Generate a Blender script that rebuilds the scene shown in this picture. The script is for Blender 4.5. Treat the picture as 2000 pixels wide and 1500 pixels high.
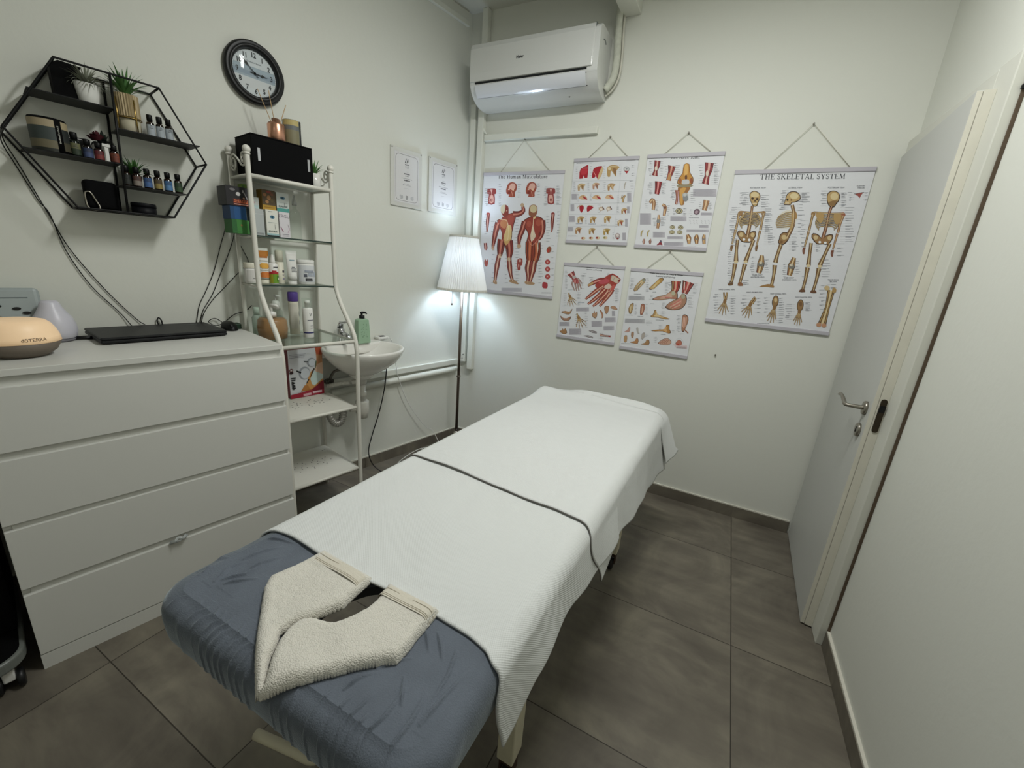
import bpy, bmesh, math, random
from mathutils import Vector, Matrix, noise
random.seed(7)
C = bpy.context.scene.collection
for o in list(bpy.data.objects): bpy.data.objects.remove(o)
sc = bpy.context.scene
PI = math.pi
# ------------------------------------------------------------ camera
cam_d = bpy.data.cameras.new('camera'); cam = bpy.data.objects.new('camera', cam_d); C.objects.link(cam)
cam_d.sensor_width = 36.0; cam_d.lens = 804.389*36/2000; cam_d.clip_start = .02
H = 1.365
cam.matrix_world = Matrix(((0.88440, -0.19127, 0.42574, 0), (0.46063, 0.21073, -0.86221, 0), (0.07520, 0.95865, 0.27447, H), (0, 0, 0, 1)))
sc.camera = cam
# ------------------------------------------------------------ world, lights, exposure
sc.view_settings.view_transform = 'Standard'; sc.view_settings.look = 'None'
sc.view_settings.exposure = 0.0; sc.view_settings.gamma = 1.0; sc.view_settings.use_curve_mapping = False
w = bpy.data.worlds.new('world'); sc.world = w; w.use_nodes = True
w.node_tree.nodes['Background'].inputs[0].default_value = (.93, .97, 1, 1)
w.node_tree.nodes['Background'].inputs[1].default_value = 0.15
def area(name, loc, sx, sy, power, col=(1, 1, 1), rot=(0, 0, 0), spread=180):
    d = bpy.data.lights.new(name, 'AREA'); d.shape = 'RECTANGLE'; d.size = sx; d.size_y = sy; d.energy = power; d.color = col
    d.spread = math.radians(spread)
    o = bpy.data.objects.new(name, d); C.objects.link(o); o.location = loc; o.rotation_euler = rot; return o
area('ceiling_tube_light', (-.28, 1.27, 2.80), .95, .12, 31, (.985, 1.0, .975))
area('ceiling_tube_light', (-.55, -.75, 2.80), 1.15, .10, 3, (.985, 1.0, .975))
# ------------------------------------------------------------ helpers
SK = .205; CS, SN = math.cos(SK), math.sin(SK)
PW = Vector((-1.775, 2.622, 0))
def Wp(d, s, z): return Vector((PW.x + s*SN + d*CS, PW.y + s*CS - d*SN, z))   # left-wall frame -> room
def lin(c):
    if isinstance(c, str):
        c = [int(c[i:i+2], 16)/255 for i in (0, 2, 4)]
    return tuple(x/12.92 if x <= .04045 else ((x+.055)/1.055)**2.4 for x in c[:3]) + (1,)
MATS = {}
def mat(name, col, rough=.5, metal=0, spec=.5, bump=0, bscale=80, sheen=0, trans=0, ior=1.45, emit=None, estr=0, mottle=0, mscale=6, coat=0, alpha=1, sss=0, attr=None, thin=None):
    if name in MATS: return MATS[name]
    m = bpy.data.materials.new(name); m.use_nodes = True; MATS[name] = m
    nt = m.node_tree; b = nt.nodes['Principled BSDF']; L = nt.links
    col = lin(col)
    b.inputs['Base Color'].default_value = col; b.inputs['Roughness'].default_value = rough; b.inputs['Metallic'].default_value = metal
    b.inputs['Specular IOR Level'].default_value = spec; b.inputs['IOR'].default_value = ior
    b.inputs['Transmission Weight'].default_value = trans; b.inputs['Coat Weight'].default_value = coat
    b.inputs['Sheen Weight'].default_value = sheen; b.inputs['Alpha'].default_value = alpha
    if sss: b.inputs['Subsurface Weight'].default_value = sss; b.inputs['Subsurface Radius'].default_value = (.02, .015, .01)
    if emit: b.inputs['Emission Color'].default_value = lin(emit); b.inputs['Emission Strength'].default_value = estr
    tc = nt.nodes.new('ShaderNodeTexCoord')
    if attr:
        a = nt.nodes.new('ShaderNodeAttribute'); a.attribute_name = attr; L.new(a.outputs['Color'], b.inputs['Base Color'])
    if mottle:
        n = nt.nodes.new('ShaderNodeTexNoise'); n.inputs['Scale'].default_value = mscale; n.inputs['Detail'].default_value = 6
        L.new(tc.outputs['Object'], n.inputs['Vector'])
        mx = nt.nodes.new('ShaderNodeMix'); mx.data_type = 'RGBA'
        mx.inputs['A'].default_value = tuple(x*(1-mottle) for x in col[:3]) + (1,)
        mx.inputs['B'].default_value = tuple(min(1, x*(1+mottle)) for x in col[:3]) + (1,)
        L.new(n.outputs['Fac'], mx.inputs['Factor']); L.new(mx.outputs['Result'], b.inputs['Base Color'])
    if bump:
        n = nt.nodes.new('ShaderNodeTexNoise'); n.inputs['Scale'].default_value = bscale; n.inputs['Detail'].default_value = 4
        L.new(tc.outputs['Object'], n.inputs['Vector'])
        bp = nt.nodes.new('ShaderNodeBump'); bp.inputs['Strength'].default_value = bump; bp.inputs['Distance'].default_value = .004
        L.new(n.outputs['Fac'], bp.inputs['Height']); L.new(bp.outputs['Normal'], b.inputs['Normal'])
    if thin:   # a thin clear sheet: tinted transparency plus a Fresnel gloss
        tr = nt.nodes.new('ShaderNodeBsdfTransparent'); tr.inputs[0].default_value = lin(thin)
        gl = nt.nodes.new('ShaderNodeBsdfGlossy'); gl.inputs['Roughness'].default_value = .03
        fr = nt.nodes.new('ShaderNodeLayerWeight'); fr.inputs['Blend'].default_value = .12
        mu = nt.nodes.new('ShaderNodeMath'); mu.operation = 'MULTIPLY'; mu.inputs[1].default_value = .55; L.new(fr.outputs['Facing'], mu.inputs[0])
        mx = nt.nodes.new('ShaderNodeMixShader'); L.new(mu.outputs[0], mx.inputs[0]); L.new(tr.outputs[0], mx.inputs[1]); L.new(gl.outputs[0], mx.inputs[2])
        L.new(mx.outputs[0], nt.nodes['Material Output'].inputs['Surface'])
    return m
BASE = {}
class G:
    """collects geometry of one mesh; colours in .col become the Col attribute"""
    def __init__(s): s.v = []; s.f = []; s.mi = []; s.sm = []; s.col = []; s.uv = None
    def add(s, vs, fs, m=0, smooth=False, col=None):
        n = len(s.v); s.v += [tuple(p) for p in vs]
        for f in fs: s.f.append([n+i for i in f]); s.mi.append(m); s.sm.append(smooth); s.col.append(col)
        return s
    def box(s, a, b, m=0, M=None, col=None):
        x0, y0, z0 = a; x1, y1, z1 = b
        vs = [Vector(p) for p in ((x0, y0, z0), (x1, y0, z0), (x1, y1, z0), (x0, y1, z0), (x0, y0, z1), (x1, y0, z1), (x1, y1, z1), (x0, y1, z1))]
        if M: vs = [M @ p for p in vs]
        return s.add(vs, [(0, 3, 2, 1), (4, 5, 6, 7), (0, 1, 5, 4), (1, 2, 6, 5), (2, 3, 7, 6), (3, 0, 4, 7)], m, col=col)
    def lathe(s, prof, c=(0, 0, 0), n=28, m=0, M=None, smooth=True, sx=1, sy=1, a0=0, col=None, close=True):
        vs = []; fs = []; c = Vector(c)
        for r, z in prof:
            for i in range(n):
                a = 2*PI*i/n + a0; p = Vector((r*math.cos(a)*sx, r*math.sin(a)*sy, z))
                vs.append((M @ p if M else p) + c)
        k = len(prof)
        for j in range(k-1):
            for i in range(n):
                i2 = (i+1) % n; fs.append((j*n+i, j*n+i2, (j+1)*n+i2, (j+1)*n+i))
        s.add(vs, fs, m, smooth, col)
        if close:
            b = len(s.v)-k*n
            for j, rev in ((0, True), (k-1, False)):
                if prof[j][0] > 1e-5:
                    q = [b+j*n+i for i in range(n)]; s.f.append(q[::-1] if rev else q); s.mi.append(m); s.sm.append(False); s.col.append(col)
        return s
    def cyl(s, c, r, z0, z1, n=24, m=0, r2=None, M=None, col=None):
        return s.lathe([(r, z0), (r if r2 is None else r2, z1)], c, n, m, M, True, col=col)
    def sphere(s, c, r, n=16, m=0, sx=1, sy=1, sz=1):
        return s.lathe([(max(1e-6, r*math.sin(PI*j/10)), -r*sz*math.cos(PI*j/10)) for j in range(11)], c, n, m, None, True, sx, sy)
    def tube(s, pts, r, n=8, m=0, closed=False, smooth=True, sub=0, flat=1.0):
        pts = [Vector(p) for p in pts]
        if sub: pts = catmull(pts, sub, closed)
        k = len(pts); rs = r if isinstance(r, (list, tuple)) else [r]*k
        if len(rs) != k: rs = [rs[0] + (rs[-1]-rs[0])*i/(k-1) for i in range(k)]
        vs = []; up = None
        for i, p in enumerate(pts):
            a = pts[(i-1) % k] if (i or closed) else pts[0]; b = pts[(i+1) % k] if (i < k-1 or closed) else pts[-1]
            t = (b-a)
            t = t.normalized() if t.length > 1e-9 else Vector((0, 0, 1))
            if up is None:
                up = Vector((0, 0, 1)) if abs(t.z) < .9 else Vector((1, 0, 0))
            x = t.cross(up); x = x.normalized() if x.length > 1e-6 else t.orthogonal().normalized(); y = x.cross(t).normalized(); up = y
            for j in range(n):
                an = 2*PI*j/n; vs.append(p + (x*math.cos(an) + y*math.sin(an)*flat)*rs[i])
        fs = []
        for i in range(k if closed else k-1):
            i2 = (i+1) % k
            for j in range(n): fs.append((i*n+j, i2*n+j, i2*n+(j+1) % n, i*n+(j+1) % n)[::-1])
        s.add(vs, fs, m, smooth)
        if not closed:
            b = len(s.v)-k*n
            for q in ([b+j for j in range(n)], [b+(k-1)*n+j for j in range(n)][::-1]): s.f.append(q); s.mi.append(m); s.sm.append(False); s.col.append(None)
        return s
    def prism(s, poly, fn, t0, t1, m=0, col=None, smooth=False):
        """poly 2-D outline; fn(u,v,t) -> 3-D point"""
        n = len(poly); vs = [fn(u, v, t0) for u, v in poly] + [fn(u, v, t1) for u, v in poly]
        s.add(vs, [tuple(range(n))[::-1], tuple(range(n, 2*n))], m, col=col)
        b = len(s.v)-2*n
        for i in range(n):
            j = (i+1) % n; s.f.append([b+i, b+j, b+n+j, b+n+i]); s.mi.append(m); s.sm.append(smooth); s.col.append(col)
        return s
    def grid(s, nu, nv, fn, m=0, smooth=True, closeu=False, skip=None, uvfn=None):
        vs = [fn(i/(nu-1 if not closeu else nu), j/(nv-1)) for j in range(nv) for i in range(nu)]
        fs = []
        for j in range(nv-1):
            for i in range(nu if closeu else nu-1):
                i2 = (i+1) % nu
                fs.append((j*nu+i, j*nu+i2, (j+1)*nu+i2, (j+1)*nu+i))
        return s.add(vs, fs, m, smooth)
    def build(s, name, mats, parent=None, origin=(0, 0, 0), rotz=0, bevel=0, bseg=2, solid=0, subsurf=0, fixn=True):
        if parent is not None: origin = BASE[parent.name]
        o3 = Vector(origin)
        me = bpy.data.meshes.new(name)
        me.from_pydata([tuple(Vector(p)-o3) for p in s.v], [], s.f)
        if not isinstance(mats, (list, tuple)): mats = [mats]
        for mm in mats: me.materials.append(mm)
        me.polygons.foreach_set('material_index', s.mi); me.polygons.foreach_set('use_smooth', s.sm)
        if any(c is not None for c in s.col):
            at = me.color_attributes.new('Col', 'FLOAT_COLOR', 'CORNER'); arr = []
            cache = {}
            for p, c in zip(me.polygons, s.col):
                c = c or 'ffffff'
                if c not in cache: cache[c] = lin(c)
                arr += list(cache[c])*p.loop_total
            at.data.foreach_set('color', arr)
        if fixn and not any(c is not None for c in s.col):
            bm = bmesh.new(); bm.from_mesh(me); bmesh.ops.recalc_face_normals(bm, faces=bm.faces); bm.to_mesh(me); bm.free()
        me.update()
        ob = bpy.data.objects.new(name, me); C.objects.link(ob)
        if parent is not None: ob.parent = parent; BASE[ob.name] = origin
        else: BASE[ob.name] = origin
        if solid:
            md = ob.modifiers.new('solid', 'SOLIDIFY'); md.thickness = solid; md.offset = 0
        if bevel:
            md = ob.modifiers.new('bevel', 'BEVEL'); md.width = bevel; md.segments = bseg; md.limit_method = 'ANGLE'; md.angle_limit = math.radians(40)
        if subsurf:
            md = ob.modifiers.new('sub', 'SUBSURF'); md.levels = subsurf; md.render_levels = subsurf
        return ob
def catmull(P, sub, closed=False):
    out = []; n = len(P)
    for i in range(n if closed else n-1):
        p1, p2 = P[i], P[(i+1) % n]
        p0 = P[i-1] if (i or closed) else p1*2-p2; p3 = P[(i+2) % n] if (i+2 < n or closed) else p2*2-p1
        for k in range(sub):
            t = k/sub
            out.append(.5*((2*p1)+(-p0+p2)*t+(2*p0-5*p1+4*p2-p3)*t*t+(-p0+3*p1-3*p2+p3)*t*t*t))
    if not closed: out.append(P[-1])
    return out
def tagit(o, label, cat, group=None, kind=None):
    if label: o['label'] = label
    if cat: o['category'] = cat
    if group: o['group'] = group
    if kind: o['kind'] = kind
    return o
def thing(name, label, cat, base, fr='R', group=None):
    """an Empty at the thing's base; parts are built in frame coordinates (R room x,y,z / W left wall d,s,z)"""
    o = bpy.data.objects.new(name, None); o.empty_display_size = .05; C.objects.link(o)
    BASE[o.name] = Vector(base)
    if fr == 'W': o.location = Wp(*base); o.rotation_euler = (0, 0, -SK)
    else: o.location = base
    return tagit(o, label, cat, group)
def single(g, name, mats, label, cat, base, fr='R', group=None, **k):
    o = g.build(name, mats, origin=base, **k)
    if fr == 'W': o.location = Wp(*base); o.rotation_euler = (0, 0, -SK)
    else: o.location = base
    return tagit(o, label, cat, group)
def struct(g, name, mats, parent=None, fr='R', base=(0, 0, 0), **k):
    o = g.build(name, mats, parent, origin=base, **k)
    if parent is None:
        o['kind'] = 'structure'
        if fr == 'W': o.location = Wp(*base); o.rotation_euler = (0, 0, -SK)
        else: o.location = base
    return o
TXT = {}
def text2d(s, bold=0, shear=0):
    key = (s, bold, shear)
    if key in TXT: return TXT[key]
    cu = bpy.data.curves.new('t', 'FONT'); cu.body = s; cu.size = 1; cu.resolution_u = 2; cu.offset = bold; cu.shear = shear; cu.align_x = 'CENTER'
    ob = bpy.data.objects.new('t', cu); me = ob.to_mesh()
    vs = [(v.co.x, v.co.y) for v in me.vertices]; fs = [list(p.vertices) for p in me.polygons]
    ob.to_mesh_clear(); bpy.data.objects.remove(ob); bpy.data.curves.remove(cu)
    TXT[key] = (vs, fs); return vs, fs
def put_text(g, s, fn, size, m=0, col=None, bold=0, wscale=1, shear=0):
    """fn(u,v) -> 3-D point, text centred at u=0 baseline v=0"""
    vs, fs = text2d(s, bold, shear); g.add([fn(x*size*wscale, y*size) for x, y in vs], fs, m, col=col)
# ------------------------------------------------------------ materials
wall_m = mat('wall_paint', 'dbdcd3', .75, bump=.12, bscale=45)
ceil_m = mat('ceiling_paint', 'd0d0c6', .85, bump=.1, bscale=40)
white_lam = mat('white_laminate', 'd6d6d0', .38)
white_met = mat('white_powder_coat', 'dcdad0', .4)
trunk_m = mat('white_pvc', 'dcddd3', .45)
black_met = mat('black_metal', '0f0f10', .5, spec=.3)
black_pl = mat('black_plastic', '0b0c0d', .45, spec=.35)
black_matt = mat('black_card', '060607', .8, spec=.15)
chrome = mat('chrome', 'c9cacc', .12, metal=1)
steel = mat('brushed_steel', '9b968c', .32, metal=1)
copper = mat('copper', 'dfa98e', .3, metal=1)
gold = mat('gold', 'b79a5a', .3, metal=1)
glass_m = mat('clear_glass', 'ffffff', thin='f8fbf9')
shelf_glass = mat('shelf_glass', 'ffffff', thin='f1f6f3')
glass_edge = mat('glass_edge', '2f3f3a', .2)
ceramic = mat('white_ceramic', 'e4e2dc', .15, coat=.3)
leaf_g = mat('agave_leaf', '4e7a3f', .5, mottle=.35, mscale=30)
leaf_d = mat('dark_leaf', '2c4a2c', .5, mottle=.3, mscale=30)
paper = mat('printed_paper', 'ffffff', .55, attr='Col')
grey_cord = mat('string', 'bdb8a8', .8)
white_pl = mat('white_plastic', 'e2e1dc', .35)
bone_pl = mat('ivory_plastic', 'dedac8', .4)
tile_dark = None
# floor: 0.62 x 0.604 m cement tiles
def floor_material(name='floor_tile', grout=True):
    m = bpy.data.materials.new(name); m.use_nodes = True; nt = m.node_tree; L = nt.links; b = nt.nodes['Principled BSDF']
    tc = nt.nodes.new('ShaderNodeTexCoord')
    def N(t, **k):
        n = nt.nodes.new(t)
        for a, v in k.items(): setattr(n, a, v)
        return n
    def ma(op, a, b2=None, b3=None):
        n = N('ShaderNodeMath', operation=op)
        for i, v in enumerate((a, b2, b3)):
            if v is None: continue
            if isinstance(v, (int, float)): n.inputs[i].default_value = v
            else: L.new(v, n.inputs[i])
        return n.outputs[0]
    sx = N('ShaderNodeSeparateXYZ'); L.new(tc.outputs['Object'], sx.inputs[0])
    u = ma('DIVIDE', ma('SUBTRACT', sx.outputs[0], .268), .6195); v = ma('DIVIDE', ma('SUBTRACT', sx.outputs[1], .372), .602)
    fu = ma('ABSOLUTE', ma('SUBTRACT', ma('FRACT', u), .5)); fv = ma('ABSOLUTE', ma('SUBTRACT', ma('FRACT', v), .5))
    gr = ma('GREATER_THAN', ma('MAXIMUM', fu, fv), .5-.0027)
    cid = N('ShaderNodeCombineXYZ'); L.new(ma('FLOOR', u), cid.inputs[0]); L.new(ma('FLOOR', v), cid.inputs[1])
    wn = N('ShaderNodeTexWhiteNoise'); L.new(cid.outputs[0], wn.inputs['Vector'])
    ad = N('ShaderNodeVectorMath', operation='MULTIPLY_ADD'); L.new(wn.outputs['Color'], ad.inputs[0]); ad.inputs[1].default_value = (5, 5, 5); L.new(tc.outputs['Object'], ad.inputs[2])
    n1 = N('ShaderNodeTexNoise'); n1.inputs['Scale'].default_value = 2.6; n1.inputs['Detail'].default_value = 9; n1.inputs['Roughness'].default_value = .62; n1.inputs['Distortion'].default_value = 1.2
    L.new(ad.outputs[0], n1.inputs['Vector'])
    mp = N('ShaderNodeMapping'); mp.inputs['Scale'].default_value = (1.6, 7, 1); mp.inputs['Rotation'].default_value = (0, 0, .5); L.new(ad.outputs[0], mp.inputs[0])
    n2 = N('ShaderNodeTexNoise'); n2.inputs['Scale'].default_value = 2.2; n2.inputs['Detail'].default_value = 8; L.new(mp.outputs[0], n2.inputs['Vector'])
    mixn = ma('ADD', ma('MULTIPLY', n1.outputs['Fac'], .65), ma('MULTIPLY', n2.outputs['Fac'], .35))
    mixn = ma('ADD', mixn, ma('MULTIPLY', ma('SUBTRACT', wn.outputs['Value'], .5), .06))
    cr = N('ShaderNodeValToRGB'); e = cr.color_ramp.elements
    e[0].position = .36; e[0].color = lin('5a544b'); e[1].position = .66; e[1].color = lin('817b6c'); x = cr.color_ramp.elements.new(.5); x.color = lin('6b655a')
    L.new(mixn, cr.inputs[0])
    mx = N('ShaderNodeMix', data_type='RGBA'); L.new(cr.outputs[0], mx.inputs['A']); mx.inputs['B'].default_value = lin('332e27')
    if grout: L.new(gr, mx.inputs['Factor'])
    else: mx.inputs['Factor'].default_value = 0
    L.new(mx.outputs['Result'], b.inputs['Base Color'])
    b.inputs['Roughness'].default_value = .5; b.inputs['Specular IOR Level'].default_value = .35
    bp = N('ShaderNodeBump'); bp.inputs['Strength'].default_value = .25; bp.inputs['Distance'].default_value = .002
    L.new(ma('SUBTRACT', n2.outputs['Fac'], gr), bp.inputs['Height']); L.new(bp.outputs['Normal'], b.inputs['Normal'])
    return m
floor_m = floor_material()
base_m = floor_material('baseboard_tile', False)
# ------------------------------------------------------------ room shell
CEIL = 2.87; XR = .605; YB = 2.622; YF = -1.6
def wx(y): return PW.x + (y-PW.y)*SN/CS          # left wall x at y
xl0 = wx(YF)
g = G(); g.add([(xl0-.2, YF-.1, 0), (XR+.1, YF-.1, 0), (XR+.1, YB+.1, 0), (PW.x-.1, YB+.1, 0)], [(0, 1, 2, 3)]); g.box((xl0-.2, YF-.1, -.1), (XR+.9, YB+.1, -.001)); struct(g, 'floor', floor_m)
g = G(); g.box((xl0-.2, YF-.1, CEIL), (XR+.9, YB+.1, CEIL+.1)); struct(g, 'ceiling', ceil_m)
g = G(); g.box((PW.x-.12, YB, 0), (XR+.9, YB+.1, CEIL)); struct(g, 'wall_back', wall_m)
g = G(); g.box((-.1, -4.45, 0), (0, .02, CEIL)); struct(g, 'wall_left', wall_m, fr='W')
g = G(); g.box((xl0-.2, YF-.1, 0), (XR+.9, YF, CEIL)); struct(g, 'wall_front', wall_m)
DY0, DY1, DZ = 1.80, 2.60, 2.03
g = G(); g.box((XR, YF, 0), (XR+.1, DY0, CEIL)); g.box((XR, DY0, DZ), (XR+.1, DY1, CEIL)); g.box((XR, DY1, 0), (XR+.1, YB, CEIL)); struct(g, 'wall_right', wall_m)
g = G(); g.box((XR+.8, DY0-.6, 0), (XR+.9, YB, CEIL)); struct(g, 'wall_corridor', wall_m)
# baseboards: dark tile skirting with a pale caulk line on top
caulk = mat('pale_caulk', 'cfccc0', .7)
g = G(); g.box((PW.x+.03, YB-.012, 0), (XR-.05, YB, .07)); g.box((PW.x+.03, YB-.010, .07), (XR-.05, YB, .077), 1); struct(g, 'baseboard_back', [base_m, caulk])
g = G(); g.box((0, -4.1, 0), (.012, -.015, .07)); g.box((0, -4.1, .07), (.010, -.015, .077), 1); struct(g, 'baseboard_left', [base_m, caulk], fr='W')
g = G(); g.box((XR-.012, YF, 0), (XR, DY0-.03, .07)); g.box((XR-.010, YF, .07), (XR, DY0-.03, .077), 1); struct(g, 'baseboard_right', [base_m, caulk])
# cable trunks and pipes
g = G(); g.box((0, -1.05, .610), (.028, -.03, .648)); struct(g, 'trim_1', trunk_m, fr='W', bevel=.003)
g = G(); g.tube([(.02, -1.05, .565), (.02, -.10, .573), (.02, -.045, .574)], .022, 12); struct(g, 'trim_2', trunk_m, fr='W')
g = G(); g.box((0, -3.4, 2.785), (.022, -.04, 2.812)); struct(g, 'trim_3', trunk_m, fr='W', bevel=.002)
g = G(); g.box((-1.675, YB-.04, .585), (-1.632, YB, CEIL)); struct(g, 'trim_4', trunk_m, bevel=.004)
g = G(); g.box((-1.738, YB-.03, .635), (-1.70, YB, 2.36)); g.sphere((-1.722, YB-.032, .66), .004, 8, 1); g.sphere((-1.715, YB-.032, .69), .004, 8, 1); struct(g, 'trim_5', [trunk_m, black_pl], bevel=.004)
g = G(); g.box((-1.63, YB-.025, 2.143), (-.862, YB, 2.18)); struct(g, 'trim_6', trunk_m, bevel=.003)
g = G(); g.box((-.80, YB-.62, 2.70), (-.70, YB, CEIL)); struct(g, 'trim_7', trunk_m, bevel=.004)
# ------------------------------------------------------------ door
door_paint = mat('door_grey_paint', 'c0c1bc', .5, bump=.04, bscale=30)
edge_paint = mat('door_edge_cream', 'd6d3c5', .5, mottle=.1, mscale=14)
HX, HY = .562, 2.598
ang = math.atan2(.030, .735)
Md = Matrix.Translation((HX, HY, 0)) @ Matrix.Rotation(-ang, 4, 'Z')   # door frame: -y along the leaf, -x to the room
def dp(p): return Md @ Vector(p)
LW_ = .735
t = thing('door_1', None, None, dp((0, -LW_/2, 0))); t['kind'] = 'structure'
g = G(); g.box((-.001, -LW_, .008), (.039, 0, 1.965), 0, Md); g.build('leaf', door_paint, t, bevel=.0015)
g = G(); g.box((-.0005, -LW_-.002, .008), (.0125, -LW_, 1.963), 0, Md); g.box((.0145, -LW_-.006, .008), (.040, -LW_, 1.963), 0, Md); g.build('edge_strip', edge_paint, t)
g = G(); g.prism([(.027+.009*math.cos(a), .894+.009*math.sin(a)) for a in [PI+PI*i/8 for i in range(9)]]+[(.027+.009*math.cos(a), 1.002+.009*math.sin(a)) for a in [PI*i/8 for i in range(9)]], lambda u, v, tt: dp((u, tt, v)), -LW_-.0085, -LW_-.006); lp = g.build('lock_plate', mat('dark_steel', '4a4238', .35, metal=1), t)
g = G(); g.box((.0185, -LW_-.013, .962), (.0355, -LW_-.0083, .986), 0, Md); g.build('latch', black_pl, lp)
def rosette(z):
    g = G(); Mx = Md @ Matrix.Translation((0, -.678, z)) @ Matrix.Rotation(-PI/2, 4, 'Y')
    g.lathe([(.026, 0), (.026, .008), (.024, .011), (.0001, .011)], n=28, M=Mx); return g
hb = rosette(.955).build('handle_rosette', steel, t)
g = G(); g.tube([dp((-.008, -.678, .955)), dp((-.030, -.678, .955)), dp((-.056, -.677, .955)), dp((-.064, -.668, .956)), dp((-.064, -.645, .960)), dp((-.066, -.605, .971)), dp((-.067, -.570, .973)), dp((-.066, -.548, .966))], [.0095, .0095, .0098, .0095, .0088, .0085, .008, .006], 12, sub=4, flat=.85); g.build('lever', steel, hb)
kb = rosette(.868).build('key_rosette', steel, t)
g = G(); Mx = Md @ Matrix.Translation((-.012, -.678, .868)); g.box((-.001, -.002, -.010), (.001, .002, .010), 0, Mx); g.build('keyhole', black_pl, kb)
# door frame: jamb on the latch side, head and hinge side
brown = mat('brown_gap_dirt', '57493a', .8, mottle=.35, mscale=40)
g = G(); g.box((.5722, 1.775, 0), (XR+.1, 1.888, 2.03)); g.box((.577, 1.888, 0), (XR+.1, 1.90, 2.03)); g.box((.576, 1.90, 1.972), (XR+.1, YB-.001, 2.03)); struct(g, 'trim_8', mat('frame_cream', 'd0d0c6', .5, bump=.05, bscale=25), bevel=.003)
g = G(); g.box((.596, 1.7705, .02), (XR-.0005, 1.7745, 2.03)); struct(g, 'trim_9', brown)  # added strip coloured as the dark, dirty gap between jamb and wall
g = G(); g.box((.592, 1.766, 1.930), (.602, 1.772, 1.940)); struct(g, 'trim_10', black_pl)
# ------------------------------------------------------------ chest of drawers
D0, D1, S0, S1 = .045, .528, -2.305, -1.503
t = thing('chest_of_drawers', 'white four-drawer chest of drawers with handle-free fronts by the left wall', 'chest of drawers', (.28, -1.9, 0), 'W')
g = G(); g.box((D0, S0, 0), (D1-.018, S0+.018, .97)); g.box((D0, S1-.018, 0), (D1-.018, S1, .97)); g.box((D0, S0, .02), (D0+.01, S1, .97)); g.box((D0, S0+.018, .05), (D1-.06, S1-.018, .066))
for z in (.945, .730, .512, .287): g.box((D0+.02, S0+.018, z-.012), (D1-.0135, S1-.018, z+.030))
g.build('carcass', white_lam, t, bevel=.001)
g = G(); g.box((D0, S0, .970), (D1, S1, .990)); g.build('top_panel', white_lam, t, bevel=.0015)
for z0, z1 in ((.752, .940), (.530, .728), (.308, .510), (.058, .284)):
    g = G(); g.box((D1-.018, S0+.001, z0), (D1, S1-.001, z1)); g.build('drawer', white_lam, t, bevel=.0012)
g = G(); g.box((D1-.018, S0, 0), (D1-.001, S1, .0545)); g.build('plinth', white_lam, t)
g = G(); g.tube([(D1+.001, -1.945, .290), (D1+.014, -1.935, .296), (D1+.010, -1.925, .303), (D1+.014, -1.91, .298), (D1+.001, -1.90, .300)], .0055, 8, sub=4)
g.tube([(D1+.003, -1.95, .287), (D1+.012, -1.92, .292), (D1+.003, -1.895, .297)], .004, 6, sub=4)
o = g.build('drawer_clip', mat('clear_plastic', 'dfe3e2', .08, trans=.6), t); o['label'] = 'clear plastic clip in the gap above the bottom drawer'
# laptop
t = thing('laptop', 'closed black laptop lying on the white chest of drawers', 'laptop', (.15, -1.81, .99), 'W')
ML = Matrix.Translation((.145, -1.81, .99)) @ Matrix.Rotation(math.radians(3), 4, 'Z')
lap = mat('laptop_black', '121315', .45, spec=.3, bump=.05, bscale=400)
g = G(); g.box((-.125, -.195, .004), (.125, .195, .016), 0, ML); g.build('base', lap, t, bevel=.005, bseg=3)
g = G(); g.box((-.125, -.195, .0165), (.125, .195, .026), 0, ML); lid = g.build('lid', lap, t, bevel=.006, bseg=3)
g = G(); g.box((-.07, .09, .0262), (-.065, .15, .0265), 0, ML); o = g.build('logo', mat('logo_grey', '4a4c50', .3), lid)
for a in (-.1, .1):
    for b in (-.17, .17):
        g = G(); g.cyl(ML @ Vector((a, b, 0)), .008, 0, .004, 12); g.build('foot', black_pl, t)
# mouse
t = thing('computer_mouse', 'black computer mouse beside the laptop near the chest corner', 'mouse', (.10, -1.552, .99), 'W')
g = G(); g.grid(24, 10, lambda u, v: (.10+.055*math.cos(2*PI*u)*math.cos(v*PI/2)**.55, -1.552+.031*math.sin(2*PI*u)*math.cos(v*PI/2)**.55, .9905+.034*math.sin(v*PI/2)*(1-.25*math.cos(2*PI*u)*math.cos(v*PI/2))), closeu=True); g.build('shell', black_pl, t)
g = G(); g.tube([(.052+.09, -1.556, 1.0185), (.150, -1.556, 1.008)], .004, 8); g.build('scroll_wheel', mat('dark_rubber', '2b2b2d', .6), t)
g = G(); g.tube([(.048, -1.552, 1.0), (.02, -1.555, 1.012), (.012, -1.58, 1.03), (.03, -1.61, 1.018), (.035, -1.585, 1.0), (.025, -1.55, 1.01), (.015, -1.50, 1.045), (.012, -1.45, 1.06), (.012, -1.42, 1.085)], .0018, 6, sub=6); g.build('cable', black_pl, t)
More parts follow.
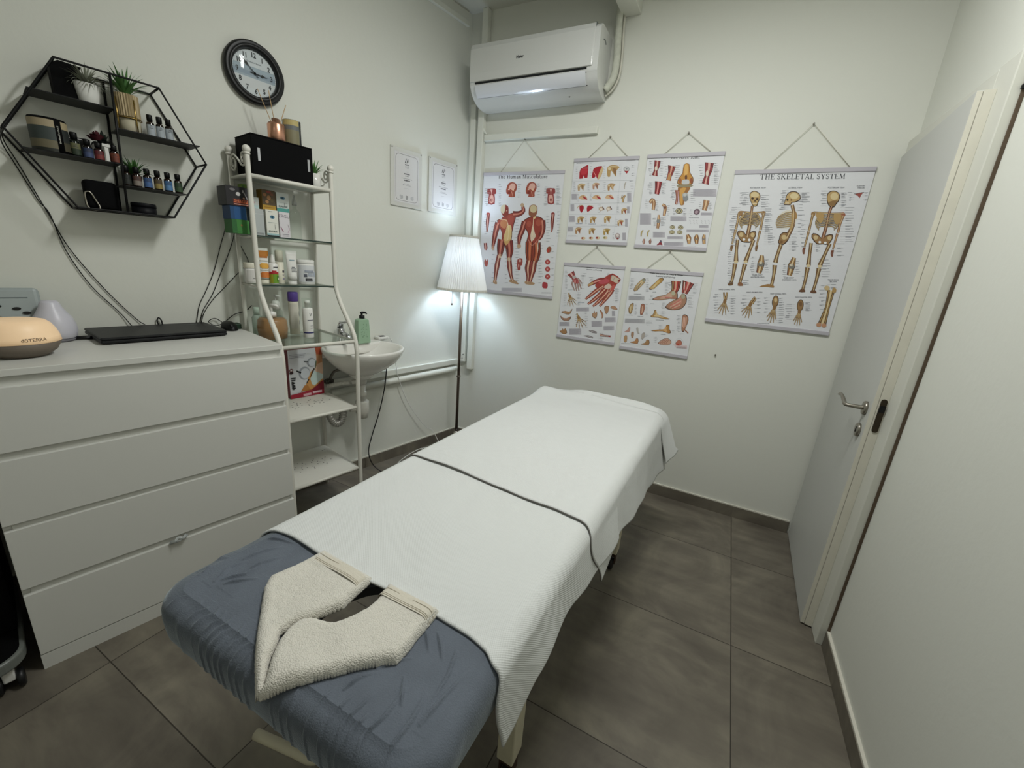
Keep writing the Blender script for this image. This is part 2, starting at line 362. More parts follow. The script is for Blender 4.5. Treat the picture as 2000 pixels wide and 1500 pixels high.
# aroma diffuser
t = thing('aroma_diffuser', 'glowing cream and taupe oil diffuser with brand lettering on the chest', 'diffuser', (.345, -2.182, .99), 'W')
c = (.345, -2.182, .99)
g = G(); g.lathe([(.045, .046), (.091, .046), (.0885, .062), (.083, .080), (.0745, .097), (.064, .107), (.050, .111), (.0001, .112)], c, 40); o = g.build('dome', mat('diffuser_cream', 'e9cfae', .45, emit='ffcf98', estr=.22), t)
g = G()
def cyl_fn(cc, rfn, z0, a0):
    return lambda u, v: (cc[0]+rfn(v)*math.cos(a0+u/.1), cc[1]+rfn(v)*math.sin(a0+u/.1), z0+v)
put_text(g, 'dōTERRA', lambda u, v: (lambda r, z: (c[0]+r*math.cos(u/r+.34), c[1]+r*math.sin(u/r+.34), c[2]+z))(.0905-.0026*(v/.014)*.9, .0545+v*.97), .0138, bold=.01)
g.build('lettering', mat('letter_taupe', '7d6c58', .6), o)
g = G(); g.lathe([(.045, 0), (.058, .002), (.078, .018), (.0915, .0455), (.045, .0455)], c, 40); g.build('base', mat('diffuser_taupe', '6e6459', .55, bump=.1, bscale=150), t)
# white teardrop humidifier and the grey device behind it
t = thing('humidifier', 'pale lavender-white teardrop humidifier behind the cream diffuser', 'humidifier', (.125, -2.090, .99), 'W')
c = (.125, -2.090, .99)
g = G(); g.lathe([(.042, .008), (.053, .016), (.057, .036), (.055, .060), (.048, .084), (.038, .100), (.029, .118), (.024, .134), (.018, .140), (.0001, .141)], c, 36); g.build('tank', mat('lavender_white', 'cdccd6', .35, sss=.1), t)
g = G(); g.lathe([(.036, 0), (.045, .002), (.050, .010), (.0001, .010)], c, 36); g.build('base', mat('grey_base', '77767c', .5), t)
t = thing('therapy_device', 'grey electrical therapy device with dark buttons behind the cream diffuser', 'device', (.10, -2.27, .99), 'W')
dev = mat('device_grey', '9fa8a8', .4)
Mv = Matrix.Translation((.075, -2.22, .99)) @ Matrix.Rotation(math.radians(-14), 4, 'Y')
g = G(); g.box((-.03, -.20, .0), (.045, .115, .175), 0, Mv); g.build('body', dev, t, bevel=.014, bseg=3)
g = G(); g.box((.0452, -.19, .138), (.0462, .085, .1405), 0, Mv); g.build('seam', mat('seam_dark', '4d5658', .5), t)
for i, (y, z) in enumerate([(-.075, .112), (-.03, .112), (.014, .112), (.055, .103), (.075, .088), (-.12, .108)]):
    g = G(); g.cyl((0, 0, 0), .010, 0, .003, 14, M=Mv @ Matrix.Translation((.0455, y, z)) @ Matrix.Rotation(PI/2, 4, 'Y') @ Matrix.Diagonal((.5, 1, 1, 1))); g.build('button', black_pl, t)
g = G(); g.cyl((0, 0, 0), .018, 0, .006, 20, M=Mv @ Matrix.Translation((.0455, .005, .065)) @ Matrix.Rotation(PI/2, 4, 'Y')); g.cyl((0, 0, 0), .008, .006, .02, 14, M=Mv @ Matrix.Translation((.0455, .005, .065)) @ Matrix.Rotation(PI/2, 4, 'Y')); g.build('dial', steel, t)
# power adapter plug
g = G(); g.tube([(.15, -2.005, .998), (.14, -2.03, .998), (.13, -2.06, .997)], .0065, 8); single(g, 'power_plug', black_pl, 'black plug at the left edge of the closed laptop', 'plug', (.14, -2.03, .992), 'W')
# cords on the wall above the chest
def wcord(name, label, pts, r=.0016, m=black_pl, cat='cable', group='cords along the left wall', sub=6):
    g = G(); g.tube([(d, s, z) for s, z, d in pts], r, 6, sub=sub); s, z, d = pts[-1]
    return single(g, name, m, label, cat, (d, s, z), 'W', group)
wcord('power_cable', 'black cord dropping from the hexagonal shelf, left of its pair', [(-2.10, 1.66, .12), (-2.108, 1.63, .03), (-2.088, 1.566, .006), (-2.054, 1.462, .006), (-2.033, 1.418, .006), (-2.012, 1.296, .006), (-1.964, 1.169, .006), (-1.90, 1.07, .006), (-1.87, 1.012, .012)])
wcord('power_cable', 'black cord dropping from the hexagonal shelf, right of its pair', [(-2.095, 1.665, .12), (-2.103, 1.638, .03), (-2.078, 1.561, .006), (-2.033, 1.407, .008), (-1.999, 1.297, .006), (-1.924, 1.15, .006), (-1.853, 1.041, .006), (-1.825, 1.012, .012)])
wcord('power_cable', 'thin black cord at the shelf stand left edge, leftmost of the trio', [(-1.487, 1.47, .015), (-1.502, 1.411, .006), (-1.52, 1.36, .006), (-1.559, 1.241, .006), (-1.60, 1.15, .006), (-1.63, 1.09, .006), (-1.65, 1.012, .006)])
wcord('power_cable', 'thin black cord crossing behind the shelf stand left edge, middle of the trio', [(-1.435, 1.60, .01), (-1.45, 1.50, .01), (-1.461, 1.415, .006), (-1.49, 1.33, .006), (-1.529, 1.243, .006), (-1.575, 1.14, .008), (-1.617, 1.07, .006), (-1.637, 1.012, .006)])
wcord('power_cable', 'thin black cord curving out from behind the white jar, rightmost of the trio', [(-1.457, 1.416, .006), (-1.44, 1.36, .006), (-1.415, 1.294, .006), (-1.43, 1.27, .006), (-1.479, 1.22, .008), (-1.53, 1.165, .008), (-1.576, 1.117, .01), (-1.615, 1.06, .01), (-1.633, 1.012, .01)])
wcord('cable_loop', 'small black cord loop standing behind the closed laptop', [(-1.785, 1.012, .012), (-1.787, 1.03, .012), (-1.781, 1.042, .012), (-1.773, 1.03, .012), (-1.772, 1.012, .012)], .0025)
# ------------------------------------------------------------ hexagonal wall shelf
HXV = [(-1.96, 1.893), (-1.698, 1.893), (-1.577, 1.665), (-1.705, 1.449), (-1.972, 1.447), (-2.103, 1.660)]
HD = .13
t = thing('hexagon_shelf', 'black metal hexagonal wall shelf filled with plants and small bottles', 'shelf', (.0, -1.835, 1.449), 'W')
for d, nm in ((HD, 'front_frame'), (.006, 'back_frame')):
    g = G(); g.tube([(d, s, z) for s, z in HXV], .0038, 8, closed=True); g.build(nm, black_met, t)
for s, z in HXV:
    g = G(); g.tube([(.006, s, z), (HD, s, z)], .0036, 8); g.build('spacer', black_met, t)
for d in (HD, .006):
    g = G(); g.tube([(d, -1.830, 1.893), (d, -1.842, 1.449)], .0038, 8); g.build('upright', black_met, t)
for s0, s1, z in ((-2.035, -1.832, 1.788), (-1.832, -1.592, 1.728), (-2.070, -1.838, 1.612), (-1.845, -1.652, 1.542), (-1.968, -1.707, 1.4505)):
    g = G(); g.box((.004, s0, z-.003), (HD+.002, s1, z)); g.build('shelf_plate', black_met, t)
def plant(g, c, n, ln, spread=1.0, w=.006, m=0, seed=1):
    rnd = random.Random(seed)
    for i in range(n):
        a = i*2.39996+rnd.uniform(-.2, .2); tilt = (.15+.85*(i/n))*spread*rnd.uniform(.8, 1.15); l = ln*rnd.uniform(.75, 1.08)*(1-.15*i/n)
        K = 7; vs = []
        ca, sa = math.cos(a), math.sin(a)
        for k in range(K):
            f = k/(K-1); th = tilt*(.55+.75*f); r = .004+l*math.sin(th)*f; z = l*math.cos(th)*f
            ww = w*(1-f)**.7*(.75+.9*f*(1-f)*2)+.0002
            for sg, dz in ((-1, ww*.35), (0, 0), (1, ww*.35)):
                vs.append((c[0]+r*ca-sa*ww*sg, c[1]+r*sa+ca*ww*sg, c[2]+z+dz))
        fs = []
        for k in range(K-1):
            for q in (0, 1): fs.append((k*3+q, k*3+q+1, k*3+q+4, k*3+q+3))
        g.add(vs, fs, m, True)
    return g
# top-left: white pot with a greyish plant before a dark panel
t = thing('potted_plant', 'white pot with feathery grey-green plant on top of the hexagon shelf', 'plant', (.07, -1.885, 1.788), 'W')
g = G(); g.lathe([(.024, 0), (.025, .002), (.035, .064), (.032, .064), (.030, .055), (.0001, .055)], (.07, -1.885, 1.788), 28); g.build('pot', mat('matt_white_pot', 'd8d8d2', .6), t)
g = G()
plant(g, (.07, -1.885, 1.845), 110, .072, 1.5, .0032, seed=5); g.build('foliage', mat('grey_leaf', '949888', .7, mottle=.4, mscale=60), t)
g = G(); g.box((.02, -1.968, 1.788), (.075, -1.90, 1.885)); g.prism([(-1.968, 1.885), (-1.90, 1.885), (-1.89, 1.900), (-1.945, 1.903)], lambda u, v, tt: (tt, u, v), .02, .07)
single(g, 'gift_bag', black_matt, 'black paper box standing behind the white pot on the hexagon shelf', 'box', (.05, -1.93, 1.788), 'W')
# gold ribbed pot on a stand with agave
t = thing('potted_agave', 'gold ribbed pot with spiky green agave on a white and gold stand', 'plant', (.07, -1.785, 1.728), 'W')
c = (.07, -1.785, 1.728)
g = G(); n = 56
vs = []
for z in (.050, .052, .122, .124, .118):
    for i in range(n):
        a = 2*PI*i/n; r = (.0325 if z > .05 else .03) + (.0016 if i % 2 else -.0006) - (.004 if z == .118 else 0); vs.append((c[0]+r*math.cos(a), c[1]+r*math.sin(a), c[2]+z))
fs = [(j*n+i, j*n+(i+1) % n, (j+1)*n+(i+1) % n, (j+1)*n+i) for j in range(4) for i in range(n)] + [tuple(range(n))[::-1], tuple(range(4*n, 5*n))]
g.add(vs, fs, 0, False); g.build('pot', mat('ribbed_gold', 'a3916f', .4, metal=.2), t)
g = G(); g.lathe([(.026, 0), (.028, .002), (.031, .044), (.0001, .044)], c, 28); g.build('stand_cup', mat('cream_pot', 'b8b19a', .6), t)
for a in (.4, 2.0, 3.5, 5.1):
    g = G(); g.tube([(c[0]+.036*math.cos(a), c[1]+.036*math.sin(a), c[2]), (c[0]+.0355*math.cos(a), c[1]+.0355*math.sin(a), c[2]+.108)], .0022, 6); g.build('stand_leg', gold, t)
g = G(); g.tube([(c[0]+.0355*math.cos(2*PI*i/28), c[1]+.0355*math.sin(2*PI*i/28), c[2]+.047) for i in range(28)], .0018, 6, closed=True); g.build('stand_ring', gold, t)
g = plant(G(), (c[0], c[1], c[2]+.112), 34, .105, .95, .0065, seed=3); g.build('foliage', leaf_g, t)
# little dropper bottles
def bottle(s, d, z, label, lab, r=.0115, h=.055, glassc='1c120c', two=None, group='oil bottles on the hexagonal shelf'):
    t = thing('oil_bottle', label, 'bottle', (d, s, z), 'W', group)
    c = (d, s, z)
    g = G(); g.lathe([(r*.9, 0), (r, .002), (r, h*.62), (r*.8, h*.68), (r*.5, h*.70), (r*.5, h*.74)], c, 18); g.build('bottle_body', mat('amber_'+glassc, glassc, .15, coat=.5), t)
    g = G(); g.lathe([(r*.72, h*.72), (r*.74, h*.98), (r*.62, h), (.0001, h)], c, 18); g.build('cap', black_pl, t)
    g = G(); k = 14
    vs = [(c[0]+r*1.03*math.cos(a), c[1]+r*1.03*math.sin(a), c[2]+zz) for zz in (h*.10, h*.34, h*.56) for a in [-1.6+3.2*i/k for i in range(k+1)]]
    g.add(vs, [(j*(k+1)+i, j*(k+1)+i+1, (j+1)*(k+1)+i+1, (j+1)*(k+1)+i) for j in (0, 1) for i in range(k)], 0, True)
    for i in range(len(g.col)): g.col[i] = lab if i < k or not two else two
    # small text lines on the label
    for q in range(3):
        zz = h*(.40+.05*q); a1 = .5-.12*q
        vs = [(c[0]+r*1.05*math.cos(a), c[1]+r*1.05*math.sin(a), c[2]+z2) for z2 in (zz, zz+h*.018) for a in [-a1+2*a1*i/5 for i in range(6)]]
        g.add(vs, [(i, i+1, 7+i, 6+i) for i in range(5)], col='3a3a3a')
    g.build('paper_label', paper, t); return t
for i, (s, wh) in enumerate(((-1.727, 'leftmost'), (-1.699, 'middle'), (-1.672, 'rightmost'))):
    bottle(s, .075, 1.728, wh+' of three dark bottles with white labels beside the gold pot', 'aab2b8', r=.0122, h=.078)
# second row left: candle jar box, bottles, rose, tube
t = thing('candle_box', 'large black and cream candle box on the left of the hexagon shelf', 'box', (.075, -2.0, 1.612), 'W')
g = G(); g.lathe([(.046, 0), (.046, .098), (.043, .104), (.0001, .104)], (.075, -2.0, 1.612), 40, m=0); g.build('box_body', black_matt, t)
g = G()
for z0, z1, a0, a1, cc in ((.075, .097, -1.5, .25, 'a3957a'), (.036, .075, -1.5, .25, '3c4442'), (.012, .036, -1.5, .25, '6d6650'), (.002, .012, -1.5, .25, '22251f'),
                           (.075, .097, .62, 1.3, 'a89a7a'), (.036, .075, .62, 1.3, '2b2f2e'), (.010, .036, .62, 1.3, '4e4a3a')):
    k = 10; vs = [(.075+.0466*math.cos(a), -2.0+.0466*math.sin(a), 1.612+z) for z in (z0, z1) for a in [a0+(a1-a0)*i/k for i in range(k+1)]]
    g.add(vs, [(i, i+1, k+2+i, k+1+i) for i in range(k)], 0, True, col=cc)
for q in range(9):
    z = .030+q*.006; vs = [(.075+.047*math.cos(a), -2.0+.047*math.sin(a), 1.612+zz) for zz in (z, z+.004) for a in (.36+.03*(q % 2), .46)]
    g.add(vs, [(0, 1, 3, 2)], col='9a9a92')
g.build('printed_sleeve', paper, t)
for s, lab, two, lb, gl, h in ((-1.944, '2f3b2c', '6a6a4a', 'dark bottle with olive label beside the candle box', '141a14', .078), (-1.914, '465377', '323d5c', 'dark bottle with blue label on the second hexagon shelf', '15120f', .064),
                             (-1.886, '7d3532', '64262a', 'dark bottle with dusty red label beside the white tube', '1a0f0c', .060), (-1.846, '743e30', '854834', 'dark bottle with rust label at the middle upright', '1a0f0c', .062)):
    bottle(s, .085, 1.612, lb, lab, r=.0128, h=h, glassc=gl, two=two)
t = thing('cream_tube', 'small white tube upside down among the bottles under the red rose', 'tube', (.09, -1.866, 1.612), 'W')
g = G(); g.box((.0945, -1.872, 1.614), (.0985, -1.861, 1.662)); g.build('tube_body', white_pl, t, bevel=.002); g = G(); g.box((.0935, -1.877, 1.662), (.0995, -1.855, 1.672)); g.build('tube_cap', white_pl, t, bevel=.001)
t = thing('artificial_rose', 'dark red artificial rose with black-green leaves above the small bottles', 'flower', (.05, -1.875, 1.612), 'W')
g = G(); g.tube([(.05, -1.875, 1.612), (.055, -1.878, 1.66), (.06, -1.88, 1.695)], .002, 6); g.build('stem', leaf_d, t)
g = G()
for k in range(16):
    a = k*2.4; rr = .004+.0015*k; 
    g.grid(6, 5, lambda u, v: (.065+math.cos(a+(u-.5)*1.6)*(rr*.5+rr*.5*v), -1.882+math.sin(a+(u-.5)*1.6)*(rr*.5+rr*.5*v), 1.692+.022*v*(1-.03*k)-.0008*k), 0)
g.build('bloom', mat('rose_red', '4d1a22', .6), t)
g = G(); plant(g, (.06, -1.868, 1.672), 16, .045, 1.5, .010, seed=11); g.build('leaves', mat('rose_leaf', '1f2a22', .5), t)
# framed mini card behind
g = G(); g.box((.02, -1.955, 1.612), (.026, -1.905, 1.685)); g.box((.0262, -1.951, 1.618), (.0266, -1.909, 1.681), 1); g.box((.0267, -1.949, 1.620), (.027, -1.911, 1.679), 0)
single(g, 'framed_card', [black_pl, white_pl], 'tiny black card with white outline behind the second-row bottles', 'card', (.023, -1.93, 1.612), 'W')
# lower right shelf: agave + bottles
t = thing('potted_agave', 'small green agave in a dark cup behind the bottles on the lowest right shelf plate', 'plant', (.05, -1.793, 1.542), 'W')
g = G(); g.lathe([(.018, 0), (.024, .045), (.02, .045), (.0001, .04)], (.05, -1.793, 1.542), 20); g.build('pot', black_pl, t)
g = plant(G(), (.05, -1.793, 1.580), 34, .082, 1.15, .0055, seed=8); g.build('foliage', leaf_g, t)
for i, (s, lab, two, lb) in enumerate(((-1.822, '2a2d2a', '1c1f1c', 'black bottle with black label, first on the lowest right shelf plate'), (-1.793, '8a8077', '5a4038', 'dark bottle with cream and brown label in the lowest right row'),
      (-1.762, '486799', '385482', 'dark bottle with mid-blue label in front of the small agave'), (-1.731, '94824a', '5a4c34', 'dark bottle with yellow label in the lowest right row'),
      (-1.700, '5a84b0', '436b98', 'dark bottle with light-blue label in the lowest right row'), (-1.668, '3d5439', '2f432d', 'dark bottle with green label, last in the lowest right row'))):
    bottle(s, .085, 1.542, lb, lab, r=.0125, h=.072, two=two)
# speaker with carabiner, puck
t = thing('portable_speaker', 'black rounded portable speaker at the hexagon shelf bottom', 'speaker', (.07, -1.90, 1.4505), 'W')
g = G(); g.prism([(-.045, 0), (.045, 0), (.045, .096), (-.045, .096)], lambda u, v, tt: (tt, -1.898+u, 1.4505+v), .04, .09); g.build('speaker_body', mat('speaker_fabric', '09090b', .85, spec=.15, bump=.2, bscale=500), t, bevel=.012, bseg=3)
t = thing('carabiner', 'silver carabiner hanging on the front of the black speaker', 'carabiner', (.10, -1.93, 1.45), 'W')
g = G(); g.tube([(.094, -1.944, 1.497), (.096, -1.944, 1.47), (.099, -1.941, 1.452), (.10, -1.928, 1.446), (.10, -1.915, 1.449), (.098, -1.911, 1.458), (.095, -1.918, 1.478), (.094, -1.928, 1.502), (.094, -1.938, 1.505)], .0026, 8, closed=True, sub=4); g.build('ring', steel, t)
t = thing('round_tin', 'small black round box at the hexagon shelf bottom right', 'box', (.07, -1.783, 1.4505), 'W')
g = G(); g.lathe([(.036, 0), (.037, .002), (.037, .024)], (.07, -1.783, 1.4505), 28); g.build('tin_body', mat('blue_black', '0c0d12', .55, spec=.25), t); g = G(); g.lathe([(.038, .0242), (.038, .036), (.036, .039), (.0001, .039)], (.07, -1.783, 1.4505), 28); g.build('tin_lid', mat('blue_black', '0c0d12', .55, spec=.25), t)
# ------------------------------------------------------------ wall clock
CC = (-1.320, 2.090)
t = thing('wall_clock', 'round black-framed wall clock with white face and grey-blue band', 'clock', (0, CC[0], CC[1]), 'W')
MC = Matrix.Translation((0, CC[0], CC[1])) @ Matrix.Rotation(PI/2, 4, 'Z') @ Matrix.Rotation(PI/2, 4, 'X')   # local x along wall, y up, z into the room
g = G(); g.lathe([(.108, 0), (.119, .004), (.1215, .014), (.118, .026), (.111, .031), (.106, .028), (.102, .033), (.096, .034), (.0905, .028), (.088, .018), (.0885, .012), (.086, .012), (.086, .004), (.09, 0)], n=64, M=MC, close=False); g.build('frame', mat('clock_black', '08090a', .45), t)
g = G()
def cf(u, v, z=.013): return MC @ Vector((u, v, z))
g.add([cf(.0885*math.cos(2*PI*i/64), .0885*math.sin(2*PI*i/64), .012) for i in range(64)], [tuple(range(64))], col='d4d6dc')
band = []
R_ = .084
for i in range(17): band.append((-R_+2*R_*i/16))
for v0, v1, cc in ((-.020, .024, 'a3adba'), (-.012, .004, '939fb0'), (.012, .019, 'a5b2c0'), (-.060, -.022, 'd3d2d6')):
    q = []
    for v in (v0, v1): q.append(math.sqrt(R_**2-v*v))
    pts = [(-q[0], v0), (q[0], v0)] + [(math.sqrt(R_**2-(v0+(v1-v0)*k/8)**2), v0+(v1-v0)*k/8) for k in range(1, 9)] + [(-math.sqrt(R_**2-(v0+(v1-v0)*k/8)**2), v0+(v1-v0)*k/8) for k in range(8, 0, -1)]
    g.add([cf(u, v, .0122 if v1-v0 > .03 else .0124) for u, v in pts], [tuple(range(len(pts)))], col=cc)
for hnum in range(1, 13):
    a = PI/2-hnum*PI/6; rr = .0685
    put_text(g, str(hnum), lambda u, v: cf(rr*math.cos(a)+u, rr*math.sin(a)-.0085+v, .0128), .0265, col='1c1e24', bold=.03, wscale=.8)
for k in range(60):
    a = k*PI/30; u, v = math.cos(a), math.sin(a); r0 = .0825
    g.add([cf(r0*u-.0004*v, r0*v+.0004*u, .0127), cf((r0+.0025)*u-.0004*v, (r0+.0025)*v+.0004*u, .0127), cf((r0+.0025)*u+.0004*v, (r0+.0025)*v-.0004*u, .0127), cf(r0*u+.0004*v, r0*v-.0004*u, .0127)], [(0, 1, 2, 3)], col='3a3d45')
put_text(g, 'Kensington Station', lambda u, v: cf(u, .038+v, .0128), .0085, col='7c7f88', wscale=.9)
g.build('dial', paper, t)
def hand(a, l, wd, z, back=.018):
    u = Vector((math.sin(a), math.cos(a))); n = Vector((u.y, -u.x)); g = G()
    P = [(-back, wd*.35), (-back*.5, wd*.3), (0, wd*.45), (l*.45, wd*.35), (l*.62, wd*1.3), (l*.72, wd*.4), (l, .0004)]
    pts = [u*x+n*y for x, y in P] + [u*x-n*y for x, y in P[::-1]]
    g.prism([(p.x, p.y) for p in pts], lambda x, y, tt: cf(x, y, tt), z, z+.001); return g
hand(math.radians(92), .050, .0046, .0150).build('hour_hand', black_pl, t)
hand(math.radians(-46), .072, .0036, .0165).build('minute_hand', black_pl, t)
g = G(); g.lathe([(.004, .014), (.004, .019), (.0001, .020)], n=16, M=MC); g.build('hub', black_pl, t)
g = G(); g.lathe([(.0885, .0205), (.07, .0235), (.04, .0258), (.0001, .0265)], n=48, M=MC, close=False); g.build('glass', glass_m, t)
# ------------------------------------------------------------ certificates
def certificate(s0, s1, z0, z1, label):
    sm, zm = (s0+s1)/2, (z0+z1)/2; W2, H2 = (s1-s0)/2, (z1-z0)/2
    t = thing('certificate', label, 'certificate', (0, sm, zm), 'W', 'framed certificates')
    g = G(); g.box((.001, s0, z0), (.010, s1, z1)); g.build('acrylic_frame', mat('acrylic', 'd2d2cc', .12, coat=.5), t, bevel=.0015)
    f = lambda u, v, k=0: (.0104+.0002*k, sm+u, zm+v)
    g = G(); a, b = W2*.80, H2*.86
    g.add([f(-a, -b), f(a, -b), f(a, b), f(-a, b)], [(0, 1, 2, 3)], col='d9d8d8')
    def ring(a, b, c, wd, col):
        P = [(-a+c, -b), (a-c, -b), (a-c*.3, -b+c*.3), (a, -b+c), (a, b-c), (a-c*.3, b-c*.3), (a-c, b), (-a+c, b), (-a+c*.3, b-c*.3), (-a, b-c), (-a, -b+c), (-a+c*.3, -b+c*.3)]
        Q = [(x*(1-wd/a), y*(1-wd/b)) for x, y in P]; n = len(P)
        g.add([f(x, y, 1) for x, y in P]+[f(x, y, 1) for x, y in Q], [(i, (i+1) % n, n+(i+1) % n, n+i) for i in range(n)], col=col)
    ring(a*.90, b*.93, .020, .0022, '7d7a78'); ring(a*.99, b*.99, .001, .0008, 'a9a6a2')
    # logo of two leaning strokes, then blurred lines of writing
    for dx in (-.010, .002):
        P = [(dx-.006, .086*b/.14), (dx-.001, .086*b/.14), (dx+.007, .112*b/.14), (dx+.003, .112*b/.14)]
        g.add([f(x, y, 1) for x, y in P], [(0, 1, 2, 3)], col='2b2b2d')
    P = [(.010, .092), (.013, .092), (.014, .106), (.012, .108)]; g.add([f(x, y, 1) for x, y in P], [(0, 1, 2, 3)], col='2b2b2d')
    rnd = random.Random(int(s0*1000))
    for v, wd, h, cc in ((.073, .015, .006, '55555a'), (.064, .014, .003, '8a8a8c'), (.057, .012, .003, 'a0a0a2'), (.036, .010, .002, 'a0a0a2'), (.022, .020, .007, '4a4a4e'), (.012, .013, .004, '6a6a6c'),
                         (-.002, .038, .003, '8a8a8c'), (-.014, .022, .007, '3e3e42'), (-.031, .022, .002, '9a9a9c'), (-.038, .030, .0025, '8a8a8c'), (-.056, .018, .002, 'b0b0b2')):
        x = -wd
        while x < wd:
            l = rnd.uniform(.003, .008); x2 = min(wd, x+l)
            g.add([f(x, v, 1), f(x2, v, 1), f(x2, v+h, 1), f(x, v+h, 1)], [(0, 1, 2, 3)], col=cc); x = x2+.0018
    for u, cc in ((-.040, '8f8f92'), (.0, '4a4a4e'), (.040, 'a5a5a8')):
        for k in range(4):
            v = -.098-.006*k; wd = (.010, .013, .012, .008)[k]*(.7 if u == 0 else 1)
            g.add([f(u-wd, v, 1), f(u+wd, v-.002, 1), f(u+wd, v+.001, 1), f(u-wd, v+.003, 1)], [(0, 1, 2, 3)], col=cc)
    g.build('diploma_sheet', paper, t)
    for u, v in ((-W2+.008, H2-.008), (W2-.008, H2-.008)):
        g = G(); g.cyl((0, 0, 0), .003, 0, .003, 10, M=Matrix.Translation((.010, sm+u, zm+v)) @ Matrix.Rotation(PI/2, 4, 'Y')); g.build('pin', steel, t)
certificate(-.618, -.392, 1.664, 1.985, 'left of two white framed certificates, nearer the shelf stand')
certificate(-.335, -.092, 1.668, 1.99, 'right of two white framed certificates, nearer the corner pipes')
# ------------------------------------------------------------ white metal shelf stand
ES0, ES1, EB = -1.458, -1.103, .03
t = thing('shelf_stand', 'white metal shelf stand with glass shelves and scrolled top beside the chest', 'shelf', (.2, -1.28, 0), 'W')
FP = [(.222, 1.730), (.222, 1.65), (.222, 1.42), (.224, 1.23), (.238, 1.17), (.275, 1.11), (.335, 1.04), (.385, .975), (.405, .91), (.408, .84), (.408, .5), (.408, 0)]
for s in (ES0, ES1):
    g = G(); g.tube([(d, s, z) for d, z in FP], .0105, 12, sub=5); g.build('front_post', white_met, t)
    g = G(); g.tube([(EB, s, 1.745), (EB, s, 0)], .0095, 12); g.build('back_post', white_met, t)
    for d, z in ((.222, 1.742), (EB, 1.757)):
        g = G(); g.sphere((d, s, z), .0155, 18); g.lathe([(.0125, -.02), (.0135, -.015), (.0105, -.010)], (d, s, z), 16); g.build('finial', white_met, t)
    # scroll between the posts
    def spiral(cd, cz, r, a0, a1, n=26): return [(cd+r*(1-.72*i/n)*math.cos(a0+(a1-a0)*i/n), s, cz+r*(1-.72*i/n)*math.sin(a0+(a1-a0)*i/n)) for i in range(n+1)]
    sp1 = spiral(.072, 1.700, .036, PI*.35, PI*.35+3.4*PI); sp2 = spiral(.178, 1.712, .028, -PI*.55, -PI*.55+3.2*PI)
    g = G(); g.tube(sp1[::-1]+[(.12, s, 1.715), (.155, s, 1.688)]+sp2, .004, 8); g.build('scroll', white_met, t)
def rails(z, d1, rr=.007, front=True, name='shelf_frame'):
    g = G()
    g.tube([(EB, ES0, z), (EB, ES1, z)], rr, 10); g.tube([(EB, ES0, z), (d1, ES0, z)], rr, 10); g.tube([(EB, ES1, z), (d1, ES1, z)], rr, 10)
    if front: g.tube([(d1, ES0, z), (d1, ES1, z)], rr*1.25, 10)
    return g.build(name, white_met, t)
rails(1.645, .222)
for z, d1 in ((1.402, .222), (1.192, .226)): rails(z, d1, .005, False)
rails(.945, .395)
for z, d1, nm in ((1.648, .215, 'frosted_shelf'), (1.408, .225, 'glass_shelf'), (1.198, .228, 'glass_shelf'), (.951, .385, 'glass_shelf')):
    g = G(); g.box((EB+.008, ES0+.011, z-.003), (d1, ES1-.011, z+.003))
    gs = g.build(nm, shelf_glass if 'glass' in nm else mat('frosted_glass', 'b9c0ba', .35), t)
    if z in (1.408, 1.198):
        g = G(); g.box((d1, ES0+.006, z-.003), (d1+.0012, ES1-.006, z+.003)); g.build('glass_edge', glass_edge, gs)
dot = mat('punched_hole', '55534c', .9)
for z in (.604, .256):
    g = G(); g.box((EB, ES0+.004, z-.004), (.40, ES1-.004, z)); sh = g.build('metal_shelf', white_met, t, bevel=.001)
    g = G(); g.tube([(.402, ES0, z-.004), (.402, ES1, z-.004)], .0085, 10); g.build('front_rail', white_met, t)
    g = G(); rnd = random.Random(int(z*100))
    for (d, s) in [(.085, -1.42), (.10, -1.39), (.085, -1.14), (.10, -1.16), (.12, -1.135), (.37, -1.44), (.36, -1.12)] + [(.215+.05*math.cos(a*.7)*r, -1.28+.11*math.sin(a*.7)*r) for a in range(9) for r in (.45, .75, 1.05)]:
        d += rnd.uniform(-.006, .006); s += rnd.uniform(-.006, .006)
        g.add([(d+.0035*math.cos(k*PI/4), s+.0035*math.sin(k*PI/4), z+.0004) for k in range(8)], [tuple(range(8))])
    g.build('perforation', dot, sh)
# ---- top shelf
Z = 1.655
t = thing('storage_box', 'long black storage box on top of the white shelf stand', 'box', (.12, -1.31, Z), 'W')
g = G(); g.box((.035, -1.432, Z), (.205, -1.178, Z+.150)); g.build('box_body', black_matt, t, bevel=.002)
g = G(); g.box((.0345, -1.4325, Z+.1505), (.2055, -1.1775, Z+.156)); g.build('lid', mat('black_lid', '060607', .8, spec=.15), t, bevel=.002)
for s in (-1.405, -1.197):
    g = G(); g.box((.205, s-.005, Z+.055), (.2065, s+.005, Z+.105)); g.build('label_slot', mat('slot_grey', 'a9aaac', .4, metal=.5), t)
ZB = Z+.157
t = thing('reed_diffuser', 'copper reed diffuser with wooden sticks on the black storage box', 'diffuser', (.12, -1.292, ZB), 'W')
g = G(); g.lathe([(.033, 0), (.035, .002), (.035, .072), (.031, .078), (.016, .079), (.016, .097), (.012, .097), (.012, .08), (.0001, .08)], (.12, -1.292, ZB), 36); g.build('vessel', copper, t)
wood = mat('reed_wood', 'b89a70', .7)
for dx, dy in ((-.012, -.060), (.018, -.028), (-.004, .050)):
    g = G(); g.tube([(.12, -1.292-dy*.1, ZB+.02), (.12+dx, -1.292+dy, ZB+.195 - (.03 if dy > 0 else 0))], .0016, 6); g.build('reed', wood, t)
t = thing('candle_jar', 'gold-rimmed jar candle with a black sleeve beside the copper diffuser', 'candle', (.10, -1.216, ZB), 'W')
c = (.10, -1.216, ZB)
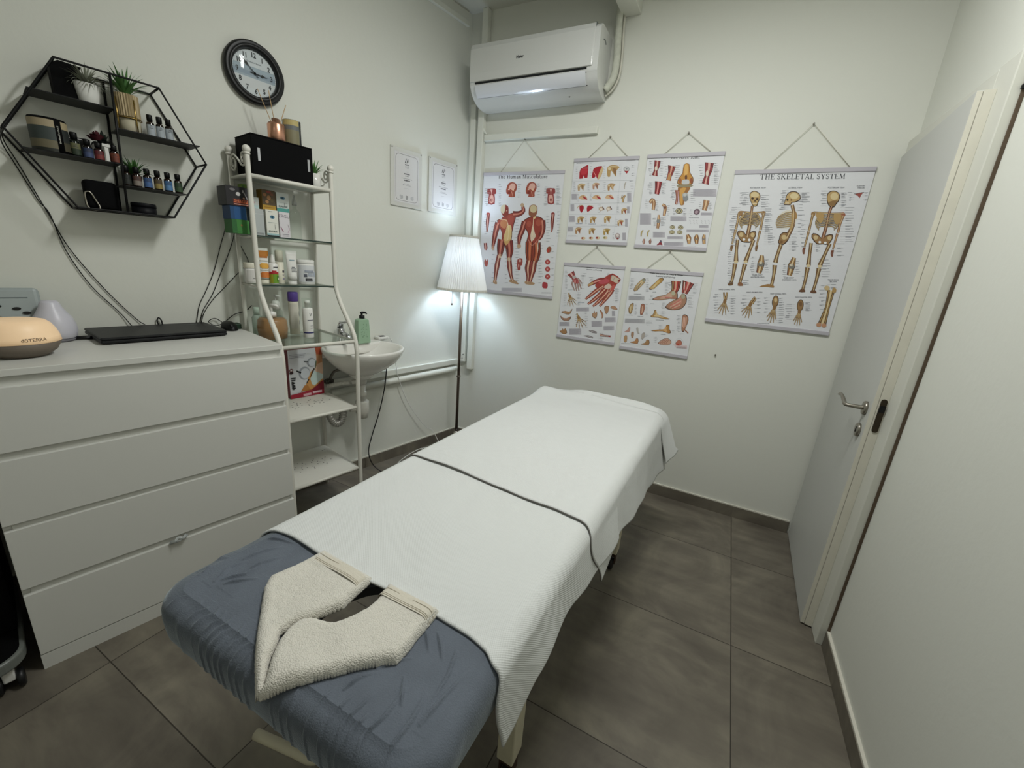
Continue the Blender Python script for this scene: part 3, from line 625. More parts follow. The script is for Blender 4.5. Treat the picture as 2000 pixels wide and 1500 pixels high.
g = G(); g.lathe([(.036, 0), (.038, .002), (.038, .110), (.036, .112), (.034, .108), (.0001, .105)], c, 36); g.build('jar', mat('candle_glass', '565a56', .15, coat=.5), t)
g = G()
for z0, z1, a0, a1, cc in ((.088, .110, -1.5, .45, 'b8a76e'), (.070, .088, -1.5, .45, '6b6d6c'), (.006, .07, -1.5, .45, '7f7a5e'), (.0, .112, .62, 1.05, '121315'), (.088, .11, 1.05, 1.4, '8f8354')):
    k = 10; vs = [(c[0]+.0386*math.cos(a), c[1]+.0386*math.sin(a), c[2]+z) for z in (z0, z1) for a in [a0+(a1-a0)*i/k for i in range(k+1)]]
    g.add(vs, [(i, i+1, k+2+i, k+1+i) for i in range(k)], 0, True, col=cc)
for q in range(11):
    z = .022+q*.0062; vs = [(c[0]+.039*math.cos(a), c[1]+.039*math.sin(a), c[2]+zz) for zz in (z, z+.004) for a in (.80, .86+.02*(q % 2))]
    g.add(vs, [(0, 1, 3, 2)], col='b7b7b0')
g.build('printed_band', paper, t)
t = thing('potted_agave', 'green agave planted in a white mug at the stand top right end', 'plant', (.135, -1.138, Z), 'W')
c = (.135, -1.138, Z)
g = G(); g.lathe([(.023, 0), (.026, .002), (.0305, .062), (.028, .062), (.026, .052), (.0001, .052)], c, 28); g.build('mug', ceramic, t)
g = G(); g.tube([(c[0]+.004, c[1]+.028, Z+.050), (c[0]+.005, c[1]+.042, Z+.048), (c[0]+.005, c[1]+.046, Z+.032), (c[0]+.005, c[1]+.040, Z+.018), (c[0]+.004, c[1]+.026, Z+.015)], .0032, 8, sub=4); g.build('handle', ceramic, t)
g = plant(G(), (c[0], c[1], Z+.054), 26, .072, .85, .0055, seed=21); g.build('foliage', leaf_g, t)
# ---- boxes on the second shelf.  front face in the s-z plane
def carton(name, label, s0, s1, d0, d1, z0, z1, side, art, cat='box', fr_bevel=.0008, group='cartons on the shelf stand'):
    """art: list of (u0,v0,u1,v1,colour) on the front face or ('text',str,u,v,size,colour)"""
    t = thing(name, label, cat, ((d0+d1)/2, (s0+s1)/2, z0), 'W', group)
    g = G(); g.box((d0, s0, z0), (d1, s1, z1)); g.build('carton_body', mat('card_'+side, side, .55), t, bevel=fr_bevel)
    g = G(); W_, H_ = s1-s0, z1-z0
    f = lambda u, v, k: (d1+.0004+.0002*k, s0+u*W_, z0+v*H_)
    for k, a in enumerate(art):
        if a[0] == 'text': put_text(g, a[1], lambda u, v: f(a[2]+u/W_, a[3]+v/H_, k), a[4], col=a[5], bold=.01)
        elif a[0] == 'poly': g.add([f(u, v, k) for u, v in a[1]], [tuple(range(len(a[1])))], col=a[2])
        elif a[0] == 'ell': g.add([f(a[1]+a[3]*math.cos(2*PI*i/20), a[2]+a[4]*math.sin(2*PI*i/20), k) for i in range(20)], [tuple(range(20))], col=a[5])
        else:
            u0, v0, u1, v1, cc = a; g.add([f(u0, v0, k), f(u1, v0, k), f(u1, v1, k), f(u0, v1, k)], [(0, 1, 2, 3)], col=cc)
    g.build('print', paper, t); return t
carton('exercise_band_box', 'green box at the bottom of the stack left on the upper glass shelf', -1.52, -1.455, .08, .17, 1.4115, 1.468, '2f6a30', [(0, 0, 1, 1, '3d7d38'), (.0, 0, .28, 1, '2a6230'), (.05, .1, .5, .16, '336f36'), ('ell', .55, .6, .06, .08, '8a6a3a')])
carton('exercise_band_box', 'blue box in the middle of the stack left on the upper glass shelf', -1.522, -1.462, .08, .17, 1.4685, 1.522, '173f6a', [(0, 0, 1, 1, '1c5084'), (0, 0, .25, 1, '174470')])
carton('massage_box', 'black printed box with orange lettering topping the green and blue boxes', -1.533, -1.447, .075, .175, 1.5225, 1.597, '17161a', [(0, 0, 1, 1, '19171b'), (.28, .02, 1, .36, '5a211a'), (.30, .16, .95, .20, 'c8643c'), ('text', 'SHIATSU', .62, .20, .013, 'd8764a'), (.32, .06, .95, .10, 'd9a08c'), ('ell', .52, .62, .10, .10, 'c9c6c4'), ('ell', .74, .78, .04, .08, 'a9a6a4'), ('poly', [(.72, .8), (.78, .8), (.93, .4), (.88, .38)], '8d8b8c'), ('ell', .28, .82, .12, .07, '6d6a6c'), ('ell', .75, .42, .05, .05, 'b4866f')])
carton('cream_box', 'tall grey-white box behind the front left post, under the small carton', -1.436, -1.393, .10, .17, 1.4115, 1.522, 'b5b9b8', [(0, 0, 1, 1, 'b2b7b6'), (0, .8, 1, .82, 'c6cac9'), (.1, .08, .9, .10, '77797a'), (.1, .04, .9, .06, '77797a')])
carton('cream_box', 'small white carton with pink print on top of the grey-white box', -1.432, -1.390, .07, .12, 1.5225, 1.572, 'd9dcda', [(0, 0, 1, 1, 'd6dbd8'), (0, 0, 1, .35, 'c3d9d9'), (.35, .5, .6, .62, 'd8a9b0')])
carton('tea_box', 'small olive-green and white carton under the stand top shelf', -1.443, -1.398, .05, .085, 1.5725, 1.622, '6f8a35', [(0, 0, .62, 1, '5f7d24'), (.1, .1, .3, .9, '43601c'), (.62, 0, 1, 1, 'c4c9bd')])
carton('eye_cream_box', 'white carton with blue eye drawing, lower row by the front post', -1.388, -1.338, .11, .18, 1.4115, 1.524, 'dcdcd0', [(0, 0, 1, 1, 'deded4'), (0, 0, 1, .05, '1b1d1e'), (0, .05, 1, .12, '9fc0c2'), ('ell', .52, .74, .20, .065, '4f7f97'), ('ell', .52, .74, .09, .04, '173a4a'), (.15, .52, .85, .535, 'a9b3b0'), (.68, .28, .70, .48, '55595a'), ('text', 'EIVORIA', .5, .17, .0098, '2f4a4a'), (.2, .93, .55, .945, '9aa0a0')])
carton('cream_box', 'pale carton with thin grey letters and pink ribbon swirls, lower row right', -1.333, -1.288, .11, .18, 1.4115, 1.522, 'd4d0d4', [(0, 0, 1, 1, 'd6d2d6'), ('text', 'ERGU', .5, .78, .019, '8a868e'), ('poly', [(.05, .42), (.12, .42), (.35, .24), (.28, .22)], '8a4a66'), ('poly', [(.78, .55), (.84, .5), (.95, .36), (.88, .38)], '6a4a5c'), ('poly', [(.95, .36), (.90, .34), (.75, .20), (.82, .22)], 'a85a80'), (.25, .12, .85, .14, '9a969e'), (.25, .06, .85, .08, 'b0acb4')])
carton('photo_box', 'ochre carton with a brown photo print, upper row', -1.378, -1.323, .07, .13, 1.5245, 1.610, 'a67f35', [(0, 0, 1, 1, '5a4a34'), (0, 0, 1, .26, 'b58f35'), (.1, .13, .9, .16, '8a5f1e'), ('ell', .2, .75, .14, .08, '9a6a44'), ('ell', .5, .62, .15, .12, 'a8784e'), ('ell', .75, .8, .12, .07, '7a4a34'), ('ell', .35, .42, .13, .08, 'b98a5c'), ('ell', .72, .5, .12, .1, '6a5a3a'), ('ell', .5, .9, .2, .06, '8f3f34')])
carton('eye_cream_box', 'white and teal carton with blue eye drawing, upper row right', -1.318, -1.264, .07, .13, 1.5225, 1.608, 'd2d8d4', [(0, 0, 1, 1, 'd5dad6'), (0, 0, 1, .22, '4f9a92'), ('poly', [(0, .22), (.3, .19), (.7, .20), (1, .26), (1, .1), (0, .1)], '4f9a92'), ('ell', .5, .74, .20, .075, '5b86a0'), ('ell', .5, .74, .09, .045, '2a4a5c'), (.15, .5, .85, .515, 'a9b3b0'), (.62, .36, .64, .5, '55595a'), ('text', 'ELADRIE', .5, .27, .0105, '2a4a4a')])
t = thing('glass_bottle', 'clear glass bottle with clear stopper at the right of the upper glass shelf', 'bottle', (.12, -1.235, 1.4115), 'W')
c = (.12, -1.235, 1.4115)
g = G(); g.lathe([(.024, 0), (.025, .003), (.025, .105), (.020, .125), (.009, .135), (.009, .150)], c, 28); g.build('bottle_body', glass_m, t)
g = G(); g.lathe([(.011, .1505), (.011, .165), (.005, .185), (.004, .195), (.0001, .196)], c, 20); g.build('stopper', mat('clear_cap', 'c9cbc8', .1, trans=.7), t)
# ---- toiletries
def lathed(name, label, cat, s, d, z, parts, group=None):
    t = thing(name, label, cat, (d, s, z), 'W', group); prev = None
    for nm, prof, m in parts:
        g = G(); g.lathe(prof, (d, s, z), 30); g.build(nm, m, t)
    return t
def wrap(t, s, d, z, items, nm='paper_label'):
    """coloured patches wrapped on a cylinder: (r,z0,z1,a0,a1,col)"""
    g = G()
    for q, (r, z0, z1, a0, a1, cc) in enumerate(items):
        k = 24; vs = [(d+(r+.0006+.0002*q)*math.cos(a), s+(r+.0002*q)*math.sin(a), z+zz) for zz in (z0, z1) for a in [a0+(a1-a0)*i/k for i in range(k+1)]]
        g.add(vs, [(i, i+1, k+2+i, k+1+i) for i in range(k)], 0, True, col=cc)
    return g.build(nm, paper, t)
ZS = 1.2015
t = lathed('cream_jar', 'white lidded cream jar half behind the front left post', 'jar', -1.446, .12, ZS, [('jar_body', [(.026, 0), (.028, .002), (.028, .066), (.0001, .066)], white_pl), ('lid', [(.0295, .066), (.030, .068), (.030, .086), (.028, .089), (.0001, .089)], bone_pl)])
wrap(t, -1.446, .12, ZS, [(.0283, .008, .058, -1.0, .9, 'd9d7d2'), (.0285, .02, .024, -.2, .7, '8a8886')])
def squeeze(name, label, s, d, w, h, patches, cap=white_pl, body=white_pl, capw=.8):
    t = thing(name, label, 'tube', (d, s, ZS), 'W')
    g = G(); g.lathe([(w*capw*.5*.98, 0), (w*capw*.5, .001), (w*capw*.48, .022), (.0001, .022)], (d, s, ZS), 24, sx=.8); g.build('cap', cap, t)
    g = G(); K = 8; n = 20; vs = []
    for k in range(K):
        f = k/(K-1); zz = ZS+.022+(h-.022)*f; rx = w*.40*(1-f)**.8+.0012; ry = w*(.42+.08*f)
        for i in range(n): a = 2*PI*i/n; vs.append((d+rx*math.cos(a), s+ry*math.sin(a), zz))
    g.add(vs, [(k*n+i, k*n+(i+1) % n, (k+1)*n+(i+1) % n, (k+1)*n+i) for k in range(K-1) for i in range(n)]+[tuple(range((K-1)*n, K*n)), tuple(range(n))[::-1]], 0, True); g.build('tube_body', body, t)
    g = G()
    for q, (u0, v0, u1, v1, cc) in enumerate(patches):
        vs = []
        for j in range(7):
            v = v0+(v1-v0)*j/6; f = max(0, (v*h-.022)/(h-.022)); rx = w*.40*(1-f)**.8+.0016+.0002*q; ry = w*(.42+.08*f)
            for i in range(9):
                u = u0+(u1-u0)*i/8; a = (u-.5)*PI*.86; vs.append((d+rx*math.cos(a)+.0006, s+ry*math.sin(a)*1.02, ZS+v*h))
        g.add(vs, [(j*9+i, j*9+i+1, (j+1)*9+i+1, (j+1)*9+i) for j in range(6) for i in range(8)], 0, True, col=cc)
    g.build('print', paper, t); return t
squeeze('cream_tube', 'orange and white cream tube on the middle glass shelf', -1.404, .15, .046, .157, [(0, .78, 1, .93, 'c07a2a'), (.2, .73, .8, .79, 'b87028'), (.12, .46, .9, .55, 'd9a040'), (.25, .43, .75, .58, 'e0a94a'), (.0, .18, 1, .31, 'd07a3a'), (.2, .30, .8, .34, 'd07a3a'), (.1, .64, .9, .66, 'b9b3a4'), (.1, .38, .9, .395, 'b9b3a4')], cap=bone_pl)
t = lathed('serum_bottle', 'small white bottle with red and kiwi-green label', 'bottle', -1.366, .155, ZS, [('bottle_body', [(.0185, 0), (.0195, .002), (.0195, .088), (.012, .094), (.0001, .094)], white_pl), ('nozzle', [(.0115, .094), (.0105, .100), (.006, .128), (.004, .132), (.0001, .133)], white_pl)])
wrap(t, -1.366, .155, ZS, [(.0198, .004, .050, -1.5, 1.4, '9a9a2c'), (.0198, .004, .046, -.5, 1.4, '6f9a30'), (.0198, .045, .055, -1.5, 1.4, 'b02c34'), (.0200, .050, .061, -.6, .3, 'b02c34'), (.0200, .012, .036, .30, 1.1, '3f7a22'), (.0202, .018, .030, .50, .9, 'dfe6c8'), (.0200, .074, .078, -.3, .8, '4a4a4e')])
t = lathed('pump_bottle', 'slim white airless bottle behind the white squeeze tube', 'bottle', -1.328, .135, ZS, [('bottle_body', [(.0165, 0), (.0175, .002), (.0175, .100), (.0001, .101)], bone_pl), ('cap', [(.0172, .102), (.0172, .148), (.014, .153), (.0001, .154)], bone_pl)])
wrap(t, -1.328, .135, ZS, [(.0178, .052, .062, .2, 1.0, '4a4550'), (.0178, .018, .028, .2, .8, '9a94a4'), (.0178, .04, .044, .2, 1.0, 'a9a5a4')])
squeeze('cream_tube', 'white squeeze tube with small grey print beside the wide jar', -1.286, .165, .050, .155, [(.30, .70, .66, .735, '8fa3a8'), (.40, .50, .62, .525, '6a6d70'), (.36, .46, .78, .48, '8a8d90'), (.36, .42, .70, .44, '8a8d90'), (.36, .38, .85, .40, '77797c'), (.02, .08, .98, .085, 'b9b9b6')])
t = lathed('cream_jar', 'wide white jar with black label bar at the right of the middle shelf', 'jar', -1.212, .14, ZS, [('jar_body', [(.040, 0), (.042, .003), (.042, .098), (.0001, .098)], white_pl), ('lid', [(.0425, .099), (.043, .100), (.043, .114), (.040, .117), (.0001, .117)], white_pl)])
wrap(t, -1.212, .14, ZS, [(.0423, .012, .092, -1.2, 1.2, 'd2d4d6'), (.0426, .016, .030, -.45, .35, '1c1c1e'), (.0428, .019, .026, -.35, .25, '6a6a6c'), (.0426, .036, .050, -.6, -.25, '5a5d66'), (.0426, .040, .056, -.15, .4, 'a4aab4'), (.0426, .058, .068, -.5, .5, '9aa0ac'), (.0426, .038, .062, .55, .95, 'b4bcc8')])
ZG = .9545
t = lathed('hair_spray', 'tall cream bottle with purple cap on the lower glass shelf', 'bottle', -1.278, .135, ZG, [('bottle_body', [(.022, 0), (.023, .002), (.023, .158), (.021, .163), (.0001, .163)], bone_pl), ('cap', [(.0225, .163), (.0235, .165), (.0235, .203), (.021, .208), (.0001, .208)], mat('purple_cap', '5b4394', .4))])
wrap(t, -1.278, .135, ZG, [(.0233, .03, .15, -1.2, .4, 'd8d4c8'), (.0235, .09, .115, .85, 1.15, '5a4a6a'), (.0235, .05, .07, .85, 1.15, '6a5a7a')])
t = lathed('spray_bottle', 'white spray bottle with navy ring and clear cap on the lower glass shelf', 'bottle', -1.262, .245, ZG, [('bottle_body', [(.0225, 0), (.0235, .002), (.0235, .138), (.020, .145), (.0001, .145)], white_pl), ('spray_head', [(.011, .145), (.011, .165), (.0125, .166), (.0125, .178), (.0001, .179)], white_pl), ('clear_cap', [(.0225, .145), (.0225, .185), (.020, .188), (.0001, .188)], glass_m)])
wrap(t, -1.262, .245, ZG, [(.0238, .022, .028, -1.5, 1.5, '2f2f6a'), (.0238, .084, .088, -.5, .7, '7d7d86'), (.0238, .058, .060, .0, .7, '9a9aa2'), (.0238, .046, .048, .0, .7, '9a9aa2')])
g = G()
for sg in (-1, 1):
    P = [(0, .108), (sg*.001, .106), (sg*.0055, .120), (sg*.003, .120)]
    g.add([(.245+.0241*math.cos(u/.024+.15), -1.262+.0241*math.sin(u/.024+.15), ZG+v) for u, v in P], [(0, 1, 2, 3)], col='2f3438')
g.build('logo', paper, t)
t = lathed('soap_dispenser', 'big clear dispenser of brown liquid soap with white pump', 'dispenser', -1.412, .215, ZG, [('liquid', [(.046, .003), (.058, .006), (.063, .050), (.059, .088), (.052, .096), (.0001, .097)], mat('brown_soap', 'a07850', .35, sss=.1)), ('glass_body', [(.048, 0), (.060, .002), (.0655, .050), (.061, .092), (.050, .103), (.018, .108), (.018, .112)], glass_m), ('collar', [(.019, .104), (.019, .124), (.009, .128), (.0001, .128)], white_pl)])
g = G(); g.tube([(.215, -1.412, ZG+.126), (.215, -1.412, ZG+.156)], .006, 10); g.tube([(.212, -1.415, ZG+.155), (.235, -1.400, ZG+.156), (.247, -1.393, ZG+.150)], [.008, .007, .005], 10); g.build('pump', white_pl, t)
t = lathed('pump_bottle', 'clear pump bottle standing behind the brown soap dispenser', 'bottle', -1.345, .10, ZG, [('bottle_body', [(.026, 0), (.028, .003), (.028, .110), (.016, .125), (.012, .128)], glass_m), ('collar', [(.018, .120), (.019, .148), (.012, .164), (.0001, .164)], white_pl)])
g = G(); g.tube([(.10, -1.345, ZG+.16), (.10, -1.345, ZG+.185)], .0035, 8); g.tube([(.098, -1.347, ZG+.186), (.125, -1.335, ZG+.186)], [.007, .005], 8); g.build('pump', white_pl, t)
t = lathed('pump_bottle', 'pale mint bottle half hidden behind the front left post', 'bottle', -1.432, .095, ZG, [('bottle_body', [(.020, 0), (.022, .003), (.022, .085), (.012, .098), (.0001, .098)], mat('mint_clear', 'c6d6c8', .15, trans=.55)), ('cap', [(.0125, .098), (.0125, .130), (.010, .133), (.0001, .133)], mat('mint_cap', 'bccdbf', .35))])
g = G(); g.box((.22, -1.495, .9905), (.27, -1.47, 1.015)); t = single(g, 'green_box', mat('dark_green', '16321f', .5), 'tiny dark green box on the chest corner behind the mouse', 'box', (.24, -1.48, .9905), 'W', bevel=.003)
t.location = Wp(.08, -1.515, .9905)
# ---- cupping set carton on the perforated shelf
art = [(0, 0, 1, 1, 'd2d0d6'), ('poly', [(.80, 1), (1, 1), (1, .40), (.86, .44), (.80, .60), (.82, .8)], 'c08a62'), ('poly', [(.80, 1), (1, 1), (1, .84), (.83, .86)], 'b4553a'), ('poly', [(.86, .66), (1, .68), (1, .40), (.8, .42), (.76, .56)], 'd8b49c'),
       ('poly', [(.30, .12), (.44, .22), (.66, .52), (.73, .56), (.62, .36), (.70, .20), (1, .36), (1, .24), (.6, .10)], 'c98f52'), ('poly', [(.30, .12), (.42, .24), (.52, .24), (.58, .12)], 'b5763c'),
       ('poly', [(.60, .36), (.73, .52), (1, .42), (1, .34), (.72, .20), (.64, .24)], 'c3d2d0'), ('poly', [(.47, .28), (.50, .27), (.76, .56), (.72, .58)], '4a3a2c'),
       ('ell', .44, .50, .165, .135, '9a9ba4'), ('ell', .46, .49, .135, .11, 'c9cad2'), ('poly', [(.52, .36), (.62, .50), (.68, .56), (.58, .36)], 'c98f52'), ('poly', [(.20, .56), (.22, .58), (.35, .53), (.33, .50)], '1b1b1d'),
       ('ell', .66, .71, .125, .095, '9a9ba4'), ('ell', .68, .70, .10, .075, 'ccced6'), ('poly', [(.44, .735), (.45, .75), (.56, .735), (.55, .715)], '1b1b1d'), ('poly', [(.76, .58), (.78, .58), (.82, .72), (.79, .73)], '5a6a52'),
       ('ell', .06, .59, .055, .035, '6a3a36'), ('ell', .06, .54, .055, .03, '3a2426'), ('ell', .06, .59, .03, .015, 'cfc9c9'),
       (.03, .415, .17, .435, '17171a'), (.04, .375, .16, .395, '17171a'), ('poly', [(.04, .35), (.07, .36), (.16, .32), (.08, .30), (.16, .26), (.10, .24), (.17, .22), (.09, .18), (.05, .22), (.06, .28)], '17171a'),
       ('poly', [(0, .0), (1, .0), (1, .30), (.62, .13), (.30, .10), (0, .085)], 'a02036'), ('poly', [(.62, .13), (1, .30), (1, .10), (.7, .07)], '7a1226'), (.36, .015, .60, .065, 'd8a9b4'), (.64, .04, .93, .085, 'e0bcc6'),
       (.03, .90, .50, .908, '8d8b96'), (.03, .87, .48, .878, '8d8b96'), (.03, .84, .46, .848, '8d8b96'), (.52, .90, .66, .905, 'b9b7b0')]
t = carton('cupping_set_box', 'white and red printed carton of cupping glasses on the perforated shelf', -1.310, -1.132, .05, .104, .6055, .866, '7a1626', art)
# ------------------------------------------------------------ wash basin
t = thing('wash_basin', 'small white ceramic wash basin on the left wall behind the shelf stand', 'sink', (0, -.93, .60), 'W')
BC = -.935
def ringpt(a, k, z, dd=0):
    rx, ry = .215*k, .225*k; x = .195+dd+rx*math.cos(a); y = BC+ry*math.sin(a)
    return (max(.004, x), y, z)
rows = [(.30, .700, -.03), (.42, .715, -.02), (.62, .745, -.01), (.82, .785, 0), (.95, .825, 0), (1.0, .850, 0), (1.0, .860, 0), (.97, .864, 0), (.90, .858, 0), (.82, .835, .01), (.66, .80, .015), (.40, .772, .01), (.10, .765, 0)]
n = 48; vs = [ringpt(2*PI*i/n, k, z, dd) for k, z, dd in rows for i in range(n)]
g = G(); g.add(vs, [(j*n+i, j*n+(i+1) % n, (j+1)*n+(i+1) % n, (j+1)*n+i) for j in range(len(rows)-1) for i in range(n)]+[tuple(range(n))[::-1], tuple(range((len(rows)-1)*n, len(rows)*n))], 0, True)
g.build('bowl', ceramic, t)
g = G(); g.box((.003, BC-.20, .80), (.10, BC+.20, .862)); g.build('deck', ceramic, t, bevel=.012, bseg=3)
g = G(); g.lathe([(.07, .704), (.066, .69), (.05, .675), (.028, .668), (.028, .64)], (.165, BC, 0), 28); g.build('waste_outlet', ceramic, t)
pv = mat('white_pvc_pipe', 'd9d7ce', .4)
g = G(); g.lathe([(.020, .665), (.020, .59), (.026, .588), (.026, .565), (.020, .563), (.020, .533)], (.165, BC, 0), 20); g.lathe([(.036, .535), (.038, .53), (.038, .462), (.032, .455), (.030, .43), (.0001, .43)], (.165, BC, 0), 24)
g.tube([(.165, BC, .50), (.16, BC-.05, .50), (.155, BC-.075, .50)], .022, 14); g.tube([(.165, BC, .655), (.155, BC-.03, .655), (.145, BC-.05, .652)], .014, 12, sub=4)
g.build('bottle_trap', pv, t)
def corrugated(pts, r, nm, m, par):
    P = catmull([Vector(p) for p in pts], 14); rs = [r*(1+.13*math.sin(i*1.9)) for i in range(len(P))]
    g = G(); g.tube(P, rs, 12); return g.build(nm, m, par)
corrugated([(.10, BC-.085, .53), (.10, BC-.088, .44), (.10, BC-.11, .405), (.10, BC-.14, .41), (.085, BC-.158, .45), (.05, BC-.16, .50)], .021, 'flex_drain', mat('flex_silver', 'a5a39c', .35, metal=.4), t)
corrugated([(.14, BC-.06, .650), (.11, BC-.10, .645), (.07, BC-.145, .630), (.03, BC-.18, .622), (.015, BC-.20, .620)], .012, 'flex_pipe', pv, t)
g = G(); g.tube([(.12, BC-.02, .712), (.10, BC-.06, .722), (.07, BC-.105, .712), (.055, BC-.125, .68), (.05, BC-.13, .655)], .008, 10, sub=6); g.build('supply_hose', mat('braided_hose', '77746c', .35, metal=.7, bump=.5, bscale=600), t)
g = G(); g.lathe([(.018, -.02), (.018, .02)], (.045, BC-.135, .645), 14, M=Matrix.Rotation(PI/2, 4, 'Y')); g.box((.035, BC-.16, .640), (.06, BC-.11, .658)); g.build('angle_valve', mat('valve_dark', '5a5852', .3, metal=.8), t, bevel=.003)
g = G(); g.tube([(.002, BC+.075, .66), (.05, BC+.075, .66), (.075, BC+.075, .668)], .011, 12); g.tube([(.05, BC+.075, .64), (.05, BC+.075, .715)], .009, 12); g.tube([(.02, BC+.10, .70), (.05, BC+.11, .71), (.07, BC+.13, .70)], .010, 10); g.build('shutoff_valve', mat('valve_dark', '5a5852', .3, metal=.8), t)
t2 = thing('basin_tap', 'chrome mixer tap at the back of the wash basin', 'tap', (.06, BC-.06, .862), 'W')
g = G(); g.lathe([(.026, 0), (.026, .006), (.021, .010), (.021, .085), (.018, .092), (.0001, .094)], (.06, BC-.06, .8625), 24); g.tube([(.06, BC-.06, .93), (.12, BC-.06, .925), (.16, BC-.06, .905)], [.014, .012, .011], 14); g.build('tap_body', chrome, t2)
g = G(); g.tube([(.055, BC-.06, .955), (.065, BC-.058, .985), (.12, BC-.05, .995)], [.018, .015, .007], 12, flat=.6); g.build('lever', chrome, t2)
# green soap bottle standing on the basin
t = thing('soap_bottle', 'sage green square soap bottle with black pump on the wash basin', 'bottle', (.085, -.877, .8645), 'W')
c = (.088, -.877, .8645)
def sq(z, a, b): return [(c[0]+x*a, c[1]+y*b, c[2]+z) for x, y in ((-1, -1), (1, -1), (1, 1), (-1, 1))]
g = G(); vs = sq(0, .027, .040)+sq(.105, .022, .036)+sq(.135, .020, .034)+sq(.143, .014, .020)
g.add(vs, [(3, 2, 1, 0)]+[(j*4+i, j*4+(i+1) % 4, j*4+4+(i+1) % 4, j*4+4+i) for j in range(3) for i in range(4)]+[(12, 13, 14, 15)]); g.build('bottle_body', mat('sage_green', '93b094', .45), t, bevel=.004, bseg=3)
g = G(); rnd = random.Random(4)
for k in range(26):
    y, z = rnd.uniform(-.02, .02), rnd.uniform(.03, .115); a = rnd.uniform(0, 3.1); l = rnd.uniform(.003, .006)
    xx = c[0]+.027-.005*z/.105+.0006
    g.add([(xx, c[1]+y+l*math.cos(a), c[2]+z+l*math.sin(a)), (xx, c[1]+y-.0012*math.sin(a), c[2]+z+.0012*math.cos(a)), (xx, c[1]+y-l*math.cos(a), c[2]+z-l*math.sin(a)), (xx, c[1]+y+.0012*math.sin(a), c[2]+z-.0012*math.cos(a))], [(0, 1, 2, 3)])
g.build('leaf_print', mat('print_green', '5c7a62', .6), t)
g = G(); g.lathe([(.0155, .1432), (.0155, .160), (.006, .162), (.006, .172), (.010, .174), (.010, .180), (.0001, .181)], c, 20); g.tube([(c[0], c[1], c[2]+.177), (c[0]+.018, c[1]+.012, c[2]+.178), (c[0]+.026, c[1]+.017, c[2]+.172)], [.007, .006, .004], 8); g.build('pump', black_pl, t)
t = thing('phone_charger', 'small white charger block at the right rim of the wash basin', 'charger', (.03, -.70, .862), 'W')
g = G(); g.box((.004, -.745, .8625), (.055, -.672, .879)); g.build('charger_body', white_pl, t, bevel=.004); g = G(); g.box((.02, -.725, .8792), (.045, -.69, .8825)); g.build('slot', mat('slot_dark', '3b3b3c', .6), t)
wcord('power_cable', 'black cord hanging from the wash basin down to the floor', [(-.665, .79, .05), (-.665, .748, .03), (-.70, .564, .05), (-.742, .396, .05), (-.80, .24, .05), (-.835, .14, .06), (-.83, .06, .09), (-.80, .012, .15), (-.77, .005, .24), (-.72, .005, .34)], .0036)
wcord('white_cable', 'thin white cord from the basin charger down to the lamp foot', [(-.672, .868, .04), (-.645, .85, .045), (-.615, .72, .04), (-.585, .58, .04), (-.51, .40, .04), (-.40, .235, .045), (-.33, .16, .05), (-.30, .14, .06), (-.27, .06, .09), (-.255, .006, .12)], .0026, white_pl)
wcord('white_cable', 'white cord looping over the dark floor near the lamp foot', [(-.26, .004, .10), (-.31, .004, .062), (-.38, .004, .03), (-.45, .004, .035), (-.52, .004, .055), (-.60, .004, .085), (-.655, .004, .12), (-.66, .004, .17), (-.60, .004, .21), (-.5, .004, .26)], .003, white_pl)
# ------------------------------------------------------------ floor lamp
LX, LY = -1.629, 2.414
t = thing('floor_lamp', 'lit floor lamp with white pleated shade in the corner', 'lamp', (LX, LY, 0))
g = G(); g.lathe([(.136, 0), (.138, .004), (.136, .018), (.115, .030), (.06, .046), (.034, .058), (.022, .068), (.030, .086), (.030, .100), (.017, .112), (.022, .124), (.013, .134), (.011, .142)], (LX, LY, 0), 48); g.build('base', mat('nickel', 'b9b2aa', .12, metal=1), t)
bronze = mat('brushed_nickel_pole', '7a6f66', .28, metal=1)
g = G(); g.cyl((LX, LY, 0), .0105, .14, 1.30, 20); g.lathe([(.0105, .56), (.0145, .563), (.0145, .573), (.0105, .576)], (LX, LY, 0), 20); g.build('pole', bronze, t)
g = G(); g.cyl((LX, LY, 0), .016, 1.26, 1.33, 20); g.build('socket', white_pl, t)
g = G(); g.tube([(LX-.045, LY-.05, 1.27), (LX-.045, LY-.05, 1.09)], .001, 6); g.sphere((LX-.045, LY-.05, 1.083), .006, 10, 0, sz=1.3); g.build('pull_chain', bronze, t)
sm = bpy.data.materials.new('pleated_shade'); sm.use_nodes = True; nt = sm.node_tree; b = nt.nodes['Principled BSDF']
b.inputs['Base Color'].default_value = lin('f1f1ee'); b.inputs['Roughness'].default_value = .8
tl = nt.nodes.new('ShaderNodeBsdfTranslucent'); tl.inputs[0].default_value = lin('f4f6f6')
mx = nt.nodes.new('ShaderNodeMixShader'); mx.inputs[0].default_value = .026
nt.links.new(b.outputs[0], mx.inputs[1]); nt.links.new(tl.outputs[0], mx.inputs[2]); nt.links.new(mx.outputs[0], nt.nodes['Material Output'].inputs['Surface'])
ZT, ZBm, RT, RB = 1.530, 1.182, .094, .169
g = G(); n = 136; K = 10; vs = []
for k in range(K):
    f = k/(K-1); r = RB+(RT-RB)*f
    for i in range(n):
        a = 2*PI*i/n; rr = r + (.0034*(r/.16) if i % 2 else -.0034*(r/.16)) + .0006*math.sin(i*1.7); vs.append((LX+rr*math.cos(a+.03*math.sin(f*3+i)*.1), LY+rr*math.sin(a), ZBm+(ZT-ZBm)*f))
g.add(vs, [(k*n+i, k*n+(i+1) % n, (k+1)*n+(i+1) % n, (k+1)*n+i) for k in range(K-1) for i in range(n)]); g.build('shade', sm, t)
trim_c = mat('shade_trim', 'c9c8bf', .8)
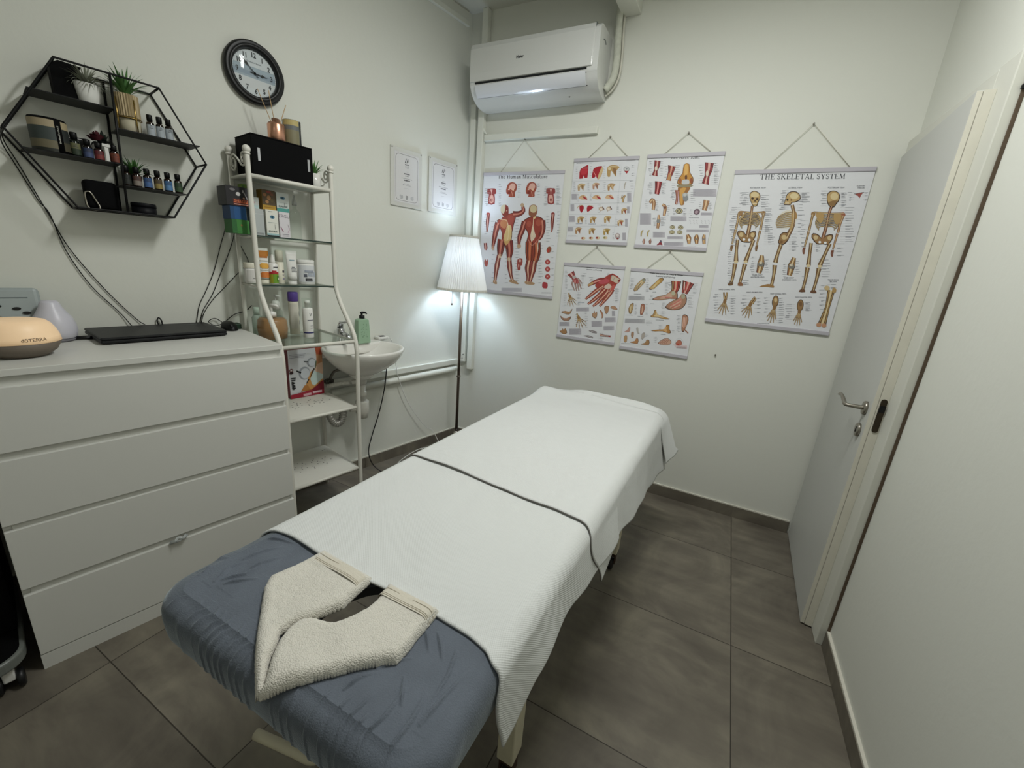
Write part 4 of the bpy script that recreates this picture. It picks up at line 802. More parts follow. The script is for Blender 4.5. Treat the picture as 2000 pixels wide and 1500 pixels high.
for r, z0, z1, nm in ((RB+.003, ZBm-.003, ZBm+.012, 'shade_trim'), (RT+.003, ZT-.010, ZT+.003, 'shade_trim')):
    g = G(); g.lathe([(r+.001, z0), (r-.002*(z0 < 1.3), z1), (r-.004, z1), (r-.004, z0), (r+.001, z0)], (LX, LY, 0), 64, close=False); g.build(nm, trim_c, t)
g = G()
for k in range(3): g.tube([(LX, LY, 1.33), (LX+.157*math.cos(k*2.09), LY+.157*math.sin(k*2.09), 1.196)], .0015, 6)
g.build('shade_spider', steel, t)
g = G(); g.lathe([(.012, 1.33), (.016, 1.345), (.028, 1.375), (.030, 1.395), (.022, 1.42), (.0001, 1.428)], (LX, LY, 0), 20)
g.build('bulb', mat('bulb_glow', 'ffffff', .5, emit='d2e6ff', estr=190), t)
# ------------------------------------------------------------ air conditioner
AX0, AX1 = -1.634, -.842
t = thing('air_conditioner', 'white wall-mounted air conditioner with open louver above the charts', 'air conditioner', (-1.24, YB, 2.30))
acw = mat('ac_white', 'd9dad7', .22, coat=.3)
AP = [(q.x, q.y) for q in catmull([Vector((d, z, 0)) for d, z in [(0, 2.305), (.07, 2.306), (.115, 2.314), (.150, 2.330), (.178, 2.352), (.196, 2.382), (.203, 2.41), (.205, 2.56), (.197, 2.588), (.165, 2.602), (0, 2.606)]], 4)]
g = G(); g.prism([(d, z) for d, z in AP], lambda d, z, tt: (tt, YB-.002-d, z), AX0, AX1, smooth=True); o = g.build('casing', acw, t); o.modifiers.new('edges', 'EDGE_SPLIT').split_angle = .6
g = G(); g.prism([(.196, 2.412), (.210, 2.408), (.2125, 2.45), (.2115, 2.575), (.200, 2.602), (.17, 2.606), (.17, 2.60)], lambda d, z, tt: (tt, YB-.002-d, z), AX0, AX1-.03); fp = g.build('front_panel', acw, t, bevel=.003)
g = G(); put_text(g, 'Haier', lambda u, v: (-1.300+u, YB-.2153, 2.493+v), .021, bold=.022, shear=0); g.build('lettering', mat('logo_dark', '2a2c30', .4), fp)
dk = mat('vent_dark', '15181a', .6)
g = G(); g.prism([(.160, 2.335), (.1975, 2.384), (.2055, 2.406), (.15, 2.40)], lambda d, z, tt: (tt, YB-.002-d, z), AX0+.035, AX1-.058); g.build('outlet', dk, t)
g = G(); g.prism([(q.x, q.y) for q in catmull([Vector(p+(0,)) for p in ((.1735, 2.331), (.188, 2.342), (.2005, 2.358), (.2075, 2.373), (.211, 2.388))], 4)]+[(.206, 2.391), (.193, 2.363), (.168, 2.334)], lambda d, z, tt: (tt, YB-.002-d, z), AX0+.040, AX1-.062, smooth=True); o = g.build('louver', mat('louver_white', 'dfe1e6', .15, coat=.5), t); o.modifiers.new('edges', 'EDGE_SPLIT').split_angle = .6
g = G(); g.box((AX1-.030, YB-.2055, 2.41), (AX1-.0285, YB-.16, 2.604)); g.tube([(AX1+.0005, YB-.15, 2.545), (AX1+.0005, YB-.125, 2.55), (AX1+.0005, YB-.105, 2.54)], .003, 6, sub=4); g.build('side_seam', mat('seam_grey', '6f7472', .6), t)
g = G(); g.cyl((0, 0, 0), .004, 0, .003, 8, M=Matrix.Translation((-1.02, YB-.11, 2.312)) @ Matrix.Rotation(PI, 4, 'X')); g.build('screw', dk, t)
g = G(); g.tube([(-.80, YB-.05, 2.80), (-.805, YB-.045, 2.70), (-.80, YB-.04, 2.60), (-.792, YB-.04, 2.48), (-.80, YB-.045, 2.40), (-.835, YB-.05, 2.345)], .019, 12, sub=6); single(g, 'refrigerant_pipe', mat('pipe_wrap', 'c4c6b8', .7, mottle=.25, mscale=45, bump=.4, bscale=60), 'wrapped white pipe bending down beside the air conditioner', 'pipe', (-.83, YB-.05, 2.345))
g = G(); g.tube([(-.785, YB-.022, 2.80), (-.782, YB-.02, 2.65), (-.772, YB-.018, 2.52), (-.774, YB-.018, 2.42), (-.80, YB-.02, 2.36), (-.838, YB-.03, 2.325)], .0065, 8, sub=6); single(g, 'drain_hose', mat('hose_white', 'cfcdc0', .5), 'thin pale hose curving outside the wrapped air conditioner pipe', 'hose', (-.838, YB-.03, 2.325))
g = G(); g.tube([(-1.655, YB-.03, 2.31), (-1.652, YB-.03, 2.27), (-1.635, YB-.025, 2.21), (-1.615, YB-.015, 2.182)], .007, 8, sub=5); single(g, 'power_cable', trunk_m, 'white cord from the air conditioner bottom left to the trunking', 'cable', (-1.615, YB-.015, 2.182))
# ------------------------------------------------------------ massage table
SHR = .032
def TX(x, y): return x+SHR*(y-.5)
TL, TR, TF, TB, TZ = -.895, -.225, .278, 2.10, .700
HC = (-.560, .462); HRX, HRY = .072, .120
beige = mat('beige_steel', 'cdc7ae', .5, mottle=.08, mscale=20)
t = thing('massage_table', 'padded massage table on beige steel legs with a face hole, under covers', 'massage table', (-.54, 1.18, 0))
def rrect(n, inset, r=.07):
    x0, x1, y0, y1 = TL+inset, TR-inset, TF+inset, TB-inset; r = max(.004, r-inset)
    P = []
    for cx, cy, a0 in ((x1-r, y1-r, 0), (x0+r, y1-r, PI/2), (x0+r, y0+r, PI), (x1-r, y0+r, 1.5*PI)):
        if a0 == PI: P.append((x0, .80))
        for i in range(13): a = a0+PI/2*i/12; P.append((cx+r*math.cos(a), cy+r*math.sin(a)))
    P.append((x1, .80))
    L = [0]
    for i in range(len(P)):
        q = P[(i+1) % len(P)]; L.append(L[-1]+math.dist(P[i], q)*(7 if P[i][1]+q[1] < 1.6001 else 1))
    out = []; i = 0
    for k in range(n):
        d = L[-1]*k/n
        while L[i+1] < d: i += 1
        q = (d-L[i])/(L[i+1]-L[i]) if L[i+1] > L[i] else 0
        a, b2 = P[i], P[(i+1) % len(P)]; out.append((a[0]+(b2[0]-a[0])*q, a[1]+(b2[1]-a[1])*q))
    return out
NP = 1500
PER = rrect(NP, 0)
ANG = [math.atan2(y-HC[1], x-HC[0]) for x, y in PER]
CREASE = [[(-0.517, 0.272), (-0.516, 0.289)], [(-0.468, 0.271), (-0.477, 0.29), (-0.483, 0.309)], [(-0.437, 0.269), (-0.435, 0.301), (-0.432, 0.336)], [(-0.408, 0.269), (-0.402, 0.31), (-0.399, 0.347)], [(-0.388, 0.265), (-0.379, 0.313), (-0.372, 0.364)], [(-0.374, 0.272), (-0.36, 0.311), (-0.358, 0.332)], [(-0.348, 0.261), (-0.341, 0.286), (-0.339, 0.314)], [(-0.489, 0.272), (-0.496, 0.29), (-0.499, 0.299)], [(-0.232, 0.329), (-0.227, 0.38), (-0.216, 0.445)], [(-0.283, 0.356), (-0.277, 0.409), (-0.265, 0.472)], [(-0.251, 0.335), (-0.244, 0.379), (-0.243, 0.415)], [(-0.327, 0.365), (-0.356, 0.405)], [(-0.357, 0.497), (-0.329, 0.469), (-0.314, 0.452)], [(-0.4, 0.387), (-0.384, 0.414), (-0.36, 0.437)], [(-0.214, 0.351), (-0.207, 0.394), (-0.202, 0.446)], [(-0.669, 0.282), (-0.7, 0.302), (-0.722, 0.331)], [(-0.652, 0.282), (-0.683, 0.302), (-0.7, 0.333)], [(-0.622, 0.279), (-0.643, 0.297), (-0.667, 0.332)], [(-0.713, 0.283), (-0.744, 0.301), (-0.759, 0.319)], [(-0.83, 0.298), (-0.783, 0.282), (-0.754, 0.279)], [(-0.579, 0.279), (-0.601, 0.296), (-0.614, 0.315)], [(-0.607, 0.283), (-0.629, 0.306), (-0.641, 0.328)], [(-0.69, 0.283), (-0.717, 0.302), (-0.741, 0.33)], [(-0.742, 0.286), (-0.764, 0.299), (-0.784, 0.321)], [(-0.806, 0.37), (-0.783, 0.402), (-0.782, 0.45)], [(-0.791, 0.366), (-0.751, 0.412)], [(-0.831, 0.426), (-0.82, 0.465), (-0.799, 0.5)], [(-0.793, 0.421), (-0.782, 0.45), (-0.771, 0.481)], [(-0.852, 0.496), (-0.826, 0.508), (-0.783, 0.519)], [(-0.814, 0.359), (-0.828, 0.398), (-0.817, 0.435)], [(-0.86, 0.363), (-0.876, 0.405), (-0.874, 0.447)], [(-0.344, 0.296), (-0.335, 0.339), (-0.337, 0.396)], [(-0.298, 0.308), (-0.297, 0.354), (-0.306, 0.403)], [(-0.418, 0.336), (-0.412, 0.363), (-0.391, 0.392)], [(-0.379, 0.489), (-0.342, 0.452)], [(-0.306, 0.483), (-0.292, 0.439), (-0.289, 0.387)]]
CR = [(min(p[0] for p in P)-.01, min(p[1] for p in P)-.012, max(p[0] for p in P)+.01, max(p[1] for p in P)+.01, P) for P in CREASE]
def loft(rings, ridge=0):
    """rings of ('h',scale,z) ellipse rings, ('m',f) between hole and edge, ('e',inset,z) outer rings"""
    rows = []
    for kd, a, z in rings:
        row = []
        ins = rrect(NP, a) if kd == 'e' else rrect(NP, .035)
        for i in range(NP):
            hx, hy = HC[0]+HRX*math.cos(ANG[i]), HC[1]+HRY*math.sin(ANG[i])
            if kd == 'h': x, y = HC[0]+HRX*a*math.cos(ANG[i]), HC[1]+HRY*a*math.sin(ANG[i])
            elif kd == 'm': x, y = hx+(ins[i][0]-hx)*a, hy+(ins[i][1]-hy)*a
            else: x, y = ins[i]
            row.append([x, y, z])
        rows.append(row)
    g = G(); vs = []
    for r in rows:
        for i, (x, y, z) in enumerate(r):
            X = TX(x, y)
            if ridge and y < .6:
                h = .0022*noise.noise((x*7, y*7, 3.1))
                yy = max(y, .283) if z < TZ-.004 else y
                for bx0, by0, bx1, by1, P in CR:
                    if not (bx0 < X < bx1 and by0 < yy < by1): continue
                    n = len(P)-1
                    for q in range(n):
                        (ax, ay), (bx, by) = P[q], P[q+1]; dx, dy = bx-ax, by-ay
                        f = max(0, min(1, ((X-ax)*dx+(yy-ay)*dy)/(dx*dx+dy*dy))); d = math.hypot(X-ax-f*dx, yy-ay-f*dy)
                        tt = (q+f)/n; h = max(h, ridge*math.exp(-(d/.0024)**2)*(1-tt*tt)*(.35+.65*min(1, tt*4) if tt < .25 and P[0][1] > .30 else 1))
                if z >= TZ-.004: z += h
                else:
                    ex = -1 if x < TL+.04 and y > .33 else (1 if x > TR-.04 and y > .33 else 0)
                    x += ex*h*.4; y -= h*.28 if not ex else 0
            vs.append((TX(x, y), y, z))
    k = len(rows)
    g.add(vs, [(j*NP+i, j*NP+(i+1) % NP, (j+1)*NP+(i+1) % NP, (j+1)*NP+i) for j in range(k-1) for i in range(NP)], 0, True)
    return g
cush = loft([('h', 1.06, .61), ('h', 1.06, .69), ('m', .5, .695), ('e', .02, .695), ('e', .006, .68), ('e', .006, .622), ('e', .012, .612), ('m', .5, .61), ('h', 1.06, .61)])
cush.build('cushion', mat('cushion_vinyl', '2c3036', .5), t)
g = G()
for x in (-.80, -.32): g.box((TX(x, 1.2)-.02, .42, .565), (TX(x, 1.2)+.02, 2.0, .608))
for y in (.73, 1.25, 1.75): g.box((TX(-.82, y), y-.02, .565), (TX(-.30, y), y+.02, .605))
g.build('frame', beige, t, bevel=.003)
for sx in (-.80, -.30):
    for y in (.75, 1.75):
        if sx < -.5 and y < 1: y = .99
        x = TX(sx, y); g = G(); g.box((x-.024, y-.03, .10), (x+.024, y+.03, .565)); lg = g.build('leg', beige, t, bevel=.004)
        g = G(); g.box((x-.018, y-.022, .082), (x+.018, y+.022, .10)); g.box((x-.020, y-.018, .04), (x-.015, y+.018, .085)); g.box((x+.015, y-.018, .04), (x+.020, y+.018, .085)); g.build('caster_fork', mat('rusty_steel', '4c3a30', .6, metal=.5, mottle=.5, mscale=60), lg)
        g = G(); g.lathe([(.026, -.011), (.030, -.008), (.030, .008), (.026, .011)], (x, y, .030), 24, M=Matrix.Rotation(PI/2, 4, 'Y')); g.build('caster_wheel', mat('caster_rubber', '1c1a19', .6), lg)
for y in (1.02, 1.75):
    g = G(); g.box((TX(-.776, y), y-.018, .26), (TX(-.324, y), y+.018, .31)); g.build('crossbar', beige, t, bevel=.004)
g = G(); g.tube([(-.762, .372, .30), (-.66, .392, .30), (-.612, .402, .30), (-.596, .425, .31), (-.592, .437, .40), (-.59, .44, .565)], .0112, 12, sub=5); o = g.build('lever', beige, t)
# fitted blue velvet cover
rings = [('h', .985, .640), ('h', .985, .690), ('h', 1.0, .7015), ('m', .05, .703)]+[('m', f, .7045) for f in [.09+.0096*i for i in range(95)]]+[('e', .035, .7035), ('e', .022, .701), ('e', .012, .695), ('e', .004, .686), ('e', 0, .674), ('e', -.001, .66), ('e', .0, .645), ('e', .001, .63), ('e', .003, .615), ('e', .008, .604), ('e', .02, .598), ('e', .05, .596)]
vel = mat('blue_velvet', '5f6670', .85, sheen=.9, mottle=.22, mscale=16, bump=.35, bscale=420)
vel.node_tree.nodes['Principled BSDF'].inputs['Sheen Tint'].default_value = lin('d3dee2'); vel.node_tree.nodes['Principled BSDF'].inputs['Sheen Roughness'].default_value = .3
single(loft(rings, .0085), 'table_cover', vel, 'blue-grey velvet fitted cover stretched over the massage table', 'cover', (-.54, 1.18, .596))
# ------------------------------------------------------------ white waffle blankets
def waffle():
    m = bpy.data.materials.new('white_waffle'); m.use_nodes = True; nt = m.node_tree; L = nt.links; b = nt.nodes['Principled BSDF']
    b.inputs['Base Color'].default_value = lin('d4d6d4'); b.inputs['Roughness'].default_value = .9; b.inputs['Sheen Weight'].default_value = .2
    uv = nt.nodes.new('ShaderNodeUVMap'); sp = nt.nodes.new('ShaderNodeSeparateXYZ'); L.new(uv.outputs[0], sp.inputs[0])
    def ma(op, a, v=None):
        n = nt.nodes.new('ShaderNodeMath'); n.operation = op
        for i, q in enumerate((a, v)):
            if q is None: continue
            if isinstance(q, (int, float)): n.inputs[i].default_value = q
            else: L.new(q, n.inputs[i])
        return n.outputs[0]
    h = ma('MULTIPLY', ma('SINE', ma('MULTIPLY', sp.outputs[0], 2*PI/.0052)), ma('SINE', ma('MULTIPLY', sp.outputs[1], 2*PI/.0052)))
    n = nt.nodes.new('ShaderNodeTexNoise'); n.inputs['Scale'].default_value = 5; n.inputs['Detail'].default_value = 3; L.new(uv.outputs[0], n.inputs['Vector'])
    bp = nt.nodes.new('ShaderNodeBump'); bp.inputs['Strength'].default_value = .35; bp.inputs['Distance'].default_value = .0009; L.new(h, bp.inputs['Height'])
    bp2 = nt.nodes.new('ShaderNodeBump'); bp2.inputs['Strength'].default_value = .5; bp2.inputs['Distance'].default_value = .02; L.new(n.outputs['Fac'], bp2.inputs['Height']); L.new(bp.outputs['Normal'], bp2.inputs['Normal'])
    L.new(bp2.outputs['Normal'], b.inputs['Normal']); return m
waf = waffle()
def interp(x, P):
    if x <= P[0][0]: return P[0][1]
    for (a, p), (b2, q) in zip(P, P[1:]):
        if x <= b2:
            f = (x-a)/(b2-a); f = f*f*(3-2*f); return p+(q-p)*f
    return P[-1][1]
def blanket(name, label, z, near, far, hemR, flare, hemL, seed, bump=None, endlip=0):
    """near/far: y along the width (points of fraction across); hem heights by y; returns object"""
    nu, nv = 150, 110
    xl, xr = TL-.004, TR+.004; R_ = .038
    def pt(u, v):
        yn, yf = interp(u, near), interp(u, far); y = yn+(yf-yn)*v
        hr, hl = interp(y, hemR), interp(y, hemL); fl = interp(y, flare)
        top = (xr-xl)-2*R_; arc = R_*PI/2; dr = z-R_-hr; dl = z-R_-hl; tot = dl+arc+top+arc+dr
        # fixed split so that u stays aligned: u<.2 left drop, .2-.26 left round, .26-.72 top, .72-.80 right round, .8-1 right drop
        wv = .003*math.sin(y*11+seed)+.0016*math.sin(y*27+seed*2)
        nzt = .0022*noise.noise((u*7, y*4, seed))+.0012*noise.noise((u*22, y*12, seed+4))
        zb = bump(u, y) if bump else 0
        if u < .18:
            f = 1-u/.18; x = xl-.002-.012*f+wv*f; zz = z-R_-dl*f
        elif u < .26:
            a = (u-.18)/.08*PI/2; x = xl+R_-R_*math.cos(a); zz = z-R_+R_*math.sin(a)+(zb+nzt)*math.sin(a)
        elif u < .70:
            f = (u-.26)/.44; x = xl+R_+top*f; zz = z+nzt+zb
        elif u < .80:
            a = (u-.70)/.10*PI/2; x = xr-R_+R_*math.sin(a)+fl*.15*(a/(PI/2))**2; zz = z-R_+R_*math.cos(a)+(zb+nzt)*math.cos(a)
        else:
            f = (u-.80)/.20; x = xr+fl*(.15+.85*f)+wv*f*1.3; zz = z-R_-dr*f
        return (TX(x, y)+.0, y+.004*math.sin(u*23+seed)*(1 if v < .02 or v > .98 else 0), zz)
    g = G(); g.grid(nu, nv, pt, 0, True)
    o = g.build(name, waf, origin=(-.54, (near[0][1]+far[0][1])/2, z), solid=.0045); o.location = (-.54, (near[0][1]+far[0][1])/2, z)
    tagit(o, label, 'blanket')
    uvl = o.data.uv_layers.new(name='UVMap')
    co = [v.co for v in o.data.vertices]; arc_ = [0.0]*len(co)
    for j in range(nv):
        m_ = j*nu+nu//2
        for i in range(nu//2+1, nu): arc_[j*nu+i] = arc_[j*nu+i-1]+(co[j*nu+i]-co[j*nu+i-1]).length
        for i in range(nu//2-1, -1, -1): arc_[j*nu+i] = arc_[j*nu+i+1]-(co[j*nu+i]-co[j*nu+i+1]).length
        x0_ = co[m_].x
        for i in range(nu): arc_[j*nu+i] += x0_
    for lp in o.data.loops:
        uvl.data[lp.index].uv = (arc_[lp.vertex_index], co[lp.vertex_index].y)
    return o, pt
b1, f1 = blanket('blanket', 'white waffle blanket in front, its edge above the beige towel', .7105,
    [(0, .50), (.2, .505), (.3, .522), (.5, .517), (.66, .520), (.75, .495), (.85, .475), (1, .50)], [(0, 1.2), (1, 1.2)],
    [(.45, .520), (.52, .530), (.62, .575), (.78, .590), (.95, .565), (1.2, .55)], [(.45, .012), (.7, .018), (1.2, .030)], [(.4, .55), (1.2, .56)], 1.3)
def bmp3(u, y): return (.034*math.exp(-((y-2.10)/.045)**2)*(1/(1+math.exp(-(u-.36)*45)))*(1/(1+math.exp((u-.69)*40))))
def bmp(u, y):
    return .020*math.exp(-((y-2.045)/.06)**2)*math.exp(-((u-.25)/.09)**2)+bmp3(u, y)
b2, f2 = blanket('blanket', 'white waffle blanket on the far half of the table, dark hem line', .7175,
    [(0, 1.02), (.2, 1.015), (.32, 1.022), (.5, .995), (.62, .985), (.72, .965), (.82, .955), (1, 1.03)], [(0, 2.09), (.26, 2.10), (.34, 2.075), (.7, 2.055), (.8, 2.05), (1, 2.06)],
    [(.95, .500), (1.05, .505), (1.2, .545), (1.5, .50), (1.9, .450), (2.1, .440)], [(.9, .035), (1.2, .030), (1.9, .030), (2.1, .045)], [(.9, .56), (2.1, .56)], 4.1, bump=bmp)
hem = mat('grey_hem', '6d6a66', .9)
g = G(); P = []
for i in range(90):
    x, y, z = f2(.17+.83*i/89, 0); P.append((x, y-.0015, z+.0008))
g.tube(P, .0019, 6); h_ = g.build('hem_cord', hem, None, origin=tuple(b2.location)); h_.parent = b2; h_['label'] = 'dark grey hem'
b3, f3 = blanket('pillow_cover', 'white cover over the far end cushion, corner drooping right', .7145,
    [(0, 1.95), (.7, 1.95), (.8, 1.97), (1, 2.02)], [(0, 2.12), (1, 2.145)], [(1.9, .47), (2.1, .50), (2.15, .51)], [(1.9, .03), (2.0, .055), (2.15, .085)], [(1.9, .60), (2.15, .6)], 7.7, bump=bmp3)
b3['category'] = 'cover'
g = G()
def endfn(u, v):
    x, y, z = f3(.2+.8*u, 1)
    zl = .57-.05*u
    return (x+.004*math.sin(u*40)*v, y+.020*math.sin(v*PI/2)+.004*math.sin(u*26+1)*v, z+(zl-z)*v if z > zl else z)
g.grid(80, 12, endfn, 0, True); e_ = g.build('end_flap', waf, None, origin=tuple(b3.location), solid=.0045); e_.parent = b3
# ------------------------------------------------------------ beige terry towel folded to a V round the face hole
LP = [(-0.701, 0.530), (-0.711, 0.46), (-0.725, 0.417), (-0.707, 0.393), (-0.657, 0.353), (-0.609, 0.316), (-0.571, 0.289), (-0.541, 0.271), (-0.527, 0.262), (-0.519, 0.272), (-0.556, 0.306), (-0.573, 0.332), (-0.588, 0.348), (-0.584, 0.369), (-0.564, 0.399), (-0.549, 0.428), (-0.541, 0.443), (-0.545, 0.471), (-0.548, 0.525)]
RP = [(-0.508, 0.530), (-0.497, 0.482), (-0.497, 0.458), (-0.508, 0.43), (-0.521, 0.408), (-0.540, 0.400), (-0.563, 0.394), (-0.579, 0.378), (-0.579, 0.354), (-0.570, 0.330), (-0.551, 0.304), (-0.529, 0.278), (-0.525, 0.263), (-0.509, 0.274), (-0.482, 0.303), (-0.452, 0.335), (-0.422, 0.369), (-0.396, 0.393), (-0.376, 0.409), (-0.375, 0.434), (-0.378, 0.462), (-0.378, 0.487), (-0.380, 0.530)]
def terry_mat():
    m = mat('beige_terry', 'd8d4c9', .95, sheen=.3); nt = m.node_tree; b = nt.nodes['Principled BSDF']; tc = nt.nodes.new('ShaderNodeTexCoord')
    v = nt.nodes.new('ShaderNodeTexVoronoi'); v.inputs['Scale'].default_value = 420; nt.links.new(tc.outputs['Object'], v.inputs['Vector'])
    bp = nt.nodes.new('ShaderNodeBump'); bp.inputs['Strength'].default_value = .7; bp.inputs['Distance'].default_value = .002; bp.invert = True; nt.links.new(v.outputs['Distance'], bp.inputs['Height']); nt.links.new(bp.outputs['Normal'], b.inputs['Normal'])
    return m
ter = terry_mat()
def inside(x, y, P):
    c = False; n = len(P)
    for i in range(n):
        (x1, y1), (x2, y2) = P[i], P[i-1]
        if (y1 > y) != (y2 > y) and x < (x2-x1)*(y-y1)/(y2-y1)+x1: c = not c
    return c
def edist(x, y, P):
    b = 9
    for i in range(len(P)):
        (x1, y1), (x2, y2) = P[i-1], P[i]; dx, dy = x2-x1, y2-y1; l = dx*dx+dy*dy
        q = max(0, min(1, ((x-x1)*dx+(y-y1)*dy)/l)) if l else 0
        b = min(b, math.hypot(x-x1-q*dx, y-y1-q*dy))
    return b
def nearest(x, y, P):
    b = (9, x, y)
    for i in range(len(P)):
        (x1, y1), (x2, y2) = P[i-1], P[i]; dx, dy = x2-x1, y2-y1; l = dx*dx+dy*dy
        q = max(0, min(1, ((x-x1)*dx+(y-y1)*dy)/l)) if l else 0
        px, py = x1+q*dx, y1+q*dy; b = min(b, (math.hypot(x-px, y-py), px, py))
    return b[1], b[2]
def towel_leg(P, thick, seed, zb=.7065):
    st = .0033; g = G(); x0, x1 = min(p[0] for p in P)-.004, max(p[0] for p in P)+.004; y0, y1 = min(p[1] for p in P)-.004, max(p[1] for p in P)+.004
    nx, ny = int((x1-x0)/st)+2, int((y1-y0)/st)+2; idx = {}; vs = []; D = {}
    for j in range(ny):
        for i in range(nx):
            x, y = x0+i*st, y0+j*st; d = edist(x, y, P); ins = inside(x, y, P); D[i, j] = (x, y, d, ins)
    rnd = random.Random(seed)
    def vert(i, j):
        if (i, j) in idx: return idx[i, j]
        x, y, d, ins = D[i, j]
        if not ins: x, y = nearest(x, y, P)
        e = min(1, (d if ins else 0)/.016); prof = math.sqrt(max(0, 1-(1-e)**2))
        nz = noise.noise((x*190, y*190, seed))*.0013+noise.noise((x*380, y*380, seed+2))*.0008+noise.noise((x*18, y*18, seed))*.004
        nz *= .35+.65*prof
        if y > .485: nz *= .25
        drop = 0
        if y < .315: drop = ((.315-y)/.055)**2*.020
        vs.append((x+noise.noise((x*200, y*200, 5))*.0012, y+noise.noise((x*200, y*200, 9))*.0012, zb+.002+thick*prof+nz-drop)); idx[i, j] = len(vs)-1; return idx[i, j]
    fs = []
    for j in range(ny-1):
        for i in range(nx-1):
            q = [(i, j), (i+1, j), (i+1, j+1), (i, j+1)]
            if sum(D[c][3] for c in q) >= 2: fs.append([vert(*c) for c in q])
    top = len(vs); vs2 = [(x, y, zb-(((.315-y)/.055)**2*.020 if y < .315 else 0)) for x, y, z in vs]
    ed = {}
    for f in fs:
        for a, b2 in zip(f, f[1:]+f[:1]): ed[a, b2] = 1
    g.add(vs+vs2, fs+[[top+i for i in f[::-1]] for f in fs]+[[b2, a, a+top, b2+top] for a, b2 in ed if (b2, a) not in ed], 0, True)
    return g
t = thing('folded_towel', 'beige terry towel folded into a V round the face hole', 'towel', (-.55, .40, .706))
towel_leg(LP, .017, 3.3).build('towel_side', ter, t)
towel_leg(RP, .021, 8.1, .7065).build('towel_side', ter, t)
strp = mat('towel_border', 'd2ccbd', .9, bump=.4, bscale=300); strd = mat('towel_stripe', '8d836e', .9)
for (ax, ay), (bx, by), zz in (((-.700, .494), (-.548, .487), .7265), ((-.502, .492), (-.379, .494), .7305)):
    g = G()
    for off, h2, mm in ((-.002, .026, 0), (.001, .0009, 1), (.0045, .0007, 1), (.0165, .0009, 1)):
        K = 24; vs = []
        for i in range(K+1):
            f = i/K; x = ax+(bx-ax)*f; y = ay+(by-ay)*f+off; e = min(1, min(f, 1-f)*(math.hypot(bx-ax, by-ay))/.016); zq = zz-.019*(1-math.sqrt(max(0, 1-(1-e)**2)))+noise.noise((x*18, y*18, 3.3 if ax < -.6 else 8.1))*.004+.0010+(.0004 if mm else 0)
            vs += [(x, y, zq), (x, y+h2, zq)]
        g.add(vs, [(2*i, 2*i+2, 2*i+3, 2*i+1) for i in range(K)], mm, True)
    g.build('woven_border', [strp, strd], t)
# ------------------------------------------------------------ black rolling trolley left of the chest
t = thing('rolling_trolley', 'black rolling trolley on a grey castor base left of the chest', 'trolley', (.33, -2.57, 0), 'W')
blk = mat('black_vinyl', '050506', .8, spec=.15)
def rr2(d0, d1, s0, s1, r): return [(cx+r*math.cos(a0+PI/2*i/8), cy+r*math.sin(a0+PI/2*i/8)) for cx, cy, a0 in ((d1-r, s1-r, 0), (d0+r, s1-r, PI/2), (d0+r, s0+r, PI), (d1-r, s0+r, 1.5*PI)) for i in range(9)]
fz = lambda u, v, tt: (u, v, tt)
g = G(); g.prism(rr2(.10, .585, -2.80, -2.328, .07), fz, .082, .122); g.build('base', mat('grey_base_plastic', '6d716c', .35), t, bevel=.008, bseg=3)
g = G(); g.prism(rr2(.11, .575, -2.79, -2.338, .06), fz, .1225, .126); g.build('base_mat', blk, t)
for z0, z1 in ((.1265, .315), (.32, .51), (.515, .70)):
    g = G(); g.box((.12, -2.78, z0), (.44, -2.335, z1)); g.build('drawer', blk, t, bevel=.006)
g = G(); g.box((.11, -2.79, .7005), (.46, -2.328, .715)); g.build('top_tray', blk, t, bevel=.004)
for d in (.15, .545):
    for s_ in (-2.75, -2.372):
        g = G(); g.box((d-.014, s_-.013, .034), (d+.014, s_+.013, .082)); cf_ = g.build('caster_fork', white_pl, t, bevel=.004)
        for q in (-1, 1):
            g = G(); g.lathe([(.024, -.008), (.0285, -.005), (.0285, .005), (.024, .008)], (d, s_+q*.022, .0285), 20, M=Matrix.Rotation(PI/2, 4, 'X')); g.build('caster_wheel', mat('caster_black', '0e0e10', .45), cf_)
